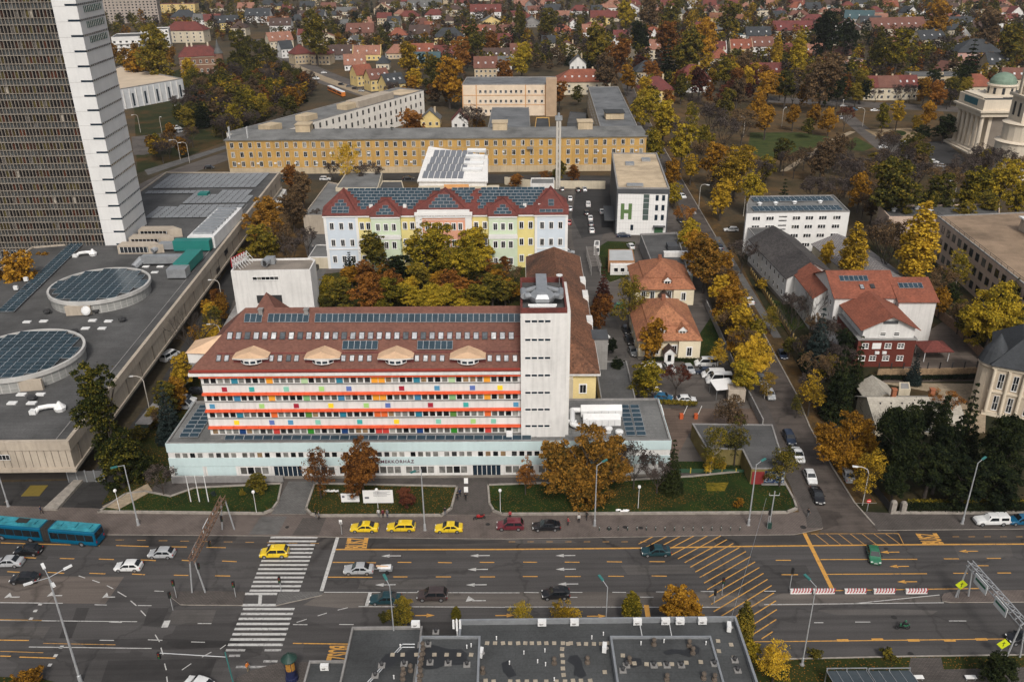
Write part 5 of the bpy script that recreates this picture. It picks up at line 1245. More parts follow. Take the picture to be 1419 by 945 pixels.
# --- two old villas with orange mansard roofs
def villa(px0,px1,pyb,D,hW,hR,label,tm,nd):
    a=G(px0,pyb);c=G(px1,pyb);b=Bld('villa',(a.x,a.y,0),rad(-1.2),'',label=label);W_=c.x-a.x
    b.part('walls',MB().box(0,0,0,W_,D,hW,0).box(W_*.66,-1.0,0,W_+.3,-.002,hW-.02,0).box(-.08,-.08,0,W_*.66,-.004,.8,1),[M('pale_villa_plaster',(.68,.60,.44),.9,.1),PLINTH])
    mb=MB();mb.hip(0,-.6,W_,D,hW+.1,hW+hR*.55,None,.6,0,top=2.2);mb.hip(2.2,1.6,W_-2.2,D-2.2,hW+hR*.55+.1,hW+hR*1.25,(D-5)/2.2,.15,0)
    r=b.part('roof',mb,[tm]);cy=.9
    for u in nd:
        d=MB();x=u*W_;d.box(x-.85,.2,hW+.5,x+.85,2.8,hW+2.0,0);d.prism([(x-.6,.12),(x+.6,.12),(x+.6,.198),(x-.6,.198)],hW+.8,hW+1.8,2);d.box(x-.05,.08,hW+.8,x+.05,.119,hW+1.8,0);d.gable(x-1.2,-.1,x+1.2,3.4,hW+1.9,hW+3.1,'y',.15,1,0);b.part('dormer',d,[WHITE_F,tm,G_DARK],r)
    b.part('chimney',MB().box(W_*.45,D*.5,hW+hR,W_*.45+.9,D*.5+.9,hW+hR*1.25+.9),M('brick_red',(.25,.1,.06),.9,.2),r)
    po=MB();x=W_*.42;po.box(x,-2.2,0,x+2.2,-.003,2.6,0);po.box(x+.7,-2.25,.1,x+1.5,-2.201,2.2,2);po.gable(x-.2,-2.4,x+2.4,.2,2.62,3.9,'y',.2,1,0);b.part('porch',po,[WHITE_F,T_BRN,G_DARK])
    vw=winm(1.1,2.1,2,1,surround=WHITE_F);b.wins((0,-1.0),(1,-1.0),vw,[W_*.8],(1.4,));b.wins((0,0),(1,0),vw,[W_*.1,W_*.26,W_*.56],(1.4,));b.row((W_,0),(W_,D),vw,4,(1.4,),1.5);b.row((0,D),(0,0),vw,4,(1.4,),1.5)
    b.part('skylight',MB().obox((W_*.72,1.25,hW+1.55),(.4,0,0),(0,.4,.5),(0,-.05,.05)),G_SKY,r);b.done()
villa(884,966,498,19,5.2,4.6,'nearer cream villa with orange mansard roof and two pointed dormers',tiles('tiles_villa_near',(.46,.20,.10),(.30,.12,.07),.4),(.36,.72))
villa(880,958,421,16,4.4,4.2,'farther cream villa with orange mansard roof behind its twin',T_ORG,(.55,))
# --- grey flat kiosk building with painted front at the corner
b=Bld('kiosk_building',(41.5,125.6,0),rad(-1.5),'',label='low grey-roofed corner building with red and blue mural wall');KP=[(0,0),(6.0,0),(7.4,15),(-7.8,15.3),(-6.6,6.4),(-.3,6.2)]
b.part('walls',walls(KP,3.4),M('yellow_wall',(.19,.15,.055),.8,.3));b.part('roof',flatroof(KP,3.41,.15,.3),[ROOF_G,GREYC])
_mm,_n,_l,_b=_base('mural_paint',.7,.3);_v=geo_pos(_n);_vo=_n.new('ShaderNodeTexNoise');_vo.inputs['Scale'].default_value=1.6;_l.new(_v,_vo.inputs['Vector'])
_rr=ramp(_n,[(0,(.02,.04,.1)),(.5,(.42,.44,.44)),(.56,(.03,.07,.15))],'CONSTANT');_l.new(_vo.outputs[0],_rr.inputs[0]);_l.new(_rr.outputs[0],_b.inputs['Base Color'])
b.part('mural',MB().box(2.4,-.08,.6,5.9,-.004,3.1),_mm);b.part('red_shutter',MB().box(.2,-.09,.3,2.3,-.005,2.9),M('red_shutter',(.22,.03,.03),.6));b.part('concrete_base',MB().box(2,-.4,0,6.2,-.1,.55),GREYC)
for k in range(12):b.part('roof_vent',MB().lathe([(.12,0),(.12,.35),(.02,.45)],6,0,(-5+random.uniform(0,10),9.5+random.uniform(0,4.5),3.42)),METAL_D)if k%2 else None
b.done()
# ================================================================ buildings east of the side street
b=Bld('white_office',(70.4,247.4,0),rad(.2),'',label='white four-storey block with flat solar-panelled roof beyond the side street')
pol=[(0,0),(30.8,0),(32.0,17.6),(5.7,17.6),(2.0,8)];b.part('walls',walls(pol,12.2),M('white_render',(.68,.67,.65),.85,.05,.15,1.4,.2,0,.06));b.part('roof',flatroof(pol,12.21,.35,.3),[ROOF_L,GREYC])
tw3=winm(2.5,1.35,3,1,WHITE_F,G_DARK,.16,False)
for z in(1.5,4.4,7.2,9.9):
    for x in(1.8,5.9,13.8,17.7,21.7,25.9):b.rep(tw3,wallM((0,0),(1,0),x,z))
    b.rep(winm(2.4,.3,2,1,METAL_D,G_DARK,.05,False),wallM((0,0),(1,0),9.8,z+1));b.rep(winm(2.4,.3,2,1,METAL_D,G_DARK,.05,False),wallM((0,0),(1,0),9.8,z-.2))
PVo=pvmesh(1.6,1.85)
for j,(x0,n)in enumerate(((2.6,16),(5.2,15))):
    for i in range(n):
        for r in range(2):b.rep(PVo,Matrix.Translation((x0+i*1.66,(1.2 if j==0 else 11.2)+r*2.0,12.5))@Matrix.Rotation(rad(10),4,'X'))
for x,y in((6,8),(11,8.4),(17,9),(25,9.4)):b.part('roof_vent',MB().lathe([(.5,0),(.5,.5),(.8,.7),(.2,1.0)],10,0,(x,y,12.3)),WMETAL)
b.part('low_wing_walls',MB().box(.8,-9.5,0,9,-.003,7.6),WHITE);b.part('low_wing_roof',flatroof(boxpoly(.8,-9.5,9,-.003),7.61,.25,.3),[ROOF_G,GREYC]);b.done()
b=Bld('white_house',(71.0,206.4,0),rad(3),'',label='long white two-storey building with worn dark gabled roof');Wg,Lg=13.0,31
b.part('walls',MB().box(0,0,.9,Wg,Lg,7.5,0).box(-.08,-.08,0,Wg+.08,Lg,.9,1),[WHITE,PLINTH]);mb=MB();mb.gable(0,0,Wg,Lg,7.5,11.2,'y',.5,0,1)
b.part('roof',mb,[tiles('tiles_worn_dark',(.10,.09,.085),(.05,.045,.045),.45,.12),WHITE]);ww=winm(.9,1.4,1,1,WHITE_F,G_DARK)
b.wins((0,0),(Wg,0),winm(1.5,1.3,2,1),[6.2],(4.6,));b.wins((0,0),(Wg,0),winm(1.3,.6,2,1),[5.6],(8.0,));b.wins((0,0),(Wg,0),winm(.6,.4,1,1),[2.6,9.4,4.4],(1.9,5.4));b.part('entrance_door',MB().box(5.4,-.1,0.3,7.6,-.003,3.2,0).box(5.2,-1.2,.05,7.8,-.1,.3,1),[G_BLUE,GREYC])
b.row((0,Lg),(0,0),ww,9,(2.0,5.2),1.5);b.done()
# --- red-brick and white building with orange roofs
b=Bld('brick_and_white_building',(76.3,170.6,0),rad(-1.2),'',label='brick and white three-storey building with three orange tiled roofs and solar panels');BRK=None
_m,_n,_l,_b=_base('red_brick',.9,.2);_v=geo_pos(_n);_r=ramp(_n,[(.3,(.085,.022,.016)),(.7,(.14,.035,.024))]);_l.new(noise(_n,_l,3,5,_v,.7),_r.inputs[0]);_l.new(_r.outputs[0],_b.inputs['Base Color']);BRK=_m
b.part('brick_base',MB().box(0,0,0,12.6,14,6.6,0).box(-.2,-.2,6.601,12.8,14,6.85,1),[BRK,GREYC])
mb=MB();mb.box(.9,.5,6.86,12.1,13.9,9.4,0);mb.gable(.9,.5,12.1,13.9,9.4,12.2,'y',.9,1,0);fr=b.part('front_roof',mb,[WHITE,T_BRI,DGREY]);b.part('gable_vent',MB().prism([(4.9,.38),(8.1,.38),(8.1,.48),(4.9,.48)],10.3,11.0,0),DGREY,fr)
mb=MB();mb.box(-1.2,14.1,0,13,29.5,11,0);b.part('middle_walls',mb,WHITE);mb=MB();mb.gable(-1.2,14.1,13.2,29.5,11,14.6,'x',.5,0,1);r2=b.part('middle_roof',mb,[T_BRI,WHITE])
mb=MB();mb.box(13.1,12.5,0,21.6,27,10.6,0);b.part('east_walls',mb,WHITE);mb=MB();mb.gable(13.1,12.5,21.6,27,10.6,13.6,'x',.5,0,1);r3=b.part('east_roof',mb,[T_BRI,WHITE])
mb=MB();mb.box(-4,20,0,3,36,8.6,0);b.part('rear_walls',mb,WHITE);mb=MB();mb.gable(-4,20,3.2,36,8.6,11.2,'y',.5,0,1);b.part('rear_roof',mb,[T_BRI,WHITE])
am=math.atan2(3.6,7.7)
for k in range(6):b.rep(PV1,Matrix.Translation((1.0+k*1.12,14.1+4.3,11+4.3*math.tan(am)+.35))@Matrix.Rotation(am,4,'X'))
am=math.atan2(3.0,7.25)
for k in range(5):b.rep(PV1,Matrix.Translation((14.2+k*1.12,12.5+3.6,10.6+3.6*math.tan(am)+.35))@Matrix.Rotation(am,4,'X'))
b.rep(RWm,Matrix.Translation((5.2,16.2,12.2))@Matrix.Rotation(rad(25),4,'X'));b.part('roof_hatch',MB().obox((8.1,16.9,12.6),(.5,0,0),(0,.6,.28),(0,-.04,.1)),METAL_D,r2)
bwn=winm(1.5,1.25,2,2,WHITE_F,G_DARK,.13)
b.wins((0,0),(1,0),bwn,[.9,5.9,8.7],(4.6,));b.wins((0,0),(1,0),bwn,[.6,3.0,5.9,9.0],(1.6,));b.part('blind',MB().box(3.2,-.1,4.5,5.1,-.003,5.9),WHITE_F);b.wins((0,.5),(1,.5),winm(1.3,.9,1,2,WHITE_F,G_DARK,.1),[4.6,7.6],(7.4,))
b.row((-1.2,29),(-1.2,14.1),winm(.9,1.3,1,1,WHITE_F,G_DARK),5,(1.8,5.0,8.2),1.5)
cn=MB();cn.box(-3.6,3,3.0,-.05,22,3.2);b.part('side_canopy',cn,METAL);
for x,y in((4,-.25),(5.6,-.25)):b.rep(MB().box(0,-.35,0,.9,0,.6).mesh('air_conditioner',[WMETAL]),wallM((0,0),(1,0),x,3.3))
b.done()
b=Bld('shelter',(92.5,172.5,0),0,'','shelter',label='small open shelter with red tiled hip roof behind the brick building');mb=MB();mb.hip(0,0,6,5,2.7,4.2,None,.4,0);b.part('roof',mb,T_RED)
for x,y in((.2,.2),(5.6,.2),(.2,4.6),(5.6,4.6)):b.rep(MB().box(0,0,0,.16,.16,2.6).mesh('post',[WMETAL]),Matrix.Translation((x,y,0)))
b.done()
# --- corrugated hall behind
b=Bld('corrugated_hall',(92,206,0),rad(4),'',label='low hall with pale patched corrugated gable roof behind the orange-roofed building');b.part('walls',MB().box(0,0,0,14,36,4.2),CREAM);_m,_n,_l,_b=_base('corrugated_sheet',.8,.2);_v=geo_pos(_n)
_mp=_n.new('ShaderNodeMapping');_mp.inputs['Scale'].default_value=(.55,.4,1);_l.new(_v,_mp.inputs[0]);_br=_n.new('ShaderNodeTexBrick');_br.inputs['Scale'].default_value=1;_br.inputs['Color1'].default_value=(.3,.28,.27,1);_br.inputs['Color2'].default_value=(.2,.19,.19,1);_br.inputs['Mortar'].default_value=(.09,.08,.08,1);_br.inputs['Mortar Size'].default_value=.04;_l.new(_mp.outputs[0],_br.inputs['Vector']);_l.new(_br.outputs[0],_b.inputs['Base Color'])
mb=MB();mb.gable(0,0,14,36,4.2,7.0,'y',.4,0,1);b.part('roof',mb,[_m,CREAM]);b.done()
# --- beige office with brown gravel roof
c0=G(1298,300,12);c1=G(1385,296,12);c2=Vector((c0.x-4.0,150,12));c2=G(1419,395,12)
ddv=(c2-c0);P_=[(c0.x,c0.y),(c0.x+ddv.x*1.25,c0.y+ddv.y*1.25),(c0.x+ddv.x*1.25+34,c0.y+ddv.y*1.25+2),(c0.x+34,c0.y+3)]
b=polyb('beige_office',P_,12,M('pinkish_concrete',(.50,.38,.30),.9,.1,.2,2,.2,0,.15),ROOF_B,'large beige three-storey office with brown gravel roof and rows of dark windows')
A,B_=b.L[0],b.L[1]
L0=[i for i in range(4)if abs(b.L[i][0]+b.root.location.x-c0.x)<.2 and abs(b.L[i][1]+b.root.location.y-c0.y)<.2][0]
bw_=winm(2.1,2.1,1,1,METAL_D,G_DARK,.1,False);eA,eB=b.L[L0],b.L[(L0+1)%4];Lx=math.hypot(eB[0]-eA[0],eB[1]-eA[1])
for z in(1.2,5.0,8.8):
    for k in range(int(Lx/3.9)):b.rep(bw_,wallM(eA,eB,1.2+k*3.9,z))
b.row(b.L[(L0+1)%4],b.L[(L0+2)%4],bw_,8,(1.2,5,8.8),1)
mb=MB();mb.box(2,10,12.1,11,19,15.6,0);mb.box(3,9.93,12.8,10,9.99,15.2,1);mb.box(1.5,8.6,15.601,11.5,19.5,16.0,2);b.part('roof_cabin',mb,[BEIGE,METAL_D,WMETAL],b.roof)
rl=MB()
a3,b3=Vector((*eA,13.4)),Vector((*eB,13.4));rl.tube(a3,b3,.05,n=4);rl.tube(a3-Vector((0,0,.5)),b3-Vector((0,0,.5)),.04,n=4)
for k in range(22):p=a3.lerp(b3,k/21);rl.tube(p-Vector((0,0,1.1)),p,.04,n=4)
b.part('roof_railing',rl,METAL_D,b.roof);b.part('skylight',MB().lathe([(1.6,0),(1.4,.5),(.5,.9)],12,0,(6,-18,12.1)),WMETAL,b.roof);b.done()
b=flatb('low_office_wing',((1218,287),(1232,302),(1300,302),(1385,300),(1385,284)),8,M('pinkish_concrete',(.5,.4,.31)),ROOF_G,'low dark-roofed wing behind the big beige office')
for x,y in((-14,2),(-6,4),(-3,1)):b.part('roof_vent',MB().lathe([(.6,0),(.6,.6),(.9,.8),(.2,1.3)],10,0,(x,y,8.02)),WMETAL,b.root)
b.done()
# --- cottage with diamond-pattern roof
b=Bld('cottage',(69.5,141.5,0),rad(-1),'',label='low cottage with pale diamond-patterned roof and two brick chimneys');b.part('walls',MB().box(0,0,0,16.6,10,3.1),CREAM)
mb=MB();mb.gable(0,0,16.6,10,3.1,5.6,'x',.5,0,1);mb.gable(1.5,8,7.5,15,3.1,5.0,'y',.4,0,1);r=b.part('roof',mb,[T_DIA,CREAM])
for x in(4.6,12.0):b.part('chimney',MB().box(x,5.4,4.8,x+.8,6.2,7.0).box(x-.1,5.3,7.001,x+.9,6.3,7.2),M('brick_orange',(.32,.12,.06),.9,.2),r)
for k in range(7):b.part('snow_stop',MB().box(1.6+k*2.1,3.5,5.0,1.85+k*2.1,3.7,5.35),METAL_D,r)
b.row((0,0),(16.6,0),winm(1.1,1.2),4,(1.0,),2);b.done()
b=flatb('garden_shed',((1246,540),(1262,540),(1260,530),(1246,530)),2.4,CREAM,GREYC,'tiny pale shed behind the diamond-roofed cottage',par=.1);b.done()
# --- ornate stone villa cut by the right edge
b=Bld('ornate_villa',(94.4,149.4,0),rad(-28),'',label='ornate stone villa with dark slate mansard roof at the right edge')
ST=M('villa_stone',(.52,.44,.34),.9,.12,.3,2,.2,0,.2);Wv,Dv=24,16
mb=MB();mb.box(0,0,0,Wv,Dv,11,0);mb.box(-.3,-.3,10.3,Wv+.3,Dv+.3,10.99,1);mb.box(-.2,-.25,5.2,Wv,-.003,5.6,1);mb.box(-.25,-.25,0,Wv,-.004,1.0,1)
for x in(0,2.6,5.2,9.4,13.6,17.8,22):mb.tube((x+.3,-.35,1),(x+.3,-.35,10.2),.32,n=10,m=1)
mb.lathe([(2.6,0),(2.6,9.6),(2.9,10.2),(2.6,10.6)],16,0,(0,3.2,0));b.part('walls',mb,[ST,M('villa_trim',(.62,.54,.42),.9,.1)])
mb=MB();mb.hip(0,0,Wv,Dv,11.1,15.8,None,.7,0,top=4);mb.lathe([(3.0,10.7),(2.2,13),(0.1,16.4)],16,0,(0,3.2,0));r=b.part('roof',mb,[T_SLT])
for x in(8,15.5):
    ar_=MB();n=9
    for k in range(n):a,a2=math.pi*k/n,math.pi*(k+1)/n;ar_.tube((x+1.9*math.cos(a),-.3,12.2+1.9*math.sin(a)),(x+1.9*math.cos(a2),-.3,12.2+1.9*math.sin(a2)),.38,n=6);ar_.face([(x+1.6*math.cos(a),-.2,12.2+1.6*math.sin(a)),(x+1.6*math.cos(a),3.6,12.2+1.6*math.sin(a)),(x+1.6*math.cos(a2),3.6,12.2+1.6*math.sin(a2)),(x+1.6*math.cos(a2),-.2,12.2+1.6*math.sin(a2))])
    b.part('arched_dormer',ar_,M('pink_stone',(.5,.34,.26),.9),r)
b.wins((0,0),(1,0),winm(1.0,3.2,2,2,surround=ST),[1.2,3.7,6.7,8.0,10.9,12.2,15.1,16.4,19,20.4],(1.4,6.2));b.row((0,Dv),(0,6),winm(1.0,2.6,2,2),3,(1.4,6.2),1);b.done()
# --- church with columned portico, green dome and tower
CX,CY,CH=202.6,372.6,22.5
b=Bld('church',(CX,CY,0),rad(-1.5),'','church',label='pale stone church with columned portico and green copper dome');CS=M('church_stone',(.62,.54,.43),.85,.08,.2,1.5,.2,0,.12)
mb=MB();mb.box(3.5,1.0,1.2,40,21,15.5,0);mb.box(-1.2,-1.2,15.5,40,23,17.4,0);mb.box(-2.2,-2.2,17.401,40,24,18.2,0);mb.box(-.8,-.8,18.201,40,22.6,CH,0);mb.box(-.2,2,CH-.1,8,20,CH+.8,0)
mb.box(-4,-2.5,0,40,24,.6,0);mb.box(-2.6,-1.8,.601,40,23,1.2,0);b.part('walls',mb,CS);b.part('roof',MB().box(0,0,CH+.01,39,21.5,CH+.35),ROOF_D)
cm=MB().lathe([(1.15,0),(1.15,.5),(.95,.8),(.92,6),(.8,13.2),(1.05,13.7),(1.1,14.29)],16).mesh('column',[CS])
for k in range(6):b.rep(cm,Matrix.Translation((.3,.4+k*4.15,1.2)))
for x in(12.5,18.5):b.rep(cm,Matrix.Translation((x,.4,1.2)))
b.part('frieze_panel',MB().box(-1.0,5,19.3,-.81,17,22),M('teal_frieze',(.03,.12,.15),.6));bt=MB().box(5,.9,2,11,.99,15.4).box(14,.9,2,17.4,.99,15.4).box(20,.9,2,25,.99,15.4);b.part('painted_recess_shade',bt,M('shaded_stone',(.2,.17,.14),.9))['kind']='stuff'  # flat panels in darker stone: shade behind the columns painted as colour
dc=b.mw.inverted()@G(1386,133,CH);zt=GY(1386,104,(b.mw@dc).y).z;zd=CH
dm=MB();dm.lathe([(6.4,zd),(6.4,zd+1),(5.6,zd+1.1),(5.6,zd+4.4),(6.2,zd+4.6),(6.0,zd+5.3)],28,0,(dc.x,dc.y,0));dm.lathe([(5.4,zd+5.3),(5.2,zd+6.6),(4.4,zd+8.0),(3.0,zd+9.2),(1.2,zd+9.8),(.2,zd+9.95)],28,1,(dc.x,dc.y,0))
for k in range(10):a=2*math.pi*k/10;dm.obox((dc.x+5.62*math.cos(a),dc.y+5.62*math.sin(a),zd+2.6),(-math.sin(a)*.55,math.cos(a)*.55,0),(.04*math.cos(a),.04*math.sin(a),0),(0,0,1.3),2)
b.part('dome',dm,[CS,COPPER,METAL_D])
tc=b.mw.inverted()@G(1416,200,12);tx,ty=tc.x,tc.y;t=MB();t.lathe([(9.5,0),(9.5,13),(10,13.4),(8,14),(8,20),(8.6,20.4),(6.6,21)],20,0,(tx,ty,0));t.box(tx-5,ty-5,21,tx+5,ty+5,30);t.box(tx-6,ty-6,30.001,tx+6,ty+6,31);t.lathe([(4.6,31),(4.6,40),(5.2,40.4),(5.0,41.2)],16,0,(tx,ty,0));t.lathe([(4.8,41.21),(4.2,43.6),(2,45.4),(.2,46)],16,1,(tx,ty,0))
for k in range(10):a=2*math.pi*k/10;t.tube((tx+5.0*math.cos(a),ty+5.0*math.sin(a),31),(tx+5.0*math.cos(a),ty+5.0*math.sin(a),40.2),.45,n=8)
for k in(-1,1):t.box(tx-5.1,ty+k*2-.7,23,tx-4.99,ty+k*2+.7,28,2);t.box(tx+k*2-.7,ty-5.1,23,tx+k*2+.7,ty-4.99,28,2)
b.part('bell_tower',t,[CS,M('dark_copper',(.05,.12,.1),.6),METAL_D]);b.done()
# ================================================================ foreground flat-roofed block (we look down on its roof)
FZ=11.0;fy=G(800,858,FZ).y;xl_,xr_=G(637,857,FZ).x,G(1020,857,FZ).x
b=Bld('flat_roof_block',(xl_,fy,0),0,'',label='foreground block with dark felt roof, vents and paving squares')
FW=xr_-xl_;FD=30;FELT=bitumen('roofing_felt_front',(.066,.069,.07),.35)
_m,_n,_l,_b=MATS['roofing_felt_front'],MATS['roofing_felt_front'].node_tree.nodes,MATS['roofing_felt_front'].node_tree.links,None
pol=[(0,-FD),(FW,-FD),(FW,0),(0,0)];b.part('walls',walls(pol,FZ-.46),M('front_walls',(.3,.29,.27),.9));b.part('roof',flatroof(pol,FZ-.45,.75,.28),[FELT,METAL])
s1=[(G(583,883,FZ+.6).x-xl_,-FD),(G(666,883,FZ+.6).x-xl_,-FD),(G(666,883,FZ+.6).x-xl_,G(666,883,FZ+.6).y-fy),(G(583,883,FZ+.6).x-xl_,G(583,883,FZ+.6).y-fy)]
s2=[(G(845,883,FZ+.6).x-xl_,-FD),(G(985,883,FZ+.6).x-xl_,-FD),(G(985,883,FZ+.6).x-xl_,G(985,883,FZ+.6).y-fy),(G(845,883,FZ+.6).x-xl_,G(845,883,FZ+.6).y-fy)]
for i,s_ in enumerate((s1,s2)):b.part('upper_roof',flatroof(s_,FZ+.6,.3,.25,walls(s_,FZ+.6,1,FZ-.44)),[FELT,METAL])
wing=[(-9.6,-FD),(-.3,-FD),(-.3,-2.2),(-9.6,-2.2)]
P5=[(G(488,871,6).x-xl_,-FD),(-5.2,-FD),(-5.2,G(488,871,6).y-fy),(G(488,871,6).x-xl_,G(488,871,6).y-fy)]
b.part('lower_wing',flatroof(P5,6,.4,.25,walls(P5,6,1)),[FELT,GREYC]);P6=[(-5.19,-FD),(0-.01,-FD),(0-.01,-1.2),(-5.19,-1.2)];b.part('wing_roof',flatroof(P6,8.5,.3,.25,walls(P6,8.5,1)),[FELT,GREYC])
P7=[(G(430,925,3).x-xl_,-FD),(P5[0][0]-.1,-FD),(P5[0][0]-.1,G(430,925,3).y-fy),(G(430,925,3).x-xl_,G(430,925,3).y-fy)];b.part('low_wing',flatroof(P7,4,.3,.25,walls(P7,4,1)),[FELT,GREYC])
rl=MB();a,c_,d_=G(575,892,9.6)-b.root.location,G(558,892,9.6)-b.root.location,G(495,960,7)-b.root.location
for o_ in(0,.5):rl.tube(a+Vector((0,-o_,0)),c_+Vector((0,-o_,0)),.07,n=6);rl.tube(c_+Vector((0,-o_,0)),d_+Vector((0,-o_,0)),.07,n=6)
b.part('pipe_rail',rl,METAL)
def fl(px,py,z=FZ-.42):return G(px,py,z)-b.root.location
acm=MB().box(0,0,0,1.05,.5,.8,0).face([(.15,.1,.803),(.9,.1,.803),(.9,.42,.803),(.15,.42,.803)],0).lathe([(.26,0),(.26,.02)],12,1,(.45,-.003,.4)).mesh('air_conditioner',[WMETAL,GREYC])
for px in(571,745,790,877,916,936,967):p=fl(px,866);b.rep(acm,Matrix.Translation((p.x,-.9,FZ-.2)))
for px,py in((840,905),(1013,876),(444,929),(668,912)):p=fl(px,py,FZ if px>500 else 4.3);b.rep(acm,Matrix.Translation(p)@Matrix.Rotation(rad(80 if px>500 else 0),4,'Z'))
slabm=MB().box(-.25,-.25,0,.25,.25,.09).mesh('paving_square',[M('pale_slab',(.36,.31,.24),.9,.2,2)])
U=FZ+.64
for px,py,z in[(675,891,0),(686,891,0),(697,891,0),(707,891,0),(718,891,0),(728,891,0),(737,891,0),(747,891,0),(757,891,0),(768,891,0),(780,891,0),(791,891,0),(802,892,0),(812,892,0),(823,892,0),(833,892,0),(843,891,0),(779,899,0),(779,908,0),(780,917,0),(780,926,0),(781,935,0),(787,892,0),
      (673,943,0),(684,944,0),(707,944,0),(718,944,0),(730,944,0),(742,944,0),(757,944,0),(771,944,0),(783,944,0),(794,943,0),(805,943,0),(818,943,0),(838,931,0),(1009,873,0),(1013,893,0),(995,888,0),(996,902,0),(1017,911,0),
      (544,907,1),(558,907,1),(577,907,1),(602,907,1),(619,907,1),(636,907,1),(653,907,1),(863,908,1),(879,919,1),(896,920,1),(914,920,1),(931,920,1),(951,918,1),(971,917,1)]:
    b.rep(slabm,Matrix.Translation(fl(px,py,U if z else FZ-.42))@Matrix.Rotation(random.uniform(-.15,.15),4,'Z'))
vt=MB().lathe([(.34,0),(.30,.25),(.16,.3),(.16,.75),(.28,.78),(.22,.95),(.02,1.0)],10).mesh('roof_vent',[M('rusty_vent',(.12,.095,.075),.8,.25,2)])
for px,py,z in[(586,898,1),(586,906,1),(584,913,1),(583,920,1),(582,928,1),(583,936,1),(581,943,1),(569,929,1),(559,933,1),(558,941,1),(872,918,1),(906,893,1),(955,895,1),(960,905,1),(975,940,1),(990,942,1),(924,942,1),(768,919,0),(814,918,0),(669,932,0)]:b.rep(vt,Matrix.Translation(fl(px,py,U if z else FZ-.42)))
bx=MB().box(-.4,-.4,0,.4,.4,.12,0).lathe([(.2,.12),(.2,.5),(.28,.52),(.02,.7)],8,1).mesh('drain_box',[GREYC,METAL_D])
for px,py,z in[(529,922,1),(596,918,1),(621,919,1),(647,921,1),(520,936,1),(560,920,1),(593,893,1),(863,929,1),(868,922,1),(906,922,1),(924,922,1),(944,922,1),(990,920,1),(1018,915,0),(1022,929,0),(604,876,0)]:b.rep(bx,Matrix.Translation(fl(px,py,U if z else FZ-.42)))
pp=MB().lathe([(.07,0),(.07,.5),(.1,.52),(.02,.6)],6).mesh('vent_pipe',[WMETAL])
for px,py,z in[(555,897,1),(653,896,1),(647,898,1),(546,940,1),(688,886,0),(706,920,0),(745,918,0),(756,922,0),(820,885,0),(768,943,0),(888,893,1),(978,893,1),(920,890,1),(726,906,0),(755,903,0),(836,880,0),(848,905,0)]:b.rep(pp,Matrix.Translation(fl(px,py,U if z else FZ-.42)))
PUD=M('damp_felt',(.022,.023,.025),.5,.1,1,3,.5)
def blob(pts,z):q=[fl(px,py,z+.016)for px,py in pts];mb=MB();mb.face([tuple(k)for k in q][::-1]);return mb
for pts,z in((((530,925),(525,918),(535,905),(560,903),(585,896),(600,893),(622,899),(640,899),(648,906),(645,920),(630,921),(620,919),(605,926),(590,927),(578,920),(565,915),(552,913),(545,922)),U),(((695,918),(705,914),(710,925),(716,935),(705,939),(697,930)),FZ-.44),(((786,915),(790,908),(800,907),(806,915),(808,925),(813,935),(806,939),(795,935),(796,922)),FZ-.44),(((918,903),(930,899),(950,900),(962,893),(970,897),(968,905),(955,910),(940,905),(925,907)),U),(((864,912),(872,910),(888,912),(890,920),(878,925),(866,921)),U)):
    b.part('damp_patch',blob(pts,z),PUD)
an_=MB();p=fl(634,885);an_.tube(p,p+Vector((0,0,3.2)),.07,n=6);
for k in(-1,0,1):an_.box(p.x+k*.4-.12,p.y-.1,p.z+1.4+abs(k)*.3,p.x+k*.4+.12,p.y+.1,p.z+3.0)
b.part('phone_antenna',an_,WMETAL);
for x0 in(887,928):a,c_=fl(x0,866,FZ+.3),fl(x0+3,882,FZ+.5);b.part('roof_cable',MB().tube(a,c_,.05,n=5),WMETAL)
b.done()
# ================================================================ suburban houses
RN={'r':('dark red',T_RED),'o':('orange',T_BRI),'s':('salmon',T_SAL),'m':('maroon',T_MAR),'b':('dark brown',T_BRN),'k':('slate grey',T_SLT),'g':('light grey',T_GRY),'t':('teal',T_TEA),'w':('brown-red',T_BROWN),'l':('old red',T_OLD)}
WN={'c':('cream',CREAM),'w':('white',WHITE),'y':('yellow',M('house_yellow',(.62,.47,.2),.9)),'b':('beige',SANDW),'g':('grey',GREYC),'p':('pink',M('house_pink',(.5,.3,.25),.9)),'k':('brick',M('house_brick',(.22,.12,.08),.9,.2))}
GLH=G_DARK
hw1=MB().box(-.08,-.05,-.08,1.18,0,1.48,0).box(0,-.07,0,.52,-.051,1.4,1).box(.58,-.07,0,1.1,-.051,1.4,1).mesh('window',[WHITE_F,GLH])
sk1=MB().box(0,0,0,.9,1.3,.12,0).face([(.1,.1,.125),(.8,.1,.125),(.8,1.2,.125),(.1,1.2,.125)],1).mesh('skylight',[WHITE_F,G_SKY])
HK={}
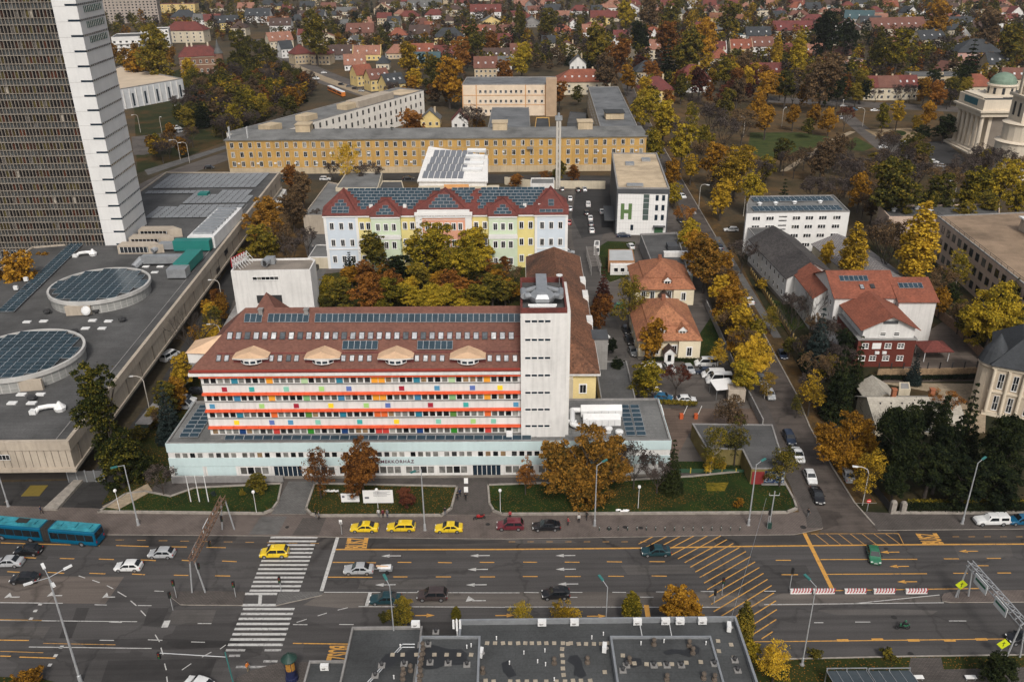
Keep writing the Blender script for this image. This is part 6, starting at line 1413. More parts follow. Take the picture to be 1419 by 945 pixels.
def hkit(kind,Wd,Dp,hw,hr,nwin,sky_):
    key=(kind,Wd,Dp,hw,hr,nwin,sky_)
    if key in HK:return HK[key]
    root=bpy.data.objects.new('house',None);COL.objects.link(root);objs=[]
    def ad(nm,me,par=root,mx=None):
        o=link(nm,me.mesh(nm,[WHITE])if isinstance(me,MB)else me,par);objs.append(o)
        if mx is not None:o.matrix_local=mx
        return o
    wl_=MB().box(-Wd/2,0,0,Wd/2,Dp,hw)
    rf=MB()
    if kind=='h':rf.hip(-Wd/2,0,Wd/2,Dp,hw+.13,hw+hr,None,.5)
    elif kind=='g':rf.gable(-Wd/2,0,Wd/2,Dp,hw,hw+hr,'x',.45);wl_.face([(-Wd/2,0,hw),(-Wd/2,Dp,hw),(-Wd/2,Dp/2,hw+hr)]);wl_.face([(Wd/2,0,hw),(Wd/2,Dp,hw),(Wd/2,Dp/2,hw+hr)])
    elif kind=='p': # parapet gables rising over the roof
        rf.gable(-Wd/2+.3,0,Wd/2-.3,Dp,hw,hw+hr,'x',.1)
        for x in(-Wd/2,Wd/2-.3):wl_.obox((x+.15,Dp/2,hw/2),(.15,0,0),(0,Dp/2+.2,0),(0,0,hw/2));i=len(wl_.v);wl_.prism([(0,0)],0,0)if False else None;wl_.face([(x,-.3,hw),(x,Dp+.3,hw),(x,Dp/2,hw+hr+.7)]);wl_.face([(x+.3,-.3,hw),(x+.3,Dp/2,hw+hr+.7),(x+.3,Dp+.3,hw)]);wl_.face([(x,-.3,hw),(x,Dp/2,hw+hr+.7),(x+.3,Dp/2,hw+hr+.7),(x+.3,-.3,hw)]);wl_.face([(x,Dp+.3,hw),(x+.3,Dp+.3,hw),(x+.3,Dp/2,hw+hr+.7),(x,Dp/2,hw+hr+.7)])
    elif kind=='f':flatroof(boxpoly(-Wd/2,0,Wd/2,Dp),hw+.01,.4,.3,rf,0,0)
    elif kind=='v': # gable end to the front
        rf.gable(-Wd/2,0,Wd/2,Dp,hw,hw+hr,'y',.45);wl_.face([(-Wd/2,0,hw),(Wd/2,0,hw),(0,0,hw+hr)]);wl_.face([(-Wd/2,Dp,hw),(0,Dp,hw+hr),(Wd/2,Dp,hw)])
    elif kind=='x': # hip with a cross gable
        rf.hip(-Wd/2,0,Wd/2,Dp,hw+.13,hw+hr,None,.5);rf.gable(-2.6,-1.2,2.6,Dp/2,hw+.3,hw+hr*.9,'y',.4);wl_.box(-2.6,-1.2,0,2.6,0,hw+.25);wl_.face([(-2.6,-1.2,hw+.25),(2.6,-1.2,hw+.25),(0,-1.2,hw+hr*.9)])
    w_=ad('wall',wl_);r_=ad('roof',rf)
    if kind!='f':
        ch=MB().box(Wd*.18,Dp*.5,hw+hr*.5,Wd*.18+.8,Dp*.5+.7,hw+hr+1.0);ad('chimney',ch,r_)
    else:ad('roof_hatch',MB().box(Wd*.1,Dp*.4,hw,Wd*.1+2,Dp*.4+2,hw+1.2),r_)
    fl_=2 if hw>5 else 1
    n=min(nwin,max(2,int(Wd/2.6)));y0=-1.2 if kind=='x' else 0
    for f in range(fl_ if hw<8 else 3):
        for k in range(n):
            x=-Wd/2+(k+.5)*Wd/n-.55;yy=-1.2 if(kind=='x' and abs(x+.55)<2.2)else 0
            ad('window',hw1,root,Matrix.Translation((x,yy,1.1+f*3.0)))
    for k in range(2):
        ad('window',hw1,root,wallM((Wd/2,0),(Wd/2,Dp),Dp*(.25+.4*k),1.1+(fl_-1)*3));ad('window',hw1,root,wallM((-Wd/2,Dp),(-Wd/2,0),Dp*(.25+.4*k),1.1+(fl_-1)*3))
    if sky_ and kind in 'hgp':
        a=math.atan2(hr,Dp/2)
        for k in range(sky_):ad('skylight',sk1,root,Matrix.Translation((-Wd*.32+k*Wd*.64/max(1,sky_-1)-.45,Dp*.16,hw+hr*.32+.22))@Matrix.Rotation(a,4,'X'))
    HK[key]=Kit(root,objs);return HK[key]
SHP={'h':'hipped','g':'gabled','p':'parapet-gabled','f':'flat','v':'gable-fronted','x':'cross-gabled'}
HOUSES=[]
def house(px,py,wpx,spec,rz=0,st=1,D=None,sky_=0,hr=None,label=None,look2=''):
    """px,py: middle of the front eave in the photograph; wpx: its width there; spec: kind+roof+wall"""
    kind,rc,wc=spec;hw={1:4.0,2:7.0,3:10}[st]
    p=G(px,py,hw);s=scale_at(p);Wd=max(6,wpx/s);Wr=min((7,9,11,13,16,20,25,30,38),key=lambda q:abs(q-Wd));sc=Wd/Wr
    D=D or(10 if Wr<13 else 12 if Wr<25 else 14);hr=hr or D*.5
    K=hkit(kind,Wr,D,hw,round(hr,1),6,sky_)
    rm,wm=RN[rc][1],WN[wc][1]
    def fn(c,o):
        nm=c.name.split('.')[0]
        if nm=='wall':slotpaint(c,wm)
        elif nm=='roof':slotpaint(c,rm)
        elif nm in('chimney','roof_hatch'):slotpaint(c,SANDW if rc!='k' else GREYC)
    size='small ' if Wd<10 else 'long ' if Wd>22 else ''
    roofd=('flat %s roof'%RN[rc][0])if kind=='f' else '%s %s roof'%(RN[rc][0],SHP[kind])
    look='%s%s %s house with %s'%(size,WN[wc][0],'low' if st==1 else 'two-storey' if st==2 else 'three-storey',roofd)
    o=K.place((p.x,p.y,0),rz,(sc*1.12,1.12,1.06),look,'house',None,'houses of the garden suburb',label,fn)
    HOUSES.append((p.x,p.y,max(Wd,D)/2+1,D));return o
HL='''436,24,22,gkw,.1,2|529,13,20,vsb,0,2|588,10,42,ggw,0,1|566,24,26,hrc,0,1|602,22,24,hrw,0,1|390,57,30,gsc,-.5,2|388,36,26,gbw,0,2|420,76,22,hrb,-.55,2|443,77,24,hrb,.1,2|398,68,15,gkw,-.5,2|474,76,34,gbg,0,1|508,77,35,psy,0,1|549,75,26,hsb,0,1|581,74,37,poc,0,1|617,77,28,groc|551,50,23,hog,0,1|588,48,38,gbg,0,1|498,46,34,gwk,0,2|492,90,26,gsw,-.1,1|
506,104,22,goy,-.6,2|527,110,26,gwy,-.6,2|549,117,26,gky,-.6,2|590,87,34,gtg,0,1|530,89,16,hkc,0,1|673,17,38,grw,0,2|734,10,38,gsw,0,1|766,15,20,gkg,0,1|803,16,22,hrw,0,1|832,25,24,gry,0,2|728,26,18,hrg,0,1|737,33,22,vgg,0,1|781,45,26,hob,0,1|795,35,16,vww,0,1|658,46,31,goc,0,1|690,46,30,gwc,0,1|700,57,18,grc,0,1|622,53,36,xky,0,2|823,45,28,gsw,0,1|786,71,36,vwc,0,1|801,90,20,vgw,0,2|722,74,26,gwc,0,1|688,81,32,gbw,0,1|698,91,20,ggw,0,1|673,95,28,gwb,0,2|
831,26,22,gro,0,1|856,25,24,grc,0,1|852,63,20,vkw,-.3,2|906,50,28,xow,0,2|928,54,20,hrp,0,1|912,69,30,gsc,0,2|867,45,18,gbc,0,1|889,46,18,gbc,0,1|861,52,18,gmc,0,1|874,76,22,vrc,-.4,1|899,101,32,hkb,0,2|979,42,27,grw,0,1|1004,42,24,ggc,0,1|1030,50,19,ftw,0,2|996,70,20,prw,0,2|1028,69,28,pob,0,2|999,82,26,hoc,0,1|1052,50,30,gkg,0,2|1057,65,28,gww,0,2|1064,104,37,grb,0,1|945,20,15,hgc,0,2|960,4,16,vww,0,2|984,8,16,grb,0,1|1018,8,18,grc,0,1|1056,16,17,fkc,0,3|1108,12,24,xow,0,2|1128,13,18,gkw,0,2|1152,11,22,ftw,0,1|1144,18,14,hsc,0,1|1160,22,26,hwb,0,1|1190,27,34,gtw,.35,2|1100,43,48,gmc,0,2|1130,32,34,hmc,0,1|1208,33,26,gkc,0,1|
1294,55,38,gkc,-.3,2|1130,75,26,gsb,0,1|1167,77,22,gwc,0,1|1176,84,37,fgp,0,2|1211,122,22,grc,0,2|1233,122,24,gwc,0,2|1258,121,26,grc,0,2|1321,99,22,vwc,-.4,1|1387,90,30,gkb,0,2|1353,121,44,hoc,.1,1|1406,110,26,gwc,.2,2|1264,19,18,vkw,-.3,2|1280,16,14,fgw,0,1|1336,17,16,ftw,0,1|1363,16,18,fgc,0,2|1336,36,34,gkc,0,1|1365,41,25,gbb,0,1|1387,39,16,vgw,0,1|1410,19,16,vmw,0,2|1235,10,18,goc,0,1|1267,5,22,vww,0,1|
245,7,44,fwy,0,3|253,25,30,hkk,0,2|275,28,15,ggw,0,2|295,30,20,grc,-.3,2|316,32,28,gky,-.4,2|356,23,30,gkw,0,2|254,44,50,hrc,.1,3|330,40,18,hbc,0,2|410,30,20,hkb,0,1|455,12,18,gwc,0,1|490,20,18,hbw,0,1|1070,8,16,gsw,0,1|1195,6,18,gkw,0,1|1300,30,22,gwc,0,1|1310,8,18,gbw,0,1|1385,6,20,gro,0,1|880,8,20,hrw,0,1|905,20,16,gsw,0,1|850,6,18,hsc,0,1|925,8,16,grc,0,1|690,6,16,gwc,0,1|640,5,18,grw,0,1|620,30,16,hbc,0,1|545,33,16,gkc,0,1|760,3,18,grw,0,1|480,6,18,hkc,0,1|
1240,60,20,hsc,.2,1|1395,66,18,grw,0,1|645,70,16,hbc,0,1|760,60,16,gkc,0,1|1090,72,18,grc,0,1|975,95,16,hkc,0,1|1035,12,14,hsw,0,1|1080,25,16,gkc,0,1|1400,52,20,gkb,0,1|1215,18,18,hmc,0,1|425,10,18,gkc,0,1|510,33,16,hsc,0,1|370,8,20,hkc,0,1|340,12,20,gsc,0,1|300,12,18,hwc,0,1'''
def runh():
    for t in HL.replace('\n','').split('|'):
        f=t.split(',');
        if len(f)<4:continue
        spec=f[3]
        if len(spec)==4:spec=spec[:3]
        rc=spec[1]if spec[1]in RN else 'r';wc=spec[2]if spec[2]in WN else 'c'
        px,py,w_=float(f[0]),float(f[1]),float(f[2])
        rz=-float(f[4])if len(f)>4 else 0;st=int(f[5])if len(f)>5 else 1
        sk_=3 if w_*1.0>24 and spec[0]in 'gp' else 0
        house(px,py,w_,(spec[0],rc,wc),rz+random.uniform(-.06,.06),st,sky_=sk_)
runh()
# --- larger ones of the suburb with their own labels
house(911,127,42,('h','m','y'),0,2,13,label='yellow villa with maroon hipped roof beside a small row of parked cars')
house(808,115,68,('h','o','c'),0,2,17,label='cream villa with wide bright orange hipped roof behind the ochre building',sky_=6,hr=6)
h_=house(962,112,42,('x','r','w'),0,2,16,label='tall white villa with red turreted cross-gabled roof behind a maroon tree',hr=7.5)
house(1247,40,70,('g','w','c'),.12,2,16,label='long cream two-storey school with brown roof and row of skylights',sky_=6)
house(1358,74,52,('h','k','p'),-.1,2,18,label='large pink and cream mansion with dark slate hipped roof',hr=8)
house(1302,108,58,('f','g','b'),-.05,3,16,label='beige three-storey block with flat grey roof left of the green dome')
house(596,166,24,('v','g','y'),0,1,8,label='small bright yellow gabled house behind the white wing')
house(637,168,20,('v','m','w'),0,1,8,label='small white cottage with dark red gable behind the ochre building')
# --- brick corner house with turret, apartment blocks, arena
b=Bld('turret_house',(G(318,100,0).x-30,G(300,104,0).y,0),rad(18),'','house',label='brick corner house with conical turret and red mansard roof');W_=27
b.part('walls',MB().box(0,0,0,W_,22,12).lathe([(3,0),(3,13.5)],12,0,(W_,2,0)),WN['k'][1]);mb=MB();mb.hip(0,0,W_,22,12.1,18,None,.5,0,top=5);r=b.part('roof',mb,T_RED);b.part('turret_roof',MB().lathe([(3.4,13.5),(1.6,17),(.1,23)],12,0,(W_,2,0)),T_GRY,r)
b.part('trim',MB().box(-.1,-.1,6.2,W_-3.2,-.003,6.6).box(-.12,-.12,11.4,W_-3.2,-.004,11.95),CREAM);b.row((0,0),(W_-3,0),winm(1.4,2,2,1,surround=CREAM),6,(1.5,7.6),1);b.row((0,22),(0,0),winm(1.4,2,2,1),5,(1.5,7.6),1)
for x in(6,9,20):b.part('chimney',MB().box(x,9,16,x+1.2,10.4,20.5),CREAM,r)
b.done()
def slabhouse(name,px0,px1,pyb,H_,D_,label,wm,bal=True,rz=0):
    a,c=G(px0,pyb),G(px1,pyb);W_=c.x-a.x;b=Bld(name,(a.x,a.y,0),rz,'','apartments',label=label);b.part('walls',MB().box(0,0,0,W_,D_,H_),wm);b.part('roof',flatroof(boxpoly(0,0,W_,D_),H_+.01,.6,.4),[ROOF_G,wm])
    nf_=int(H_/3)
    for f in range(nf_):
        b.row((0,0),(W_,0),winm(1.8,1.5,2,1,GREYC,G_DARK,.08,False),max(3,int(W_/4)),(f*3+1,),1,None,1.8)
        if bal:b.part('balcony',MB().box(W_*.12,-1.2,f*3+.2,W_*.88,-.003,f*3+1.1),WHITE)
    b.row((W_,0),(W_,D_),winm(1.6,1.5,2,1,GREYC,G_DARK,.08,False),3,[f*3+1 for f in range(nf_)],2,None,1.6);b.done()
slabhouse('apartment_block',160,197,84,17,30,'white modern apartment block with long white balconies beside the tower',M('pale_wall',(.6,.59,.57),.9,.08),True,rad(14))
slabhouse('apartment_block',199,234,68,15,22,'plain white apartment block with blank front right of the balconied block',WHITE,False,rad(16))
slabhouse('housing_slab',128,214,34,62,16,'tall brown-grey panel housing slab at the top left beside the glass tower',M('panel_brown',(.34,.29,.25),.9,.12),False,rad(8))
ap=[G(165,125,11),G(253,110,11),G(166,93,11),G(100,118,11)];c=sum(ap,Vector())/4
b=Bld('sports_hall',(c.x,c.y,0),0,'',label='low sports hall with tan flat roof and tall white fins beside the tower');L=[(p.x-c.x,p.y-c.y)for p in ap]
if sum(L[i][0]*L[(i+1)%4][1]-L[(i+1)%4][0]*L[i][1]for i in range(4))<0:L=L[::-1]
b.part('walls',walls(L,11),M('fin_white',(.55,.56,.57),.8,.12));b.part('roof',flatroof(L,11.01,.5,.8),[M('tan_roof',(.52,.42,.31),.9,.12,.1,.6),GREYC])
for i in range(4):
    A,B_=L[i],L[(i+1)%4];ln=math.hypot(B_[0]-A[0],B_[1]-A[1])
    for k in range(int(ln/4.2)):b.rep(MB().box(-.2,-.5,0,.2,0,10.5).mesh('fin',[WHITE]),wallM(A,B_,2+k*4.2,0));b.rep(MB().box(-.6,-.06,1,.6,0,8).mesh('slot_window',[G_BLUE]),wallM(A,B_,4.1+k*4.2,0))if k%2 else None
b.done()
# --- more houses scattered far back, facing the streets at random
cnt=0;tries=0
rr=random.Random(11)
while cnt<95 and tries<4000:
    tries+=1;px=rr.uniform(330,1425);py=rr.uniform(-6,44)if rr.random()<.8 else rr.uniform(40,62)
    p=G(px,py,4)
    if any(abs(p.x-h[0])<h[2]+10 and abs(p.y-h[1])<h[3]+24 for h in HOUSES):continue
    kind=rr.choice('hhggggvxp');rc=rr.choice('rrosssmbbkkgwwl');wc=rr.choice('cccwwwybg')
    house(px,py,rr.uniform(11,22)*scale_at(p),(kind,rc,wc),rr.choice((0,0,.25,-.3,1.2)),rr.choice((1,1,2)),D=9);cnt+=1
# ================================================================ trees
LEAF={
 'gold':leaf('leaf_gold',(.13,.088,.012),(.40,.25,.022),(.64,.42,.04)),
 'yg':leaf('leaf_yellow_green',(.06,.058,.010),(.21,.165,.018),(.50,.35,.03)),
 'rust':leaf('leaf_rust',(.07,.03,.012),(.20,.08,.02),(.36,.155,.03)),
 'mar':leaf('leaf_maroon',(.035,.013,.011),(.09,.028,.02),(.17,.06,.03)),
 'ol':leaf('leaf_olive',(.034,.037,.011),(.10,.09,.017),(.28,.20,.025)),
 'dg':leaf('leaf_dark_green',(.006,.011,.006),(.014,.022,.009),(.036,.044,.013)),
 'bl':leaf('leaf_blue_green',(.010,.018,.018),(.024,.038,.036),(.05,.065,.06)),
 'br':leaf('leaf_brown',(.055,.04,.026),(.12,.078,.044),(.21,.13,.06)),
 'pu':leaf('leaf_dry_purple',(.040,.031,.029),(.072,.056,.050),(.12,.095,.08)),
 'or':leaf('leaf_orange',(.10,.05,.010),(.29,.14,.016),(.50,.27,.03)),
 'gg':leaf('leaf_mixed_green',(.012,.019,.006),(.042,.048,.010),(.21,.17,.022),.12),
 'ro':leaf('leaf_rusty_olive',(.05,.042,.012),(.18,.095,.018),(.36,.18,.03),.3)}
BARK=M('bark',(.055,.045,.038),.95,.25,2);BARK_W=M('birch_bark',(.42,.39,.36),.9,.2,2)
NPR=np.random.RandomState(5)
def leaves(centres,radii,n,size,flat=.6,squash=1.0,drop=0.):
    """n small quads spread through a cloud of clumps; denser towards each clump's skin"""
    w_=np.array(radii)**2;w_=w_/w_.sum();idx=NPR.choice(len(centres),n,p=w_)
    C=np.array(centres)[idx];R=np.array(radii)[idx]
    d=NPR.normal(size=(n,3));d/=np.linalg.norm(d,axis=1)[:,None];d[:,2]=np.where(d[:,2]<-.35,-d[:,2]*.6,d[:,2])
    rr_=R*(NPR.uniform(0,1,n)**.28);P_=C+d*rr_[:,None]*np.array([1,1,squash])
    if drop:P_[:,2]-=drop*NPR.uniform(0,1,n)**2*np.linalg.norm(P_[:,:2],axis=1)
    nrm=d*flat+NPR.normal(size=(n,3))*.55+np.array([0,0,.25]);nrm/=np.linalg.norm(nrm,axis=1)[:,None]
    t=np.cross(nrm,NPR.normal(size=(n,3)));t/=np.linalg.norm(t,axis=1)[:,None];b_=np.cross(nrm,t)
    s=size*NPR.uniform(.6,1.35,n)[:,None];t=t*s;b_=b_*s*.75
    V=np.empty((n,4,3));V[:,0]=P_-t;V[:,1]=P_-b_*.9;V[:,2]=P_+t;V[:,3]=P_+b_
    return V.reshape(-1,3)
def quadmesh(name,V,mats,mi=None):
    me=bpy.data.meshes.new(name);nv=len(V);nf=nv//4
    me.vertices.add(nv);me.vertices.foreach_set('co',V.astype(np.float32).ravel());me.loops.add(nv);me.loops.foreach_set('vertex_index',np.arange(nv,dtype=np.int32))
    me.polygons.add(nf);me.polygons.foreach_set('loop_start',np.arange(0,nv,4,dtype=np.int32))
    for m in mats:me.materials.append(m)
    if mi is not None:me.polygons.foreach_set('material_index',mi.astype(np.int32))
    me.update(calc_edges=True);return me
def limbs(h,th,spread,n,r,seed,lean=0):
    q=random.Random(seed);mb=MB();top=Vector((lean,0,h*th));mb.tube((0,0,-.1),top,r,r*.62,8,cap=False);ends=[]
    for k in range(n):
        a=2*math.pi*k/n+q.uniform(-.4,.4);e=Vector((math.cos(a)*spread*q.uniform(.5,.9)+lean,math.sin(a)*spread*q.uniform(.5,.9),h*q.uniform(.62,.9)))
        s=Vector((0,0,0)).lerp(top,q.uniform(.7,1));m=s.lerp(e,.5)+Vector((0,0,h*.06));mb.tube(s,m,r*.4,r*.26,5,cap=False);mb.tube(m,e,r*.26,r*.1,5,cap=False);ends.append(e)
        for _ in range(2):
            e2=m+Vector((q.uniform(-1,1)*spread*.45,q.uniform(-1,1)*spread*.45,h*q.uniform(.08,.24)));mb.tube(m,e2,r*.18,r*.06,4,cap=False);ends.append(e2)
    return mb,ends
def broad(seed,R=4.0,h=10.0,n=5200,size=.24,base=.2,nclump=26,squash=.9,irr=.35,drop=0.):
    """irregular crown: several unequal limbs' lobes, clumps on their skins, gaps between"""
    q=random.Random(seed*7+3);cs,rs=[],[];z0,z1=h*base,h;hz=(z1-z0)/2;lobes=[]
    nl=q.randint(5,8)
    for k in range(nl):
        a=k*2.39996+q.uniform(-.7,.7);rr_=R*q.uniform(.18,.52);lr=R*q.uniform(.36,.56);z=q.uniform(z0+lr*.6,z1-lr*.75)
        if k==0:rr_=R*.1;z=z1-lr*.8
        lobes.append((Vector((math.cos(a)*rr_,math.sin(a)*rr_,z)),lr,q.uniform(.85,1.3)))
    lobes.append((Vector((0,0,(z0+z1)/2)),R*.55,hz/R*1.1))
    for c,lr,vs in lobes:
        m=max(6,int(nclump*lr/R*.75))
        for j in range(m):
            g_=(j+.5)/m;ph=math.acos(1-2*g_);th=j*2.39996+q.uniform(-.5,.5);f=q.uniform(.7,1.12);d=Vector((math.sin(ph)*math.cos(th),math.sin(ph)*math.sin(th),math.cos(ph)*vs))
            p=c+d*lr*f*.78
            if p.z<z0*.8:continue
            cs.append(tuple(p));rs.append(lr*q.uniform(.2,.42))
    V=leaves(cs,rs,int(n*.93),size,squash=squash,drop=drop)
    V2=leaves(cs,[r*1.7 for r in rs],int(n*.07),size*.9,squash=squash,drop=drop)
    return np.vstack([V,V2])
def column(seed,R=1.8,h=14,n=7000,size=.15):
    q=random.Random(seed);cs,rs=[],[]
    for k in range(34):
        t=(k+.5)/34;z=h*(.12+.86*t);r=R*(math.sin(min(1,t*1.6+.25)*math.pi/2)*(1-t**3*.85));a=k*2.4;cs.append((math.cos(a)*r*.55,math.sin(a)*r*.55,z));rs.append(max(.35,r*.55))
    return leaves(cs,rs,n,size,squash=1.5)
def cone(seed,R=2.8,h=11,n=8000,size=.14,tier=12):
    q=random.Random(seed);cs,rs=[],[]
    for k in range(tier):
        t=k/tier;z=h*(.08+.9*t);r=R*(1-t)**.9;m=max(3,int(9*(1-t)+2))
        for j in range(m):a=2*math.pi*j/m+k;f=q.uniform(.75,1.08);cs.append((math.cos(a)*r*.72*f,math.sin(a)*r*.72*f,z-.12*r));rs.append(max(.22,r*.3))
        cs.append((0,0,z));rs.append(max(.2,r*.4))
    return leaves(cs,rs,n,size,squash=.6)
def twigs(seed,R=4,h=9,n=240,leafn=900,size=.13):
    """bare crown: branches and fine twigs, a few leaves left"""
    q=random.Random(seed);mb=MB();ends=[]
    mb.tube((0,0,-.1),(0,0,h*.3),.2,.14,7,cap=False)
    def br(p,d,L,r,lv):
        e=p+d*L;mb.tube(p,e,r,r*.6,4 if lv<3 else 3,cap=False);ends.append(e)
        if lv<4:
            for _ in range(3 if lv<2 else 3):nd=(d+Vector((q.uniform(-.75,.75),q.uniform(-.75,.75),q.uniform(-.1,.5)))).normalized();br(e,nd,L*q.uniform(.6,.82),r*.58,lv+1)
    for k in range(5):a=2*math.pi*k/5+q.uniform(-.3,.3);br(Vector((0,0,h*(.22+.06*(k%2)))),Vector((math.cos(a)*.75,math.sin(a)*.75,.9)).normalized(),h*.22,.09,0)
    xs_=[e for e in ends];mx=max(max(abs(e.x),abs(e.y))for e in xs_);kk=R/mx;mz=max(e.z for e in xs_)
    mb.v=[(v[0]*kk,v[1]*kk,v[2]*h/mz)for v in mb.v];cs=[(e.x*kk,e.y*kk,e.z*h/mz)for e in ends[40:]]
    return mb,leaves(cs,[R*.10]*len(cs),leafn,size)if leafn else None
class TK:
    def __init__(s,kind,V,trunk,R,h,bark=BARK,nm='broadleaf_tree',zc=.62):
        s.R,s.h,s.zc,s.nm=R,h,zc,nm
        root=bpy.data.objects.new(nm,None);COL.objects.link(root);objs=[]
        if trunk:o=link('trunk',trunk.mesh('trunk',[bark]),root);objs.append(o)
        if V is not None:o=link('crown',quadmesh('crown',V,[LEAF['ol']]),root);objs.append(o)
        s.V=V;s.kit=Kit(root,objs);s.one=None
    def far(s):
        """crown and trunk as one mesh, for trees too small to show parts"""
        return s.one
TKS={}
def mk(kind,*a,**k):TKS.setdefault(kind,[]).append(TK(kind,*a,**k))
for sd in range(5):mb,_=limbs(10,.42,3.2,5,.26,sd);mk('b',broad(sd,n=8500,size=.185,nclump=36),mb,4.0,10)
for sd in range(3):mb,_=limbs(10,.42,3.2,5,.26,sd+9);mk('B',broad(sd+20,n=22000,size=.125,nclump=60,base=.1),mb,4.0,10) # large, near
for sd in range(3):mb,_=limbs(9,.4,3,6,.18,sd+30);mk('s',broad(sd+30,n=3800,size=.13,nclump=40),mb,4.0,10) # sparse
for sd in range(2):mk('c',column(sd+40),MB().tube((0,0,-.1),(0,0,7),.25,.1,7),1.8,14,nm='poplar_tree',zc=.55)
for sd in range(2):mk('n',cone(sd+50),MB().tube((0,0,-.1),(0,0,9),.22,.06,7),2.8,11,nm='conifer_tree',zc=.42)
for sd in range(3):mb,V=twigs(sd+60,leafn=2600);mk('t',V,mb,4,9,nm='bare_tree',zc=.65)
mb,V=twigs(71,leafn=0);mk('T',None,mb,4,9,nm='bare_tree',zc=.65)
mk('P',np.vstack([broad(91,R=4.2,h=11,n=17000,size=.13,nclump=60,base=.02),broad(92,R=3.2,h=8,n=11000,size=.13,nclump=40,base=0)+np.array([.6,.3,8.2])]),limbs(15,.5,2.6,5,.35,90)[0],4.4,16.2,zc=.5)
mk('W',np.vstack([broad(93,R=3.9,h=8.8,n=17000,size=.125,nclump=60,base=.0),broad(94,R=2.7,h=6.2,n=9000,size=.12,nclump=40,base=0)+np.array([2.9,.3,.1]),broad(95,R=2.8,h=6.8,n=9000,size=.12,nclump=40,base=0)+np.array([-2.8,-.5,.3])]),limbs(9,.35,3,6,.32,96)[0],5.0,8.8,zc=.52)
mk('w',broad(77,n=7000,size=.13,nclump=30,drop=.6),limbs(10,.4,3,5,.2,77)[0],4.0,10,nm='weeping_tree')
for sd in range(2):mk('u',broad(sd+80,R=1.5,h=2.2,n=1500,size=.11,base=.02,nclump=14),None,1.5,2.2,nm='shrub',zc=.5)
KNAME={'W':'wide tree','P':'tree','b':'tree','B':'tree','s':'thin tree','c':'columnar tree','n':'conifer','t':'twiggy tree','T':'bare tree','w':'weeping tree','u':'shrub'}
CNAME={'gold':'golden','yg':'yellow-green','rust':'rust-brown','mar':'maroon','ol':'olive','dg':'dark green','bl':'blue-green','br':'brown','pu':'grey-brown','or':'orange','ro':'rusty olive','gg':'dark green and yellow'}
NT={'n':0};TREES=[];PLACED=[]
def tree(px,py,wpx,kind,col,hk=1.0,label=None,where=None,z0=0.0,dx=0,world=None):
    """px,py: middle of the crown in the photograph; wpx: crown width there"""
    if col=='gold' and kind=='b' and py>150:col=('gold','gold','or','ro','yg','gold','or')[NT['n']%7]
    ks=TKS[kind];T=ks[NT['n']%len(ks)];NT['n']+=1
    if world is None and 440<px<740 and 315<py<435:hk*=.74
    if world is not None and 440<px<740 and 340<py<435:hk*=.8
    p=G(px,py,5);
    for _ in range(4):
        s=wpx*1.1/2/scale_at(p)/T.R;p=G(px,py,T.h*s*hk*T.zc+z0)
    p.z=z0
    if world is not None:p=Vector((world[0],world[1],0));s=world[2]/T.R
    return tplace(T,p,s,kind,col,hk,label,where)
def tplace(T,p,s,kind,col,hk=1.0,label=None,where=None):
    lm=LEAF[col]
    def fn(c,o):
        if c.name.split('.')[0]=='crown':slotpaint(c,lm)
        if c.name.split('.')[0]=='trunk' and col=='yg' and kind=='s':slotpaint(c,BARK_W)
    hgt=T.h*s*hk;size='tall ' if hgt>13 else 'small ' if hgt<5 and kind!='u' else ''
    look='%s%s %s'%(size,CNAME[col]if kind!='T' else 'leafless',KNAME[kind])
    cat='shrub' if kind=='u' else 'tree'
    rot=random.uniform(0,6.28)if kind!='W' else.2
    o=T.kit.place((p.x,p.y,p.z-.02),rot,(s,s,s*hk),look,cat,where,'shrubs in the gardens' if kind=='u' else 'autumn trees',label,fn)
    TREES.append((p.x,p.y,T.R*s))
    if T.nm=='broadleaf_tree':q=PX(p+Vector((0,0,hgt*.6)));PLACED.append((T.R*s*scale_at(p)*(1 if-20<q[0]<PW+20 and-20<q[1]<PH+20 else.01),o,T,p,s,rot,col,hk))
    return o
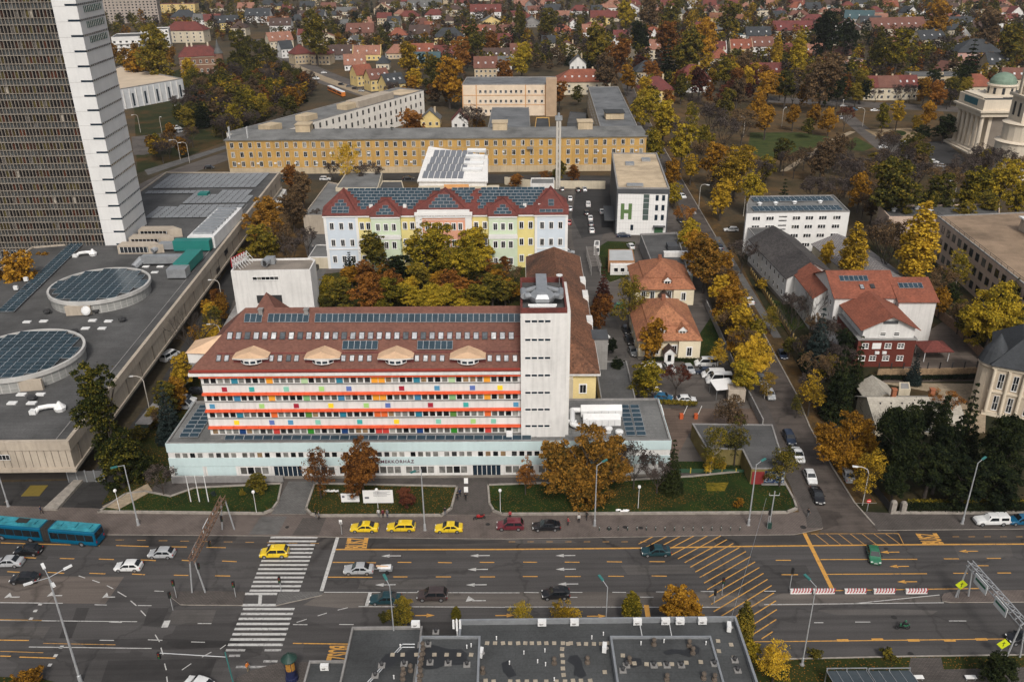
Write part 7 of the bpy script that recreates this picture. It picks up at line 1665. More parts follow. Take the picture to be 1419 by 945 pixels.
TL='''150,592,98,P,gg,1.0|232,575,40,n,bl,1.2|222,662,44,t,pu,.9|500,645,60,B,rust,1.25|440,650,50,s,rust,1.2|563,688,30,b,mar,.9|728,655,38,s,rust,1.2|812,641,120,W,ro,1.0|880,640,54,t,pu,1.1|912,655,46,t,pu,1|932,650,34,n,dg,1.3|988,618,44,s,yg,1.3|1022,605,44,s,ol,1.3|1085,640,56,s,ol,.9|1017,570,50,w,br,.9|1024,697,22,u,or,1|985,640,26,s,gold,1|355,668,34,b,ol,.7|336,683,14,u,ol,1|296,684,12,u,bl,1|
1000,645,20,u,gold,1|1060,660,24,b,rust,.6|1030,450,50,b,gold,1|1010,420,50,b,gold,.9|1045,495,60,B,gold,.95|1032,520,46,b,gold,.9|1062,530,30,s,gold,1|995,488,34,s,gold,1|896,525,56,b,yg,.8|938,522,42,t,mar,1|905,467,42,b,or,1.2|872,412,58,s,ol,1.1|836,402,28,n,mar,1.1|832,432,34,b,rust,1.2|855,508,28,b,dg,.9|848,478,20,b,dg,.9|826,448,14,u,yg,1|
965,345,46,b,gold,1|978,362,62,b,gold,.9|956,325,40,b,gold,1|1000,272,38,b,gold,1.1|950,300,34,t,rust,1|1125,540,50,s,gold,1|1105,560,26,s,ol,1|1165,530,44,n,dg,1.5|1188,512,28,n,dg,1.7|1135,475,44,n,bl,1.1|1268,513,24,n,bl,1|1174,608,90,W,or,.95|1205,650,62,s,gold,1|1245,612,82,B,dg,1.1|1305,590,26,c,dg,1|1340,592,46,n,dg,1.4|1392,620,84,B,dg,1|1290,650,80,b,dg,.8|1340,665,80,b,dg,.7|1240,670,50,b,dg,.8|1385,670,70,b,dg,.7|1275,585,50,b,dg,1|1318,620,60,b,dg,1|
1215,585,44,T,pu,1|1310,560,46,t,rust,.9|1200,560,30,T,pu,1|1378,437,88,B,yg,.95|1405,415,50,b,ol,1|1395,470,40,b,ol,1|1274,338,52,c,gold,.62|1184,350,38,c,gold,.6|1146,352,26,b,gold,1.2|1232,335,62,t,br,1.2|1242,262,86,b,ol,.9|1300,272,60,b,ol,.9|1193,262,34,b,gold,1.2|1330,370,44,s,yg,1.1|1305,415,34,b,or,1|1150,300,30,t,pu,1|1100,440,50,T,pu,1.1|1128,420,50,T,pu,1.2|1148,460,40,t,pu,1.1|1165,495,40,t,pu,1|1150,505,34,b,yg,.8|1095,480,30,b,ol,.8|
1085,280,30,n,dg,1|1030,350,44,t,pu,.9|1018,410,40,t,br,.8|1070,440,30,s,ol,1|1056,395,24,u,gold,1|1400,380,40,b,yg,1|1390,252,50,b,gold,1|1412,275,44,b,yg,1|1350,262,60,b,yg,.9|1370,290,44,b,ol,.9|1335,300,40,b,ol,.9|
920,168,46,b,yg,1|905,200,40,b,yg,1|977,190,30,b,yg,1|958,232,30,b,gold,1|990,222,44,b,gold,1|1020,236,58,b,gold,.9|1044,262,44,b,yg,1|930,240,36,b,gold,1|946,200,50,b,yg,1|935,268,26,b,gold,1|893,150,40,b,yg,1|900,225,26,b,yg,1|1000,245,40,b,br,1|1055,235,30,t,pu,1|970,210,34,t,br,1|940,180,34,t,pu,1|960,165,36,s,yg,1.2|985,160,40,t,pu,1|1005,180,44,t,pu,1|1030,170,44,t,br,1|1050,150,30,b,or,1.1|1062,165,34,b,or,1|1175,240,44,t,pu,1|1130,262,50,t,pu,.8|1165,262,44,t,pu,.8|1205,240,40,t,br,.9|1230,225,40,t,pu,1|1270,240,44,t,pu,1|1310,250,50,t,br,.9|1340,235,50,t,pu,1|1365,225,44,t,pu,1|
515,345,50,b,ol,1.25|510,402,58,b,rust,.95|468,405,54,b,ol,.8|550,372,46,b,dg,1|592,345,70,b,yg,1.1|640,358,72,B,yg,1.05|620,392,44,b,rust,1|575,322,34,b,gold,1.2|660,340,54,b,yg,1.1|600,412,62,B,yg,.8|682,400,54,b,ol,.9|540,402,50,b,yg,.9|700,405,40,b,ol,1|660,410,50,b,yg,.8|570,410,44,b,yg,.8|485,370,30,n,dg,.9|450,418,40,b,ol,.7|612,365,40,b,yg,1|640,400,40,b,rust,.9|710,380,36,t,br,1|530,425,34,b,yg,.7|640,425,40,b,yg,.6|475,430,36,b,ol,.6|580,380,40,b,ol,.9|725,400,24,b,ol,1|735,345,18,n,dg,1.2|
367,305,62,b,gold,.9|365,340,64,b,ol,.8|400,345,44,t,pu,.9|405,292,38,b,br,1|418,262,42,b,br,1|405,245,34,b,rust,.9|425,330,34,t,pu,1|440,300,24,t,pu,1|390,325,44,t,br,.9|350,355,40,t,ol,.8|265,455,70,T,pu,1.1|252,515,44,b,gold,1|300,410,24,b,rust,.7|280,470,26,s,gold,1|25,382,66,b,or,1|60,370,40,b,or,.9|-5,395,50,b,or,1|215,575,30,b,ol,.7|190,600,30,b,ol,.6|
545,205,26,n,dg,1.2|480,225,44,s,gold,1.1|460,235,24,t,pu,1|510,240,40,t,pu,.8|600,235,26,t,pu,.8|776,238,26,b,ol,1|795,240,24,b,rust,.8|757,244,24,t,rust,.7|570,172,44,b,rust,.8|655,165,40,t,pu,1|663,172,24,b,or,1|665,130,30,t,pu,.9|775,130,30,b,rust,1|800,130,20,b,ol,1|715,250,24,b,rust,.6|432,215,20,s,ol,1|
556,848,42,b,ol,.9|532,856,18,b,ol,.8|632,850,14,c,yg,.5|722,852,38,s,yg,.8|782,850,54,s,gold,.8|876,840,28,c,yg,.5|945,842,78,b,gold,.75|1032,866,28,c,ol,.8|1075,915,64,s,gold,.8|1040,905,40,b,yg,.8|1385,925,60,b,dg,.7|1130,905,26,u,ol,.8|1230,905,30,u,ol,.8|40,938,50,u,or,.7|1300,650,70,b,dg,.7|
1225,160,24,b,gold,1.2|1245,157,26,b,gold,1.1|1287,157,24,b,gold,1.2|1270,170,16,b,gold,1|1128,160,24,b,or,1.2|1150,165,24,b,or,1.2|1140,172,20,b,or,1|1120,175,20,b,ol,1|1172,160,26,t,mar,1.1|1100,160,26,b,gold,1|1310,175,40,b,dg,.7|1280,185,30,b,dg,.6'''
for t in TL.replace('\n','').split('|'):
    f=t.split(',');
    if len(f)<6:continue
    tree(float(f[0]),float(f[1]),float(f[2]),f[3],f[4],float(f[5]))
# park west of the tower, and belts between the near blocks and the suburb
rt=random.Random(21)
def near_house(p,m=3):return any(abs(p.x-h[0])<h[2]+m-1 and-m<p.y-h[1]<h[3]+m for h in HOUSES)
def belt(n,poly,kinds,wr,gap=.55):
    xs_=[a for a,b in poly];ys_=[b for a,b in poly];k=0;t=0
    while k<n and t<n*30:
        t+=1;x,y=rt.uniform(min(xs_),max(xs_)),rt.uniform(min(ys_),max(ys_));c_=False
        for i in range(len(poly)):
            (x1,y1),(x2,y2)=poly[i-1],poly[i]
            if(y1>y)!=(y2>y)and x<(x2-x1)*(y-y1)/(y2-y1)+x1:c_=not c_
        if not c_:continue
        p=G(x,y,0);r=rt.uniform(*wr)
        if near_house(p)or any((p.x-a)**2+(p.y-b)**2<((r+c)*gap)**2 for a,b,c in TREES):continue
        kd,cl=rt.choice(kinds);tree(x,y,0,kd,cl,rt.uniform(.85,1.15),world=(p.x,p.y,r));k+=1
MIXD=[('b','ol')]*4+[('b','yg')]*2+[('t','pu')]*3+[('b','gold')]+[('t','br')]*2+[('n','dg')]+[('b','br')]*2
belt(56,[(262,135),(300,105),(345,98),(400,118),(432,150),(390,178),(320,200),(270,190),(235,175)],MIXD,(4,6.4),.5)
belt(16,[(200,232),(235,200),(280,205),(240,226)],[('t','pu'),('b','gold'),('t','br')],(3,4.6))
belt(10,[(160,90),(260,84),(250,96),(170,98)],[('b','or'),('b','gold'),('b','ol')],(4,6))
belt(24,[(330,55),(345,60),(400,108),(440,125),(425,132),(370,100)],[('b','ol'),('t','pu')],(4,5.5))
belt(26,[(530,158),(560,125),(640,118),(640,140),(590,165)],[('b','rust'),('b','or'),('b','ol'),('t','pu'),('b','br')],(4,6),.5)
belt(34,[(870,150),(880,100),(1000,105),(1065,110),(1060,150),(1000,175),(940,160)],[('b','ol'),('b','rust'),('b','yg'),('t','pu'),('b','br'),('b','gold'),('b','mar')],(4.2,6.6),.5)
belt(36,[(1055,255),(1060,232),(1130,228),(1180,222),(1260,215),(1320,245),(1419,230),(1419,275),(1300,278),(1180,268)],[('t','pu')]*4+[('t','br')]*2+[('b','ol'),('b','br')],(4,6),.5)
belt(30,[(1060,140),(1130,125),(1260,130),(1340,140),(1335,158),(1200,152),(1100,158)],[('b','ol'),('b','rust'),('t','pu'),('b','or'),('b','dg')],(4,6.2),.5)
belt(34,[(975,380),(1003,385),(1045,500),(1052,545),(1022,520)],[('t','br'),('b','gold'),('s','gold'),('b','or'),('t','br')],(2.6,3.9),.45)
belt(24,[(445,432),(470,398),(560,380),(690,380),(735,402),(738,432)],[('b','yg'),('b','gold'),('b','ol'),('b','rust'),('b','or'),('b','rust')],(2.8,3.9),.42)
belt(12,[(205,620),(232,600),(300,500),(318,430),(300,430),(262,500)],[('b','gold'),('t','br'),('b','ol'),('b','or')],(2,3.2),.5)
belt(16,[(1090,430),(1120,440),(1170,500),(1180,560),(1120,560)],[('t','pu'),('b','dg'),('t','br')],(2,3.4),.6)
belt(14,[(1160,275),(1210,280),(1230,380),(1290,420),(1290,440),(1190,300)],[('t','br'),('t','pu'),('b','br')],(3,4.6),.6)
belt(20,[(1290,425),(1300,400),(1340,470),(1419,440),(1419,475),(1385,490),(1360,500)],[('b','dg'),('b','ol'),('t','br')],(2.6,4),.5)
# suburb: individual trees where they show largest, then one far-off wood as a single mass
SUBM=[('b','ol')]*6+[('b','br')]*3+[('b','rust')]*3+[('b','gold')]*2+[('b','yg')]*3+[('t','pu')]*4+[('n','dg')]*2+[('b','dg')]*2+[('b','mar')]+[('c','yg')]
for x,y,w_,k,c,hk in((925,60,46,'b','rust',1),(955,72,56,'b','ol',1),(975,55,50,'b','or',1),(1077,70,16,'c','gold',.8),(1107,72,24,'c','yg',.75),(1145,48,50,'b','dg',1),(1175,50,40,'b','dg',1),(1218,68,20,'c','ol',.8),(1245,70,50,'b','yg',1),(1300,25,44,'b','or',1),(1374,22,20,'c','ol',.8),(1400,60,50,'b','ol',1),(1345,88,34,'n','dg',1),(640,75,36,'b','rust',1.1),(622,108,50,'b','or',1),(723,82,34,'b','yg',1),(700,102,34,'b','rust',1),(568,82,40,'b','gold',1),(576,112,28,'b','gold',1),(600,95,30,'b','ol',1),(436,48,46,'b','ol',1.1),(655,56,40,'b','ol',1),(683,60,28,'b','rust',1),(760,32,34,'b','ol',1),(720,28,16,'c','ol',.8),(888,55,34,'b','dg',1.1),(970,112,34,'b','mar',1),(1023,112,30,'b','rust',1),(1005,100,34,'b','yg',1),(1065,118,34,'b','or',1),(1140,110,56,'b','br',1),(1172,118,26,'b','rust',1.1),(1195,115,34,'b','ol',1),(1090,120,36,'b','ol',1),(1370,40,50,'b','br',1),(215,75,60,'b','ol',1),(188,90,44,'b','or',.9),(262,98,30,'b','gold',1),(335,70,34,'b','ol',1.3),(1043,15,16,'b','gold',1.2),(958,30,20,'b','gold',1.2),(868,20,34,'b','yg',1),(900,18,40,'b','br',1),(930,25,40,'b','ol',1),(1010,25,40,'b','ol',1),(855,80,40,'b','rust',1),(830,60,50,'b','ol',1),(840,100,44,'b','br',1),(870,108,30,'b','or',1),(925,88,30,'n','dg',1),(1030,90,30,'b','br',1)):
    tree(x,y,w_,k,c,hk)
belt(0,[(340,30),(600,22),(900,24),(1419,30),(1419,125),(1060,128),(880,115),(640,100),(530,112),(450,78)],SUBM,(4.5,7),.62)
# the smallest broadleaf trees beyond the 295 that show largest join the far wood
EXTRA=[]
PLACED.sort(key=lambda t:-t[0])
_kids={}
for _o in COL.objects:
    if _o.parent:_kids.setdefault(_o.parent.name,[]).append(_o)
_gone=set()
for _,o,T,p,s,rot,col,hk in PLACED[295:]:
    Q=T.V.reshape(-1,4,3)[::3];C=Q.mean(1,keepdims=True);Q=(C+(Q-C)*1.55).reshape(-1,3);EXTRA.append((Q,p,s,rot,col,hk));_gone.add(o.name)
    for c in _kids.get(o.name,[]):bpy.data.objects.remove(c)
    bpy.data.objects.remove(o)
_keep=[]
for t in THINGS:
    try:t[0].name;_keep.append(t)
    except ReferenceError:pass
THINGS[:]=_keep
# far wood as stuff
def wood(n,seed):
    q=np.random.RandomState(seed);base=[V_[::1]for V_ in()]
    protos=[]
    for k in range(5):
        st_=NPR.get_state();V=broad(100+k,n=480,size=.44,nclump=10,base=.05);protos.append(V)
    protos.append(cone(120,n=300,size=.5));cols=['ol','br','rust','gold','yg','pu','dg','mar','or'];pw_=np.array([.26,.15,.10,.08,.12,.16,.08,.02,.03]);out_,mi=[],[];k=0;t=0
    HX=np.array([(h[0],h[1],h[2],h[3])for h in HOUSES]);TX=np.array([(a,b,c)for a,b,c in TREES])
    while k<n and t<n*24:
        t+=1
        if q.rand()<.85:px,py=q.uniform(-30,1450),q.uniform(-12,128)**1;py=-12+abs(py+12)*q.rand()**.25 if py>20 else py
        else:px,py=q.uniform(300,1450),q.uniform(20,128)
        if k<n-230 and px<380 and(py>60 or px<70):continue
        p=G(px,py,0)
        if p.y>2300:continue
        lim=128 if px>870 else(102 if px>640 else(152 if px>592 else(100 if px>560 else 80)));
        if k>=n-230:px,py=q.uniform(262,436),q.uniform(92,200);lim=999
        if k>=n-230 and(py>212-(px-262)*.42 or py<150-(px-262)*.75 or py<92+max(0,px-345)*.34 or(px<300 and py>180)):continue
        if k>=n-230:p=G(px,py,0)
 
        if py>lim:continue
        r=q.uniform(3.2,6.6)
        if len(HX)and((np.abs(HX[:,0]-p.x)<HX[:,2]+r*.6)&(p.y-HX[:,1]>-r*.8-14*q.rand()**2)&(p.y-HX[:,1]<HX[:,3]+r*.6)).any():continue
        d2=(TX[:,0]-p.x)**2+(TX[:,1]-p.y)**2
        if(d2<((TX[:,2]+r)*.46)**2).any():continue
        if k<n-230 and 345<px<530 and abs(py-(60+(px-350)*.45))<22:continue
        TX=np.vstack([TX,(p.x,p.y,r)]);c=q.choice(9,p=pw_/pw_.sum());V=protos[5 if(c==6 and q.rand()<.6)else q.randint(5)]
        a=q.uniform(0,6.28);s=r/4.0;hz=s*q.uniform(.8,1.15);X=V[:,0]*math.cos(a)-V[:,1]*math.sin(a);Y_=V[:,0]*math.sin(a)+V[:,1]*math.cos(a)
        if c==5:V=V[:len(V)]
        out_.append(np.stack([X*s+p.x,Y_*s+p.y,V[:,2]*hz*.85],1));mi.append(np.full(len(V)//4,c));k+=1
    for Q,p,s,rot,col,hk in EXTRA:
        if col not in cols:cols.append(col)
        X=Q[:,0]*math.cos(rot)-Q[:,1]*math.sin(rot);Y_=Q[:,0]*math.sin(rot)+Q[:,1]*math.cos(rot);out_.append(np.stack([X*s+p.x,Y_*s+p.y,Q[:,2]*s*hk],1));mi.append(np.full(len(Q)//4,cols.index(col)))
    me=quadmesh('far_wood',np.vstack(out_),[LEAF[c]for c in cols],np.concatenate(mi));o=link('far_wood',me);o['kind']='stuff';o['category']='wood';o['label']='distant autumn trees filling the gardens between the suburban houses up to the horizon'
    print('wood',k,'trees',len(TREES),'houses',len(HOUSES));return o
wood(3300,3)

# ---------------------------------------------------------------- the autumn air: one even volume round everything
_hm=bpy.data.materials.new('haze_air');_hm.use_nodes=True;_n=_hm.node_tree.nodes;_n.clear();_o=_n.new('ShaderNodeOutputMaterial');_v=_n.new('ShaderNodeVolumePrincipled')
_v.inputs['Color'].default_value=(.93,.94,.96,1);_v.inputs['Density'].default_value=.000055;_v.inputs['Anisotropy'].default_value=.2;_hm.node_tree.links.new(_v.outputs[0],_o.inputs['Volume'])
hz_=MB().box(-3600,-400,-1,3600,5400,100).build('haze',_hm);hz_['kind']='stuff';hz_['label']='thin pale autumn haze over the whole city';hz_['category']='haze'
# ================================================================ vehicles
PAINT=rand_paint('car_paint',.28);TYRE=M('tyre_rubber',(.02,.02,.021),.9,.1);RIM=M('wheel_rim',(.35,.35,.36),.35,.1,2,3,.5,.6);CGL=M('car_glass',(.012,.015,.018),.08,.2,1,3,.6)
LAMPW=M('headlight_glass',(.7,.7,.68),.2,.05);LAMPR=M('tail_light_red',(.35,.01,.01),.3,.05);TRIM=M('black_trim',(.02,.02,.02),.6,.1)
def loft(secs):
    """secs: list of (x, [(y, z)...]) half sections from sill to centre line"""
    mb=MB();n=len(secs[0][1])
    for x,pts in secs:
        for y,z in pts:mb.v.append((x,y,z))
        for y,z in pts[::-1][1:]if pts[-1][0]==0 else pts[::-1]:mb.v.append((x,-y,z))
    k=2*n-1
    for i in range(len(secs)-1):
        for j in range(k-1):mb.f.append((i*k+j,(i+1)*k+j,(i+1)*k+j+1,i*k+j+1));mb.m.append(0)
        mb.f.append((i*k+k-1,(i+1)*k+k-1,(i+1)*k,i*k));mb.m.append(0)
    mb.f.append(tuple(range(k)));mb.m.append(0);mb.f.append(tuple(range((len(secs)-1)*k,len(secs)*k))[::-1]);mb.m.append(0)
    return mb
def carkit(nm,L,W_,H,hood,wsb,rf0,rf1,rgb,tail,belt=.92,hoodz=.78,tailz=.9,taxi=False,rails=False):
    w=W_/2
    def sec(x,wf,bz,tz,cab):
        y=w*wf;b=min(bz,tz)
        if cab:return(x,[(y*.9,.2),(y,.38),(y,b*.75),(y*.97,b),(y*.80,tz-.07),(y*.66,tz),(0,tz+.03)])
        return(x,[(y*.9,.2),(y,.38),(y,b*.72),(y*.96,b-.06),(y*.86,tz-.015),(y*.6,tz+.01),(0,tz+.035)])
    X=lambda f:L/2-f*L
    S_=[sec(X(0),.72,.5,.55,0),sec(X(.015),.86,.6,.66,0),sec(X(.07),.97,.7,hoodz-.05,0),sec(X(hood),1,.85,hoodz+.04,0),sec(X(wsb),1,belt,belt+.02,0),sec(X(rf0),1,belt,H-.04,1),sec(X((rf0+rf1)/2),1,belt+.01,H,1),sec(X(rf1),.99,belt+.02,H-.05,1),sec(X(rgb),.96,belt,tailz+.03,0),sec(X(max(rgb+.015,.975)),.92,.82,tailz-.02,0),sec(X(1),.84,.6,tailz-.2,0)]
    body=loft(S_)
    g=.012
    def q(mb,pts):mb.face(pts,0)
    ws=MB();a,b=X(wsb),X(rf0);q(ws,[(a-.04,-w*.82,belt+.05),(a-.04,w*.82,belt+.05),(b+.03,w*.66,H-.05+g),(b+.03,-w*.66,H-.05+g)]);ws.v=[(x+.02,y,z+.03)for x,y,z in ws.v]
    rw=MB();a,b=X(rgb),X(rf1);q(rw,[(a+.03,w*.8,tailz+.07),(a+.03,-w*.8,tailz+.07),(b-.03,-w*.64,H-.07),(b-.03,w*.64,H-.07)]);rw.v=[(x-.02,y,z+.03)for x,y,z in rw.v]
    def side(s):
        mb=MB();x0,x1,x2,x3=X(wsb+.03),X(rf0+.01),X(rf1-.0),X(min(rgb-.02,rf1+.1));yb,yt=s*(w*.97+g),s*(w*.83+g)
        xm=(x1+x2)/2
        for A,B,C,D in((x0,xm+.05,xm+.05,x1),(xm-.05,x3,x2,xm-.05)):
            p=[(A,yb,belt+.04),(B,yb,belt+.04),(C,yt,H-.13),(D,yt,H-.13)];mb.face(p if s<0 else p[::-1])
        return mb
    wheels=[]
    for sx in(.19,.80):
        for s in(-1,1):
            x,r=X(sx),.32 if H<1.6 else.36;t=MB().tube((x,s*(w-.2),r),(x,s*(w+.015),r),r,n=14);rm=MB().tube((x,s*(w+.012),r),(x,s*(w+.024),r),r*.62,n=10)
            wheels.append(('wheel',t,TYRE,[('rim',rm,RIM)]))
    parts=[('body',body,[PAINT]),('windscreen',ws,CGL),('rear_window',rw,CGL),('side_window',side(1),CGL),('side_window',side(-1),CGL)]+wheels
    for s in(-1,1):
        parts.append(('headlight',MB().obox((X(.022),s*w*.68,.62),(.06,0,0),(0,.15,0),(0,0,.07)),LAMPW));parts.append(('tail_light',MB().obox((X(.992),s*w*.78,.72),(.04,0,0),(0,.12,0),(0,0,.09)),LAMPR))
    parts.append(('bumper',MB().box(X(.004),-w*.7,.28,X(-.006),w*.7,.42),TRIM));parts.append(('mirror',MB().box(X(wsb+.07)-.1,w+.01,.93,X(wsb+.07)+.08,w+.2,1.05),TRIM));parts.append(('mirror',MB().box(X(wsb+.07)-.1,-w-.2,.93,X(wsb+.07)+.08,-w-.01,1.05),TRIM))
    for s in(.001,.999):parts.append(('number_plate',MB().obox((X(s),0,.45),(.02,0,0),(0,.24,0),(0,0,.06)),WHITE_F))
    parts.append(('grille',MB().obox((X(.012),0,.6),(.03,0,0),(0,w*.42,0),(0,0,.05)),TRIM))
    for s in(-1,1):parts.append(('door_seam',MB().box(X(.5)-.012,s*w-.004,.34,X(.5)+.012,s*w+.006,belt),TRIM))
    if taxi:parts.append(('taxi_sign',MB().box(-.12,-.3,H+.035,.12,.3,H+.17),M('taxi_sign',(.75,.6,.12),.5,.05)))
    return kit('car_'+nm,[p if len(p)>3 else(p[0],p[1],[p[2]]if not isinstance(p[2],list)else p[2])for p in parts])
CK={}
def ck(k):
    if k in CK:return CK[k]
    d={'hatch':(4.1,1.75,1.47,.2,.26,.42,.80,.955,1,.93,.78,.95),'sedan':(4.6,1.8,1.45,.22,.28,.44,.70,.86,1,.92,.78,.98),'suv':(4.5,1.85,1.68,.2,.25,.40,.88,.975,1,1.02,.9,1.05),'estate':(4.7,1.8,1.5,.21,.27,.42,.88,.975,1,.92,.78,.95),'van':(5.1,1.95,2.0,.13,.17,.32,.955,.99,1,1.15,1.0,1.15),'box':(5.6,2.1,2.5,.12,.16,.28,.965,.99,1,1.3,1.05,1.3)}
    n=k.split('_')[0];a=d[n];K=carkit(k,a[0],a[1],a[2],a[3],a[4],a[5],a[6],a[7],a[8],a[9],a[10],a[11],taxi='taxi' in k);K.root.name='van' if n in('van','box')else 'car';CK[k]=K;return K
CC={'yellow':(.72,.50,.02),'white':(.68,.68,.67),'silver':(.38,.39,.40),'black':(.012,.012,.014),'maroon':(.13,.018,.028),'teal':(.012,.045,.055),'blue':(.01,.10,.20),'green':(.03,.15,.08),'grey':(.12,.125,.13),'navy':(.015,.025,.05),'brown':(.055,.04,.038),'red':(.3,.02,.02)}
CN={'hatch':'hatchback','sedan':'saloon car','suv':'off-roader','estate':'estate car','van':'passenger van','box':'tall delivery van'}
def car(px,py,hd,kind,col,label=None,where=None,look='',group='cars on the main road',z=0.02):
    K=ck(kind);p=G(px,py,.6);cl=CC[col]
    def fn(c,o):
        if c.name.split('.')[0]=='body':c.color=(*cl,1)
    k0=kind.split('_')[0]
    o=K.place((p.x,p.y,z),rad(hd)+random.uniform(-.02,.02),1,(look or col+' '+CN[k0]),'van' if k0 in('van','box')else('taxi' if 'taxi' in kind else 'car'),where,group,label,fn)
    o.name=('van' if k0 in('van','box')else 'taxi' if 'taxi' in kind else 'car');return o
TG='yellow taxis at the hospital kerb'
car(505,731,179,'sedan_taxi','yellow','leftmost yellow taxi parked on the pavement below the rust tree',group=TG,z=.13)
car(556,730,180,'estate_taxi','yellow','middle yellow estate taxi with dark sunroof parked on the pavement',group=TG,z=.13)
car(622,731.5,180,'sedan_taxi','yellow','rightmost yellow taxi parked beside the entrance walk',group=TG,z=.13)
car(380,765,181,'suv_taxi','yellow','yellow taxi driving over the zebra crossing')
car(707,728,180,'suv','maroon','maroon off-roader parked on the hospital pavement',z=.13);car(757,729,181,'sedan','black','black saloon parked on the pavement right of the maroon off-roader',z=.13)
car(224,766,180,'hatch','silver','silver hatchback just left of the rusty sign gantry');car(178,784,181,'hatch','white','white hatchback driving left on the main road')
car(11,778,180,'sedan','silver','silver saloon at the left edge between two black cars');car(39,762,180,'hatch','black','black hatchback behind the blue bus tail');car(34,801,180,'hatch','black','black hatchback under the four-armed lamp')
car(497,788,180,'sedan','silver','silver saloon towing a small white trailer');car(534,829,180,'sedan','teal','dark teal saloon half behind the green tree at the stop line');car(599,824,180,'suv','brown','dark brown off-roader waiting in the turning lane');car(770,822,183,'hatch','black','black hatchback alone in the median lane')
car(909,763,180,'sedan','teal','dark teal saloon at the edge of the yellow hatching');car(1211,768,-103,'hatch','green','green hatchback turning across the main road');car(1417,884,180,'hatch','black','black car cut by the right edge');car(1415,721,180,'hatch','blue','blue car at the right edge behind the white pickup',z=.13);car(276,947,160,'hatch','white','white car cut by the bottom edge of the photo')
SGp='cars parked along the side street'
for px,py,hd,k,c,lb in((1133,686,-95,'sedan','black','black saloon parked lowest on the side street'),(1123,660,-94,'hatch','white','white hatchback parked directly behind the black saloon'),(1106,630,-94,'sedan','white','white saloon third up the side street kerb'),(1094,606,-92,'estate','navy','dark blue estate parked beside the grey kiosk roof'),(1175,657,84,'sedan','silver','silver leaf-covered car under the orange tree'),
        (1067,546,-93,'hatch','silver','silver hatchback on the side street beside the parking court'),(1056,526,-93,'sedan','grey','dark grey car parked just behind the silver hatchback'),(1084,491,-92,'hatch','navy','dark blue hatchback alone by the yellow-posted fence'),(1038,416,95,'sedan','white','white saloon in the side street beside the gabled white building'),(1012,390,92,'hatch','grey','grey hatchback on the side street above the white saloon'),(997,342,90,'hatch','navy','dark car under golden trees on the side street'),
        (1011,364,90,'hatch','silver','pale car half hidden by bare branches on the side street'),(1013,318,178,'estate','white','white estate car parked crosswise near the white office'),(959,294,-80,'hatch','silver','silver hatchback on the side street right of the clinic'),(946,272,-80,'hatch','white','white hatchback on the side street right of the clinic roof'),(943,305,-85,'sedan','black','black car beside the clinic below the silver hatchback'),(931,272,-85,'hatch','white','white car tucked against the right wall of the clinic')):
    car(px,py,hd,k,c,lb,group=SGp)
YG='cars parked in the hospital yard'
for px,py,hd,k,c in((779,262,90,'hatch','grey'),(801,263,90,'hatch','black'),(810,262,90,'sedan','silver'),(790,275,90,'hatch','white'),(790,289,90,'hatch','silver'),(788,308,90,'hatch','red'),(815,283,88,'suv','white'),(813,295,88,'hatch','black'),(818,302,88,'hatch','white'),(819,310,88,'hatch','grey'),(820,319,90,'hatch','white'),(834,293,90,'hatch','silver'),(864,326,0,'sedan','navy'),(874,341,100,'hatch','white'),(787,349,0,'hatch','silver'),
        (832,467,20,'sedan','white'),(832,479,40,'hatch','white'),(868,457,-83,'hatch','black'),(872,471,-83,'sedan','black'),(877,487,-83,'hatch','grey'),(903,506,0,'sedan','white'),(928,509,-80,'hatch','white'),(955,511,-80,'hatch','silver'),(978,503,178,'van','white'),(975,514,170,'hatch','navy'),(988,519,178,'van','white'),(996,527,178,'box','white'),(908,542,-60,'hatch','white'),(919,550,-8,'hatch','blue'),(951,553,0,'hatch','white'),(861,424,0,'hatch','green'),
        (236,493,70,'van','white'),(257,554,0,'suv','white'),(254,562,0,'van','silver'),(274,542,0,'hatch','black'),(396,250,0,'hatch','teal'),(451,248,0,'suv','white'),(566,247,0,'sedan','black'),(438,370,80,'hatch','black')):car(px,py,hd,k,c,group=YG)
FG='cars in the far streets'
for px,py,hd,k,c in((449,101,0,'hatch','white'),(473,117,-25,'hatch','black'),(484,120,-25,'hatch','grey'),(492,123,-25,'hatch','black'),(501,126,-25,'hatch','silver'),(438,109,-28,'van','white'),(1257,201,0,'box','white'),(1275,213,-35,'sedan','black'),(1294,224,-35,'hatch','white'),(1306,230,-35,'hatch','silver'),(1224,204,-10,'hatch','white'),(1169,147,0,'hatch','white'),(1212,153,0,'sedan','white'),(1164,163,90,'hatch','silver'),(1183,152,0,'hatch','blue'),(913,148,90,'hatch','maroon'),(921,154,90,'hatch','silver'),(929,155,90,'hatch','white'),(244,178,50,'van','white'),(252,182,50,'van','silver'),(290,232,0,'hatch','black'),(402,100,-28,'hatch','silver'),(380,85,-30,'hatch','grey')):car(px,py,hd,k,c,group=FG)
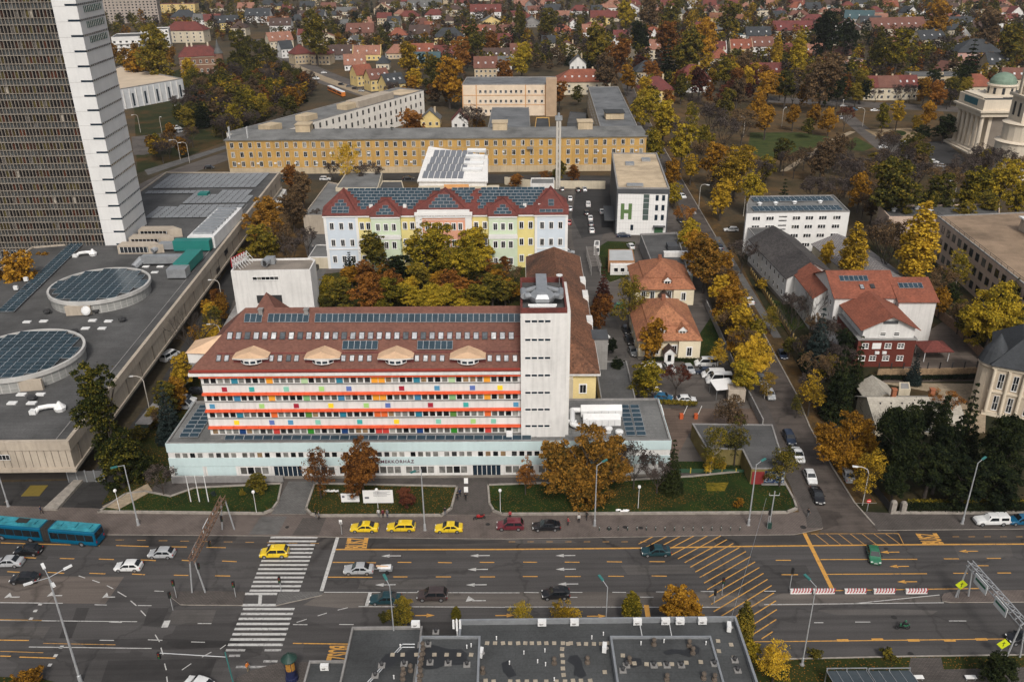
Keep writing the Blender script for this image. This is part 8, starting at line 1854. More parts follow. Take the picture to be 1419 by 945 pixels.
# pickup with a canopy
pk_=loft([(2.6,[(.68,.3),(.8,.45),(.8,.6),(.74,.68),(.66,.76),(.5,.78),(0,.8)]),(2.3,[(.8,.3),(.9,.5),(.9,.8),(.86,.92),(.76,.98),(.5,1.0),(0,1.03)]),(1.1,[(.82,.3),(.92,.5),(.92,.85),(.9,1.02),(.8,1.08),(.5,1.1),(0,1.12)]),(.5,[(.82,.3),(.92,.5),(.92,.85),(.9,1.08),(.76,1.66),(.6,1.72),(0,1.74)]),(-.7,[(.82,.3),(.92,.5),(.92,.85),(.9,1.08),(.76,1.68),(.6,1.74),(0,1.76)]),(-.85,[(.82,.3),(.92,.5),(.92,.85),(.9,1.08),(.78,1.64),(.6,1.7),(0,1.72)]),(-1.0,[(.82,.3),(.92,.5),(.92,.85),(.9,1.08),(.8,1.72),(.62,1.78),(0,1.8)]),(-2.6,[(.82,.4),(.92,.5),(.92,.85),(.9,1.08),(.8,1.68),(.62,1.74),(0,1.76)]),(-2.7,[(.8,.5),(.9,.6),(.9,.85),(.86,1.0),(.7,1.3),(.5,1.3),(0,1.3)])])
ps_=[('body',pk_,[PAINT]),('windscreen',MB().face([(1.02,-.78,1.16),(1.02,.78,1.16),(.5,.62,1.73),(.5,-.62,1.73)]),[CGL])]
for s in(-1,1):
    p=[(.75,s*.925,1.12),(-.8,s*.925,1.12),(-.75,s*.80,1.62),(.35,s*.80,1.62)];p2=[(-1.2,s*.925,1.15),(-2.4,s*.925,1.15),(-2.4,s*.83,1.6),(-1.2,s*.83,1.6)];ps_.append(('side_window',MB().face(p if s>0 else p[::-1]).face(p2 if s>0 else p2[::-1]),[CGL]))
    for x in(1.75,-1.65):ps_.append(('wheel',MB().tube((x,s*.72,.38),(x,s*.94,.38),.38,n=14),[TYRE],[('rim',MB().tube((x,s*.94,.38),(x,s*.95,.38),.22,n=10),[RIM])]))
    ps_.append(('headlight',MB().obox((2.52,s*.62,.72),(.06,0,0),(0,.14,0),(0,0,.08)),[LAMPW]));ps_.append(('tail_light',MB().obox((-2.68,s*.8,.9),(.04,0,0),(0,.07,0),(0,0,.15)),[LAMPR]))
PKK=kit('pickup_truck',ps_);p=G(1373,721,.7);PKK.place((p.x,p.y,.13),rad(180),1,'','pickup',None,'cars on the main road','white double-cab pickup with canopy parked on the right pavement',lambda c,o:setattr(c,'color',(*CC['white'],1)))
# articulated bus
def busbody(x0,x1,H=3.0,w=1.27,front=False):
    s=[(.0,[(w*.9,.35),(w,.6),(w,1.2),(w,2.0),(w*.98,H-.2),(w*.86,H-.03),(0,H+.03)])];f=[(w*.84,.4),(w*.92,.6),(w*.92,1.2),(w*.9,2.0),(w*.88,H-.3),(w*.76,H-.12),(0,H-.08)]
    L_=[(x0,f if not front else s[0][1]),(x0+(.2 if not front else.01),s[0][1]),(x1-(.01 if not front else.25),s[0][1]),(x1,s[0][1]if not front else f)]
    return loft(L_[::-1])
BLU=M('bus_blue',(.0,.085,.16),.35,.1,.6);BLUR=M('bus_roof_blue',(.04,.25,.31),.6,.35,.6,2);BELL=M('bellows',(.03,.028,.026),.8,.2)
q=G(143,750,0);bp=G(72,737,1.5);hdg=math.atan2(G(0,728,1.5).y-G(120,738,1.5).y,G(0,728,1.5).x-G(120,738,1.5).x)
bus=thing('articulated_bus',(bp.x,bp.y,.02),hdg,'','bus',None,None,'blue articulated city bus leaving the photo at the left edge')
def bpart(nm,mb,m,par=None):return mb.build(nm,m,par or bus)
for x0,x1,fr in((1.0,10.6,True),(-8.3,-.4,False)):
    bd=bpart('front_section' if fr else 'rear_section',busbody(x0,x1,front=fr),BLU)
    bpart('roof_panel',MB().box(x0+.15,-1.05,3.02,x1-.3,1.05,3.09),BLUR,bd)
    for k,(xx,l_,ww)in enumerate(((.25,.22,.5),(.55,.2,.6),(.82,.1,.4))):X_=x0+(x1-x0)*xx;bpart('roof_unit',MB().box(X_-(x1-x0)*l_/2,-ww,3.091,X_+(x1-x0)*l_/2,ww,3.3+.08*(k==1)),BLUR,bd)
    if fr:bpart('roof_grille',MB().box(3.6,-.55,3.34,5.6,.55,3.42),BELL,bd)
    for s in(-1,1):
        wm_=MB();
        for k in range(int((x1-x0)/1.5)):xa=x0+.3+k*1.5;wm_.box(xa,s*1.275,1.25,xa+1.42,s*1.275+.012*s,2.45)if s>0 else wm_.box(xa,s*1.275-.012,1.25,xa+1.42,s*1.275,2.45)
        bpart('side_windows',wm_,CGL)['kind']='stuff'
    for xw in((x1-2.4,x0+2.2)if fr else(x0+2.6,)):
        for s in(-1,1):wh=bpart('wheel',MB().tube((xw,s*1.0,.5),(xw,s*1.29,.5),.5,n=16),TYRE);bpart('rim',MB().tube((xw,s*1.29,.5),(xw,s*1.3,.5),.26,n=10),RIM,wh)
bel=MB();
for k in range(6):bel.box(-.4+k*.233,-1.2+.05*(k%2),.5,-.4+(k+1)*.233-.01,1.2-.05*(k%2),3.0-.05*(k%2))
bpart('bellows',bel,BELL)['kind']='stuff';bpart('rear_window',MB().box(-8.33,-1.0,1.6,-8.1,1.0,2.7),CGL)
for s in(-1,1):bpart('tail_light',MB().box(-8.34,s*1.0-.1,.9,-8.2,s*1.0+.1,1.3),LAMPR)
# trailer, motorcycle, tram
p=G(534,788,.5);tr_=thing('trailer',(p.x,p.y,.02),rad(180),'','trailer',None,None,'small white boat-shaped trailer behind the silver saloon')
MB().box(-1.1,-.6,.45,.9,.6,.6).box(.9,-.05,.45,2.5,.05,.55).build('frame',METAL,tr_);loft([(1.2,[(.05,.62),(.1,.7),(.1,.8),(.1,.85),(.1,.88),(.05,.9),(0,.9)]),(.6,[(.3,.62),(.42,.8),(.45,.95),(.4,1.0),(.3,1.05),(.2,1.1),(0,1.12)]),(-.9,[(.35,.62),(.5,.8),(.5,.95),(.45,1.05),(.3,1.15),(.2,1.2),(0,1.2)])][::1]).build('load',WMETAL,tr_)
MB().obox((.2,.2,1.15),(1.1,0,.1),(0,.1,0),(0,0,.08)).build('boom',SALM,tr_)
for s in(-1,1):MB().tube((-.3,s*.55,.32),(-.3,s*.78,.32),.32,n=12).build('wheel',TYRE,tr_)
def moto(px,py,hd,col,label,cat='motorcycle',rider=True):
    p=G(px,py,.6);m=thing('motorcycle',(p.x,p.y,.02),rad(hd),'',cat,None,None,label);cm_=M('moto_'+col,CC[col],.3,.1)
    for x in(-.68,.68):
        a=[(x+.31*math.cos(t*math.pi/8),0,.33+.31*math.sin(t*math.pi/8))for t in range(17)];MB().path(a,.07,6).tube((x,-.05,.33),(x,.05,.33),.1,n=8).build('wheel',TYRE,m)
    loft([(.45,[(.05,.6),(.1,.7),(.12,.8),(.12,.9),(.08,1.0),(.05,1.02),(0,1.03)]),(.1,[(.12,.5),(.18,.7),(.2,.8),(.18,.95),(.12,1.02),(.06,1.05),(0,1.05)]),(-.5,[(.1,.55),(.14,.7),(.14,.75),(.12,.82),(.1,.86),(.05,.88),(0,.88)]),(-.9,[(.03,.8),(.08,.85),(.08,.9),(.08,.95),(.06,.98),(.03,1),(0,1)])]).build('body',cm_,m)
    MB().box(-.3,-.12,.3,.3,.12,.6).tube((.68,0,.33),(.42,0,1.0),.04).tube((.45,-.32,1.05),(.45,.32,1.05),.025).build('engine_and_fork',TRIM,m);MB().box(-.75,-.13,.88,.05,.13,.97).build('saddle',TRIM,m);return m
moto(1251,867,178,'green','green motorcycle with black-clad rider alone on the lower road');moto(664,716,190,'red','red parked scooter on the pavement by the entrance walk','scooter')
a,c_=G(452,121,1.5),G(481,134,1.5);hd_=math.atan2(c_.y-a.y,c_.x-a.x);tm_=thing('tram',((a.x+c_.x)/2,(a.y+c_.y)/2,.02),hd_,'','tram',None,None,'orange tram with white roof on the street at the upper left')
for k in(-1,0,1):
    bd=MB().box(k*9.4-4.5,-1.2,.6,k*9.4+4.5,1.2,3.0).build('car_section',M('tram_orange',(.55,.17,.03),.5,.1),tm_);MB().box(k*9.4-4.4,-1.1,3.01,k*9.4+4.4,1.1,3.4).build('roof',WMETAL,bd)
    for s in(-1,1):MB().box(k*9.4-4.2,s*1.21-.01,1.6,k*9.4+4.2,s*1.21+.01,2.5).build('window_band',G_BLUE,bd)
# ================================================================ street furniture, fences, people
LG=M('lamp_grey',(.40,.41,.42),.5,.1,1,3,.5,.3);DKG=M('dark_green_metal',(.02,.05,.04),.5,.1);TEALM=M('lamp_teal',(.04,.16,.15),.5,.1)
def lampk(h,r=.13,heads=1,teal=True):
    pole=MB().lathe([(r*1.7,0),(r*1.5,1.2),(r,1.3),(r*.6,h)],10);ps=[('pole',pole,[LG]),('base_plate',MB().lathe([(.34,0),(.3,.1)],12),[GREYC])]
    for k in range(heads):
        a=2*math.pi*k/heads+.4;d=Vector((math.cos(a),math.sin(a),0));L=1.9 if heads>1 else 1.2
        arm=MB().tube((0,0,h-.05),tuple(d*L+Vector((0,0,h+.25))),.05);hd=MB().obox(d*(L+.35)+Vector((0,0,h+.3)),d*.5+Vector((0,0,.06)),Vector((-d.y,d.x,0))*.17,(0,0,.09));ps.append(('arm',arm,[LG],[('lamp_head',hd,[TEALM if teal else WMETAL])]))
    return kit('street_lamp',ps)
LK=lampk(11.8);L4=lampk(17.5,.17,4,False);L2=lampk(13.3,.1,1,True)
GRP='street lamps along the main road'
for px,py,lb in((192,728,'tall grey street lamp beside the west lawn'),(589,735,'tall grey street lamp between the middle and right taxis'),(824,729,'tall grey street lamp in front of the big orange tree'),(1037,728,'tall leaning grey street lamp at the kiosk lawn'),(1333,726,'tall grey street lamp before the dark evergreens at right'),(12,702,'tall grey street lamp behind the blue bus')):
    p=G(px,py);LK.place((p.x,p.y,.1),rad(200 if px<700 else 10),1,'','street lamp',None,GRP,lb)
p=G(112,945);L4.place((p.x,p.y,0),.3,1,'','street lamp',None,None,'very tall lamp mast with four white heads at lower left')
for px,py,lb in((540,812,'teal-headed lamp standing before the dark teal saloon'),(842,813,'teal-headed lamp rising behind the foreground roof'),(1131,812,'teal-headed lamp beside the red and white barriers')):
    p=G(px,py,13.4);L2.place((p.x,p.y,.1),rad(95),1,'','street lamp',None,GRP,lb)
GLK=kit('globe_lamp',[('pole',MB().tube((0,0,0),(0,0,4.0),.05,.04),[WMETAL]),('globe',MB().lathe([(.05,4.0),(.22,4.1),(.28,4.3),(.22,4.5),(.05,4.58)],12),[WHITE_F])])
for px,py,lb in((167,711,'globe lamp beside the sandy track'),(356,713,'globe lamp at the right end of the west lawn'),(524.5,710,'globe lamp in front of the large white board'),(693.5,711,'globe lamp at the left end of the east lawn'),(884,706,'globe lamp before the bare trees on the east lawn')):
    p=G(px,py);GLK.place((p.x,p.y,.34),0,1,'','lamp',None,'globe lamps on the lawns',lb)
CVK=kit('street_lamp',[('pole',MB().path([(0,0,0),(0,0,6.4),(.3,0,7.2),(1.2,0,7.6),(2.0,0,7.6)],.09,8),[M('concrete_pole',(.42,.39,.35),.9,.1)]),('lamp_head',MB().obox((2.3,0,7.58),(.45,0,0),(0,.16,0),(0,0,.09)),[WMETAL])])
for px,py,rz,lb in((207,566,180,'curved concrete lamp in the passage nearest the blue spruce'),(310,490,180,'curved concrete lamp in the passage by the hospital roof corner'),(309,425,180,'curved concrete lamp in the passage below the red sign frame'),(1195,700,170,'wooden-looking street lamp pole under the orange tree')):
    p=G(px,py);CVK.place((p.x,p.y,0),rad(rz),1,'','street lamp',None,'curved lamps in the passage',lb)
for px,py,h in((195,184,9),(225,187,9),(252,170,9),(180,210,9),(250,222,9),(263,226,9),(1165,165,9),(1195,176,9),(1320,285,9),(1030,300,8),(968,290,8),(1147,458,8),(1030,190,8),(1083,176,8)):
    p=G(px,py);CVK.place((p.x,p.y,0),random.uniform(0,6),1.2,'pale curved street lamp','street lamp',None,'lamps in the far streets')
FK=kit('flagpole',[('pole',MB().lathe([(.1,0),(.05,5.2)],8),[WMETAL]),('finial',MB().lathe([(.02,5.2),(.09,5.28),(.02,5.36)],8),[WMETAL])])
for px,lb in((265,'left of three bare white flagpoles on the west lawn'),(277,'middle of three bare white flagpoles on the west lawn'),(289.5,'right of three bare white flagpoles on the west lawn')):
    p=G(px,697);FK.place((p.x,p.y,.34),0,1,'','flagpole',None,'three white flagpoles',lb)
BK=kit('bollard',[('post',MB().lathe([(.06,0),(.06,.85),(.03,.95)],8),[DKG]),('band',MB().lathe([(.066,.6),(.066,.72)],8),[WMETAL])])
NTH=['leftmost','second','third','fourth','fifth','sixth','seventh','eighth','ninth','tenth','eleventh','twelfth','thirteenth','fourteenth','fifteenth','sixteenth','seventeenth','eighteenth','nineteenth','twentieth']
for k in range(16):
    p=G(830.7+12.95*k,735.8);BK.place((p.x,p.y,.12),0,1,'','bollard',None,'bollards along the kerb by the yellow hatching',('leftmost dark bollard' if k==0 else 'rightmost dark bollard' if k==15 else NTH[k]+' dark bollard from the left')+' in the kerb row above the yellow hatching')
# sign gantries
RST=M('rusty_frame',(.20,.12,.08),.85,.35,1.2);SGN=M('sign_white',(.6,.62,.62),.5,.08);SGG=M('sign_green',(.02,.12,.07),.5,.08)
def gantry(P0,P1,h,mat,label,panels):
    g=thing('sign_gantry',(P0.x,P0.y,0),0,'','gantry',None,None,label);D=P1-P0;D.z=0;d=D.normalized();n=Vector((-d.y,d.x,0))
    for base in(Vector((0,0,0)),D):
        for s in(-1,1):MB().tube(base+n*s*1.0,base+n*s*.35+Vector((0,0,h-.5)),.13,.11,8).build('leg',mat[0],g)
    b=MB()
    for s in(-1,1):
        for z in(h-.55,h+.25):b.tube(n*s*.38+Vector((0,0,z))-d*.3,D+n*s*.38+Vector((0,0,z))+d*.3,.08,n=6)
    m_=int(D.length/1.1)
    for k in range(m_+1):
        q0=D*(k/m_);b.tube(q0-n*.38+Vector((0,0,h-.55)),q0+n*.38+Vector((0,0,h+.25)),.05,n=5);b.tube(q0+n*.38+Vector((0,0,h-.55)),q0-n*.38+Vector((0,0,h+.25)),.05,n=5);b.tube(q0-n*.38+Vector((0,0,h-.55)),q0-n*.38+Vector((0,0,h+.25)),.05,n=5)
        if k<m_:b.tube(q0-n*.38+Vector((0,0,h+.25)),D*((k+1)/m_)+n*.38+Vector((0,0,h+.25)),.05,n=5);b.tube(q0+n*.42+Vector((0,0,h-.55)),D*((k+1)/m_)+n*.42+Vector((0,0,h+.25)),.05,n=5)
    b.build('beam',mat[1],g)
    for t,w_,hh,mt in panels:
        q0=D*t;pn=MB().obox(q0+n*-.62+Vector((0,0,h-.6)),d*w_/2,n*.05,(0,0,hh/2));po_=pn.build('sign_panel',mt,g)
        MB().obox(q0+n*-.68+Vector((0,0,h-.5)),d*w_*.4,n*.008,(0,0,hh*.12)).build('sign_stripe',SGG if mt is SGN else SGN,po_)
    return g,d,n,D
g1,d_,n_,D_=gantry(Vector((-47.0,114.7,0)),Vector((-47.0,99.7,0)),6.4,(LG,RST),'rusty lattice sign gantry over the left lanes',((.45,2.4,1.5,SGN),(.8,2.0,1.1,SGN),(.18,1.6,.9,SGN)))
TLB=MB().box(-.18,-.15,-.5,.18,.15,.5)
TLM=MB().box(-.18,-.15,-.5,.18,.15,.5,0).lathe([(.1,0),(.1,.02)],8,1,(0,0,.51)).mesh('traffic_light',[TRIM,TRIM])
def tlight(parent,loc,rz=0):
    o=link('traffic_light',TLM,parent,loc,rz);
    for k,c in enumerate(((.25,.01,.01),(.2,.1,.01),(.01,.14,.05))):MB().tube((0,-.151,.3-k*.3),(0,-.16,.3-k*.3),.1,n=10).build('lens',M('lens%d'%k,c,.3,.02),o)
for t in(.25,.66,1.0):q=D_*t+Vector((.75,0,5.1));tlight(g1,q,rad(90))
gantry(Vector((65.2,97.0,0)),Vector((66.4,85.3,0)),6.2,(LG,LG),'grey sign gantry over the lower right lanes',((.3,2.8,1.6,SGN),(.68,2.6,1.5,SGN)))
# warning signs, traffic lights, other posts
FLU=M('sign_fluorescent',(.55,.62,.02),.5,.05);RED=M('sign_red_paint',(.5,.02,.02),.5,.05)
def post(px,py,h,name,label,cat,parts,z=.12,lean=0):
    p=G(px,py);t=thing(name,(p.x,p.y,z),0,'',cat,None,None,label);MB().tube((0,0,0),(lean,0,h),.05,n=8).build('pole',LG,t)
    for nm,mb,m in parts:mb.build(nm,m,t)
    return t
for px,py,lb in((1327,829,'yellow-green warning sign on the right median by the gantry leg'),(1384,912,'yellow-green warning sign at the lower foot of the right gantry')):
    post(px,py,2.4,'warning_sign',lb,'sign',[('sign_face',MB().obox((0,-.05,2.5),(.45,0,.45),(0,.02,0),(-.45,0,.45)),FLU),('arrow_mark',MB().obox((0,-.075,2.5),(.05,0,0),(0,.004,0),(0,0,.4)).obox((0,-.075,2.65),(.22,0,0),(0,.004,0),(0,0,.05)),TRIM)])
post(1201,709,2.1,'no_entry_sign','round red no-entry sign at the mouth of the side street','sign',[('sign_face',MB().tube((0,-.03,2.1),(0,-.06,2.1),.38,n=20),RED),('white_bar',MB().box(-.26,-.07,2.04,.26,-.062,2.16),WHITE_F)])
post(474,741,2.7,'bus_stop_sign','small white stop sign beside the leftmost kerb taxi','sign',[('sign_face',MB().box(-.25,-.04,2.1,.25,0,2.9),WHITE_F),('route_panel',MB().box(-.2,-.055,2.15,.2,-.042,2.5),GREYC)])
for px,py,h,lb in((390,820,2.4,'pedestrian signal on the island right of the upper zebra crossing'),(327,828,2.6,'pedestrian signal on the island left of the zebra crossing'),(245,829,3.0,'traffic light at the left tip of the island'),(240,846,3.0,'traffic light just below the left island tip'),(1000,826,3.0,'traffic light between the yellow hatching and golden tree'),(989,838,2.4,'low traffic light at the lower edge of the yellow hatching'),(1094,817,3.6,'traffic light beside the first red and white barrier'),(1063,733,3.4,'traffic light on the kerb under the leaning lamp')):
    p=G(px,py);t=thing('traffic_light_post',(p.x,p.y,.14),0,'','traffic light',None,'traffic lights of the junction',lb);MB().tube((0,0,0),(0,0,h),.06,n=8).build('pole',LG,t);tlight(t,(0,-.1,h-.1),random.choice((0,1.57)))
p=G(325,952);t=thing('signal_mast',(p.x,p.y,.1),0,'','traffic light',None,None,'teal signal mast with long arm beside the worn zebra crossing');MB().tube((0,0,0),(-.3,0,6.0),.09,n=8).build('pole',TEALM,t);am_=MB().tube((-.3,0,5.2),(-8.8,.4,5.6),.06,n=6).build('arm',LG,t);tlight(t,(-9.0,.4,5.2))
p=G(1063,732);t=thing('tram_wire_post',(p.x+.3,p.y,.12),0,'','post',None,None,'grey post with short cross arms right of the leaning lamp');MB().tube((0,0,0),(.1,0,7.2),.1,n=8).build('pole',LG,t);MB().tube((-.7,0,6.4),(.9,0,6.4),.05,n=6).tube((-.7,0,6.4),(-.7,0,6.9),.04,n=6).tube((.9,0,6.4),(.9,0,6.9),.04,n=6).build('cross_arm',LG,t)
MB().box(-.35,-.3,0,.3,.3,1.1).build('control_box',DKG,t)
# barriers
ST_=MB().box(-1.55,-.22,0,1.55,.22,.62,0).box(-1.55,-.3,0,1.55,.3,.12,0)
for k in range(7):x=-1.3+k*.43;ST_.face([(x,-.2215,.14),(x+.2,-.2215,.14),(x+.36,-.2215,.6),(x+.16,-.2215,.6)],1);ST_.face([(x+.16,-.22,.622),(x+.36,-.22,.622),(x+.5,.22,.622),(x+.3,.22,.622)],1)
BRK_=kit('road_barrier',[('barrier_body',ST_,[M('barrier_white',(.62,.6,.58),.7,.12),M('barrier_red',(.35,.04,.05),.7,.1)]),('carry_loop',MB().tube((-.2,0,.62),(0,0,.72),.03).tube((0,0,.72),(.2,0,.62),.03),[METAL])])
for k,px in enumerate((1109,1141,1184.5,1224.5,1269)):
    p=G(px,821);BRK_.place((p.x,p.y,.02),random.uniform(-.02,.02),1,'','barrier',None,'red and white barriers on the median',('leftmost','second','middle','fourth','rightmost')[k]+' red and white striped barrier in the row on the right median')
# advertising column
p=G(405,941);t=thing('advertising_column',(p.x,p.y,.12),0,'','column',None,None,'round advertising column with dark green conical cap by the crossing');MB().lathe([(.85,0),(.8,.5),(.7,.55),(.7,3.4),(.8,3.45)],20).build('drum',M('column_navy',(.015,.02,.06),.6,.2),t)
MB().lathe([(1.0,3.45),(1.05,3.6),(.5,4.1),(.1,4.4),(.05,4.7)],20).build('cap',DKG,t);pm=MB()
for a0,a1 in((-2.2,-1.2),(-1.1,-.3)):
    for i in range(5):b0,b1=a0+(a1-a0)*i/5,a0+(a1-a0)*(i+1)/5;pm.face([(.715*math.cos(b0),.715*math.sin(b0),1.9),(.715*math.cos(b1),.715*math.sin(b1),1.9),(.715*math.cos(b1),.715*math.sin(b1),3.2),(.715*math.cos(b0),.715*math.sin(b0),3.2)])
pm.build('poster',M('poster_ochre',(.4,.2,.04),.7,.35,2.5),t)
# information boards on the lawn
for x0,x1,y0,y1,lb in((473.5,498.5,684,695.5,'smaller white information board on the centre lawn'),(504,545.5,679.5,697,'larger white information board on the centre lawn')):
    a,c_=G(x0,y1+2,.3),G(x1,y1+2,.3);h0=GY(x0,y1,a.y).z-.3;h1=GY(x0,y0,a.y).z-.3;t=thing('information_board',(a.x,a.y,.34),0,'','sign',None,'boards on the centre lawn',lb);W_=c_.x-a.x
    MB().box(0,-.04,h0,W_,.04,h1).build('panel',WHITE_F,t)
    for x in(.3,W_-.3):MB().tube((x,.1,0),(x,.1,h1),.05,n=6).build('leg',METAL,t)
    tx_=MB();
    for k in range(4):tx_.box(W_*.35,-.05,h1-.35-k*.27,W_*(.92-.12*(k%2)),-.041,h1-.28-k*.27)
    tx_.box(W_*.06,-.05,h0+.9,W_*.2,-.041,h0+1.3);tx_.build('printed_lines',M('print_grey',(.12,.12,.14)),t)['kind']='stuff'
p=G(460,689);t=thing('banner',(p.x,p.y,.34),0,'','banner',None,None,'low white torn banner left of the small board');b_=MB()
for k in range(8):b_.box(-1.3+k*.33,-.05+.04*(k%3),.8+.05*(k%2),-.97+k*.33,-.02+.04*(k%3),1.15+.06*(k%3))
b_.build('cloth',WHITE_F,t);MB().tube((-1.3,0,0),(-1.3,0,1.3),.03).build('stake',METAL,t);MB().tube((1.3,0,0),(1.3,0,1.3),.03).build('stake',METAL,t)
p=G(864,711);t=thing('rubbish_sheet',(p.x,p.y,.36),0,'','sheet',None,None,'crumpled white sheet lying at the edge of the east lawn');b_=MB()
for k in range(10):x,y=random.uniform(-1,1),random.uniform(-.3,.3);b_.face([(x-.3,y-.15,.02+.0*k),(x+.3,y-.12,.1+.01*k),(x+.35,y+.2,.05+.01*k),(x-.25,y+.18,.16+.01*k)])
b_.build('cloth',WHITE_F,t)
for px,lb in((653,'upper white notice stand on the entrance walk'),):pass
for py,lb in((672,'white notice stand nearest the entrance doors'),(684,'white notice stand in the middle of the entrance walk')):
    p=G(646,py);t=thing('notice_stand',(p.x,p.y,.17),0,'','sign',None,'notice stands on the entrance walk',lb);MB().obox((0,0,.75),(.36,0,0),(0,.1,.5),(0,-.02,.01)).build('panel',WHITE_F,t);MB().box(-.34,.1,0,.34,.2,.3).build('foot',METAL,t)
# walls, fences
wallrun('garden_wall',((978,425),(998,470),(1016,512),(1040,560),(1056,592)),1.9,.25,GREYC,'pale concrete garden wall along the left side of the side street')
wallrun('street_fence',((1040,380),(1060,410),(1092,462),(1126,516)),1.2,.08,M('fence_ochre',(.26,.17,.06),.8),'ochre-posted fence along the right side of the side street','fence',(1.9,1.9),M('post_ochre',(.42,.30,.12)),None)
wallrun('brick_wall',((1216,520),(1300,519),(1368,517)),1.5,.4,M('sandstone_wall',(.32,.22,.13),.95,.25,1.5),'sandstone wall with railing below the brick building yard','wall',(2.5,3.0),METAL_D)
wallrun('yard_wall',((1282,425),(1330,465),(1370,508)),2.4,.35,M('brown_wall',(.24,.15,.1),.95,.2,1.5),'long brown wall slanting towards the ornate villa')
wallrun('low_wall',((1236,712),(1330,712.5),(1430,711.5)),.5,.3,KERB,'low stone wall before the dark evergreens at right')
wallrun('plot_fence',((1127,560),(1165,615),(1200,668),(1232,708)),1.5,.06,METAL_D,'thin dark fence under the orange tree on the side street','fence',(2.4,1.6))
wallrun('park_railing',((935,655),(1000,656),(1078,657)),.9,.04,M('railing_green',(.03,.07,.04)),'green railing above the east lawn','fence',(2.2,1.1),M('yellow_post',(.4,.3,.05)))
wallrun('mall_gate',((96,668),(146,667)),2.3,.03,M('mesh_gate',(.12,.12,.12),.6),'grey mesh gate across the mall passage','gate',(1.6,2.5),METAL)
wallrun('terrace_wall',((240,669),(300,668),(392,667)),1.2,.35,GREYC,'long concrete terrace wall under the hospital west windows')
for px,h,lb in((1236,2.2,'left stone gate post at the dark garden'),(1250,2.0,'right stone gate post at the dark garden')):
    p=G(px,711);t=thing('gate_post',(p.x,p.y,.1),0,'','post',None,'gate posts',lb);MB().box(-.4,-.4,0,.4,.4,h).build('shaft',KERB,t);MB().lathe([(.5,h),(.4,h+.2),(.05,h+.4)],8).build('cap',KERB,t)
for px,lb in((944,'left red and white gate barrier in the cobbled court'),(964,'right red and white gate barrier in the cobbled court')):
    p=G(px,580);t=thing('entry_barrier',(p.x,p.y,.03),0,'','barrier',None,'gate barriers of the court',lb);MB().box(-.35,-.3,0,.35,.3,1.1).build('housing',M('barrier_orange',(.5,.1,.03),.6),t);MB().tube((.4,0,1.0),(1.0,0,2.9),.06).build('arm',WHITE_F,t)
p=G(1000,548);t=thing('market_canopy',(p.x,p.y,.03),rad(10),'','canopy',None,None,'small white canopy on posts beside the parked vans');MB().obox((0,0,2.7),(2.2,0,0),(0,2,.2),(0,0,.06)).build('roof',WHITE_F,t)
for x in(-2,2):
    for y in(-1.8,1.8):MB().tube((x,y,0),(x,y,2.6),.05).build('post',METAL,t)
flatb('grey_shed',((1010,541),(1034,541),(1030,532),(1008,532)),2.8,BEIGE,M('shed_felt',(.3,.25,.2)),'small beige shed beside the white canopy',par=.05).done()
for x0,x1,lb in((1145,1201,'left grey glass shelter at the bottom edge'),(1203,1261,'right grey glass shelter at the bottom edge')):
    a,c_=G(x0,930,2.4),G(x1,929,2.4);t=thing('bus_shelter',(a.x,a.y,.12),0,'','shelter',None,'shelters at the bottom edge',lb);W_=c_.x-a.x;MB().obox((W_/2,-1.1,2.5),(W_/2,0,0),(0,1.2,-.25),(0,.01,.04)).build('roof_glass',M('shelter_glass',(.06,.075,.085),.2,.15),t)
    fr_=MB().box(0,0,2.7,W_,.1,2.82);
    for k in range(5):x=k*(W_-.08)/4;fr_.obox((x+.04,-1.1,2.56),(.04,0,0),(0,1.2,-.25),(0,.01,.03))
    fr_.build('frame',METAL,t)
    for k in(0,1,2):MB().box(k*(W_-.1)/2,-.05,0,k*(W_-.1)/2+.1,.05,2.7).build('post',METAL,t)
for px,lb in((1266,'left white bench slab at the bottom right path'),(1339,'right white bench slab at the bottom right path')):
    p=G(px+5,942);t=thing('bench',(p.x,p.y,.13),0,'','bench',None,'white benches',lb);MB().box(-.7,-.3,.4,.7,.3,.48).build('seat',WHITE_F,t);MB().box(-.6,-.2,0,-.5,.2,.399).build('leg',METAL,t);MB().box(.5,-.2,0,.6,.2,.399).build('leg',METAL,t)
# hedges as stuff
def hedge(name,pts,w_,h,col,label):
    P_=[G(a,b)for a,b in pts];cs,rs=[],[]
    for a,b in zip(P_,P_[1:]):
        n=max(2,int((b-a).length/.8))
        for k in range(n):q=a.lerp(b,k/n);cs.append((q.x,q.y,h*.5));rs.append(h*.55)
    V=leaves(cs,rs,min(60000,260*len(cs)),.13);V[:,2]=np.clip(V[:,2],.02,h);o=link(name,quadmesh(name,V,[LEAF[col]]));o['kind']='stuff';o['category']='hedge';o['label']=label
hedge('hedge',((1252,708),(1340,709),(1425,708)),1,1.8,'dg','dark clipped hedge behind the low stone wall at right');hedge('hedge',((1205,527),(1290,527),(1366,525)),1,1.3,'dg','dark clipped hedge below the sandstone wall');hedge('hedge',((915,560),(968,563)),1,1.2,'ol','low hedge at the lower edge of the parking court');hedge('hedge',((896,500),(972,502)),.8,1.0,'dg','dark hedge in front of the nearer orange-roofed villa')
hedge('ivy',((1260,700),(1330,700),(1420,700)),1,1.2,'yg','yellow-green ground ivy in the dark garden at right')
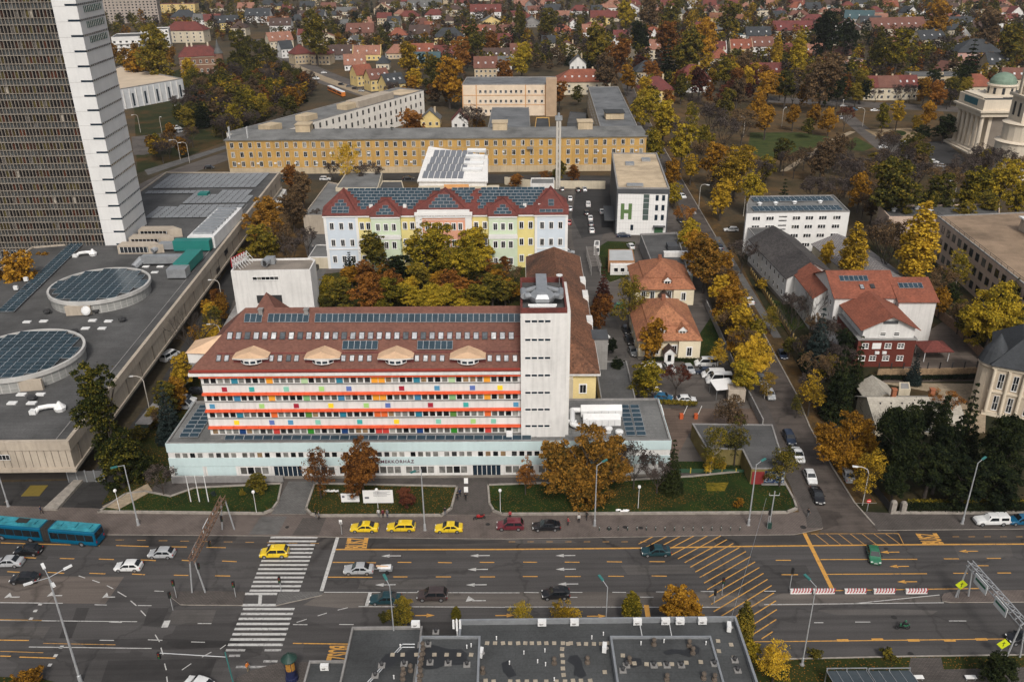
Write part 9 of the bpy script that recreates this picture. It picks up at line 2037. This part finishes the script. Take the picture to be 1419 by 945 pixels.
# people
def person_mesh(nm,walk,mats,arm=0.0):
    bm=bmesh_new();V_={};E_=[]
    P=dict(pel=(0,0,.95),sp=(0,0,1.18),ch=(0,.0,1.38),nk=(0,0,1.5),hd=(0,-.02,1.62),top=(0,0,1.72),s1=(.17,0,1.42),s2=(-.17,0,1.42))
    R_=dict(pel=.15,sp=.135,ch=.155,nk=.06,hd=.105,top=.085,s1=.075,s2=.075)
    w=walk
    P.update(h1=(.09,0,.88),k1=(.1,-.16*w,.5),a1=(.1,-.2*w if w else 0,.1),t1=(.1,-.2*w-.15,.05),h2=(-.09,0,.88),k2=(-.1,.06*w,.5),a2=(-.1,.3*w,.14),t2=(-.1,.3*w-.13,.06))
    R_.update(h1=.1,k1=.065,a1=.045,t1=.04,h2=.1,k2=.065,a2=.045,t2=.04)
    P.update(e1=(.24,.06+.1*w,1.14),w1=(.25,-.04+.12*w-arm*.2,.92+arm*.2),e2=(-.24,.06-.16*w,1.14),w2=(-.25,-.14*w-.04-arm*.2,.92+arm*.2));R_.update(e1=.05,w1=.032,e2=.05,w2=.032)
    P.update(p1=(.255,P['w1'][1]-.02,P['w1'][2]-.08),p2=(-.255,P['w2'][1]-.02,P['w2'][2]-.08));R_.update(p1=.036,p2=.036)
    E=[('pel','sp'),('sp','ch'),('ch','nk'),('nk','hd'),('hd','top'),('ch','s1'),('ch','s2'),('s1','e1'),('e1','w1'),('w1','p1'),('s2','e2'),('e2','w2'),('w2','p2'),('pel','h1'),('h1','k1'),('k1','a1'),('a1','t1'),('pel','h2'),('h2','k2'),('k2','a2'),('a2','t2')]
    for s,nmq in((1,'p1'),(-1,'p2')):
        b=P[nmq]
        for k in range(5):
            f='f%d%d'%(s,k);off=(-.02+.013*k)if k<4 else-.035;P[f]=(b[0]-s*.012,b[1]+off*1.3,b[2]-(.095,.105,.1,.08,.03)[k]);R_[f]=.009;E.append((nmq,f))
    ks=list(P);ix={k:i for i,k in enumerate(ks)};me=bpy.data.meshes.new('sk');me.from_pydata([P[k]for k in ks],[(ix[a],ix[b])for a,b in E],[]);me.update()
    o=bpy.data.objects.new('sk',me);COL.objects.link(o);md=o.modifiers.new('s','SKIN');sv=me.skin_vertices[0].data
    for k in ks:sv[ix[k]].radius=(R_[k],R_[k]*(.72 if k in('sp','ch','pel')else 1));
    sv[ix['pel']].use_root=True;md.use_smooth_shade=True;o.modifiers.new('u','SUBSURF').levels=1;dg=bpy.context.evaluated_depsgraph_get();dg.update();m2=bpy.data.meshes.new_from_object(o.evaluated_get(dg));m2.name=nm;bpy.data.objects.remove(o)
    m2.materials.clear()
    for m in mats:m2.materials.append(m)
    for f in m2.polygons:
        z=f.center.z;x=abs(f.center.x);f.material_index=0 if(z>1.5 or(x>.2 and z<.93+arm*.2))else 2 if z<.93 else 1
        if z<.1:f.material_index=3
    return m2
def bmesh_new():return None
SKIN=M('skin',(.45,.27,.19),.7,.05);PC={k:M('cloth_'+k,c,.9,.12,2)for k,c in dict(black=(.02,.02,.022),navy=(.02,.03,.07),red=(.35,.03,.04),white=(.55,.54,.52),grey=(.15,.15,.16),orange=(.55,.16,.02),khaki=(.2,.16,.1),maroon=(.14,.02,.03)).items()}
HAIR=M('hair_dark',(.03,.02,.015),.8,.2)
def person(px,py,rz,top,leg,label,walk=0,arm=0,z=.13,bag=None):
    p=G(px,py,z);t=thing('person',(p.x,p.y,z),rad(rz),'','person',None,None,label);b=link('body',person_mesh('body',walk,[SKIN,PC[top],PC[leg],TRIM],arm),t)
    MB().lathe([(.112,1.62),(.115,1.7),(.08,1.76),(.02,1.78)],12).build('hair',HAIR,t,(0,.012,0));MB().box(-.2,-.115,1.0,.2,.0,1.05).build('belt',PC[leg],t)if False else None
    if bag:MB().box(.22,-.12,.62,.34,.12,.9).build('bag',PC[bag],t)
    return t
for a in((438,718,100,'black','grey','person in black jacket left of a pair by the centre lawn corner',0,0),(442.5,719.5,-80,'grey','black','person in grey coat right of the pair by the centre lawn corner',.6,0),(525,716.5,0,'white','grey','person in pale coat behind the middle taxi, left of three',0,.5),(531,717,20,'maroon','black','person in maroon jacket between two pale figures behind the taxis',0,0),(537,716.8,-30,'grey','navy','person in grey coat right of three behind the middle taxi',0,.5),(617,714,0,'black','grey','person in black standing behind the rightmost kerb taxi',0,0),(634,693,30,'black','black','person in black on the left side of the entrance walk',0,.5),(637.5,688,200,'navy','black','person in navy just behind the black-clad figure on the entrance walk',.5,0),(645.5,694,170,'black','black','person in black walking beside the notice stand',.7,0),(787,728,90,'red','black','person bending in a red jacket right of the black saloon',.4,1),(802,724,10,'white','black','person in black and white coat on the pavement left of the lamp',0,0),(813,720,-40,'black','black','person in black by the lawn edge left of the lamp',.7,0),(344,930,60,'orange','khaki','person in orange coat at the lower kerb of the zebra crossing',0,.4),(11,701,0,'black','black','person in black beside the lamp behind the bus',0,0),(58,712,90,'navy','black','person in navy walking behind the blue bus',.8,0),(434,346,0,'white','navy','person in pale top on the path left of the pastel wing',.4,0),(1119,716,120,'black','grey','person in black at the street corner below the black saloon',.5,.5),(707,719,0,'red','black','person in red standing behind the maroon off-roader',0,0)):
    person(*a[:6],walk=a[6],arm=a[7])
rp=G(1251,866,.9);t=thing('person',(rp.x,rp.y,.02),rad(88),'','person',None,None,'rider in black leathers and green-black helmet on the green motorcycle')
def rider():
    P=[(0,.12,.95),(0,-.02,1.15),(0,-.16,1.36),(0,-.22,1.46),(0,-.27,1.56),(.17,-.14,1.36),(-.17,-.14,1.36),(.26,-.3,1.18),(-.26,-.3,1.18),(.27,-.42,1.07),(-.27,-.42,1.07),(.12,.1,.92),(-.12,.1,.92),(.22,-.2,.78),(-.22,-.2,.78),(.2,.02,.42),(-.2,.02,.42),(.2,-.1,.38),(-.2,-.1,.38)]
    E=[(0,1),(1,2),(2,3),(3,4),(2,5),(2,6),(5,7),(6,8),(7,9),(8,10),(0,11),(0,12),(11,13),(12,14),(13,15),(14,16),(15,17),(16,18)];r=[.15,.14,.15,.07,.12,.07,.07,.05,.05,.035,.035,.1,.1,.07,.07,.05,.05,.045,.045]
    me=bpy.data.meshes.new('sk');me.from_pydata(P,E,[]);o=bpy.data.objects.new('sk',me);COL.objects.link(o);o.modifiers.new('s','SKIN')
    for i,q in enumerate(r):me.skin_vertices[0].data[i].radius=(q,q)
    me.skin_vertices[0].data[0].use_root=True;o.modifiers.new('u','SUBSURF').levels=1;dg=bpy.context.evaluated_depsgraph_get();dg.update();m2=bpy.data.meshes.new_from_object(o.evaluated_get(dg));bpy.data.objects.remove(o);m2.materials.clear();m2.materials.append(PC['black']);return m2
link('body',rider(),t);MB().lathe([(.02,-.15),(.12,-.1),(.155,.02),(.13,.13),(.04,.18)],14).build('helmet',M('moto_green',CC['green'],.3,.1),t,(0,-.29,1.6))

# cable over the road
a_,b_=G(1062,690,6.8),G(1010,866,11.6);t=thing('cable',(a_.x,a_.y,0),0,'','cable',None,None,'thin overhead cable from the cross-armed post to the foreground roof');mb=MB();L_=[a_.lerp(b_,k/8)-Vector((a_.x,a_.y,0))-Vector((0,0,1.0*math.sin(math.pi*k/8)))for k in range(9)];mb.path(L_,.025,5);mb.build('wire',METAL,t)
# ================================================================ labels that single each thing out
LMK=[('the glass tower',90,200),('the tan-roofed sports hall',205,118),('the balconied white apartments',180,60),('the brick turret house',290,85),('the orange tram',466,128),('the long white wing',500,160),('the small yellow house',598,160),('the cream hospital block',700,140),('the grey east wing',850,150),
 ('the bright orange-roofed villa',810,108),('the maroon-roofed yellow villa',911,122),('the red turreted villa',962,108),('the slate-roofed mansion',1358,68),('the long brown-roofed school',1250,34),('the green-domed church',1380,160),('the beige block by the church',1302,100),('the tilted solar hall',630,230),('the ochre building',420,215),('the ochre building\'s right half',780,215),
 ('the pastel wing\'s left end',470,320),('the pastel wing\'s coral middle',617,330),('the pastel wing\'s right end',765,320),('the white clinic',885,280),('the brick-banded hut',860,355),('the farther orange-roofed villa',918,390),('the nearer orange-roofed villa',925,450),('the white panelled office',1105,310),('the gabled white building',1105,375),('the brick and white building',1225,430),('the beige office',1350,350),('the diamond-roofed cottage',1250,555),('the ornate stone villa',1395,510),
 ('the grey kiosk roof',1020,615),('the parking court',960,530),('the lift tower',752,480),('the white sign block',375,395),('the hospital\'s west end',270,560),('the hospital\'s east podium',880,600),('the mall\'s front corner',95,640),('the nearer roof drum',45,500),('the farther roof drum',130,395),('the teal air handlers',270,350),('the mall\'s solar field',300,265),('the west lawn',270,690),('the centre lawn',520,705),('the east lawn',800,700),('the side street mouth',1165,720),('the dark right garden',1330,680),('the foreground roof',800,900),('the foreground roof\'s right end',1040,900),('the zebra crossing',380,790),('the church square',1245,188),('the park lawn',1095,198),('the park path',1140,215),
 ('the orange parapet house',581,72),('the salmon-roofed yellow house',508,74),('the dark barn roof',474,74),('the slate cross-gabled house',622,50),('the orange-roofed long house',658,44),('the pale long shed',588,8),('the white cross-gabled house',906,48),('the teal-roofed white box',1030,48),('the teal-gabled white house',1190,24),('the long maroon roof',1100,41),('the tall golden poplar',1077,65),('the black hipped roof',899,98),('the three red terraces',1233,118),('the orange roof by the church',1353,118),('the salmon-roofed cottage',529,10),('the wide dark roof',1336,34),('the flat pink house',1176,82),('the brown vee-gabled house',786,68),('the maroon-roofed corner house',420,74),('the ochre top-left block',245,6),('the long side-street fence',1085,450),('the side street\'s golden trees',1030,470),('the tower park',340,140),('the tower car park',215,200)]
ORD=['','second','third','fourth','fifth','sixth','seventh','eighth','ninth','tenth','eleventh','twelfth','thirteenth','fourteenth','fifteenth','sixteenth','seventeenth','eighteenth','nineteenth','twentieth']
def autolabel():
    g={}
    for o,look,where,label in THINGS:
        if label:o['label']=label;continue
        q=PX(o.location+Vector((0,0,4)));best=min(LMK,key=lambda l:(l[1]-q[0])**2+((l[2]-q[1])*1.6)**2);dx,dy=q[0]-best[1],q[1]-best[2]
        rel=('left of' if dx<0 else 'right of')if abs(dx)>abs(dy)*1.1 else('behind' if dy<0 else 'in front of')
        if abs(dx)<7 and abs(dy)<5:rel='right by'
        g.setdefault('%s %s %s'%(look,rel,best[0]),[]).append((q[0],q[1],o))
    for k,it in g.items():
        it.sort(key=lambda t:t[0]);n=len(it)
        for i,(_,_,o)in enumerate(it):
            if n==1:o['label']=k
            elif i==0:o['label']=k+', leftmost'
            elif i==n-1:o['label']=k+', rightmost'
            else:o['label']=k+', %s from left'%ORD[min(i,19)]
    print('max dup',max(len(v)for v in g.values()),max(len(o['label'].split())for o,*_ in THINGS),'words')
autolabel()
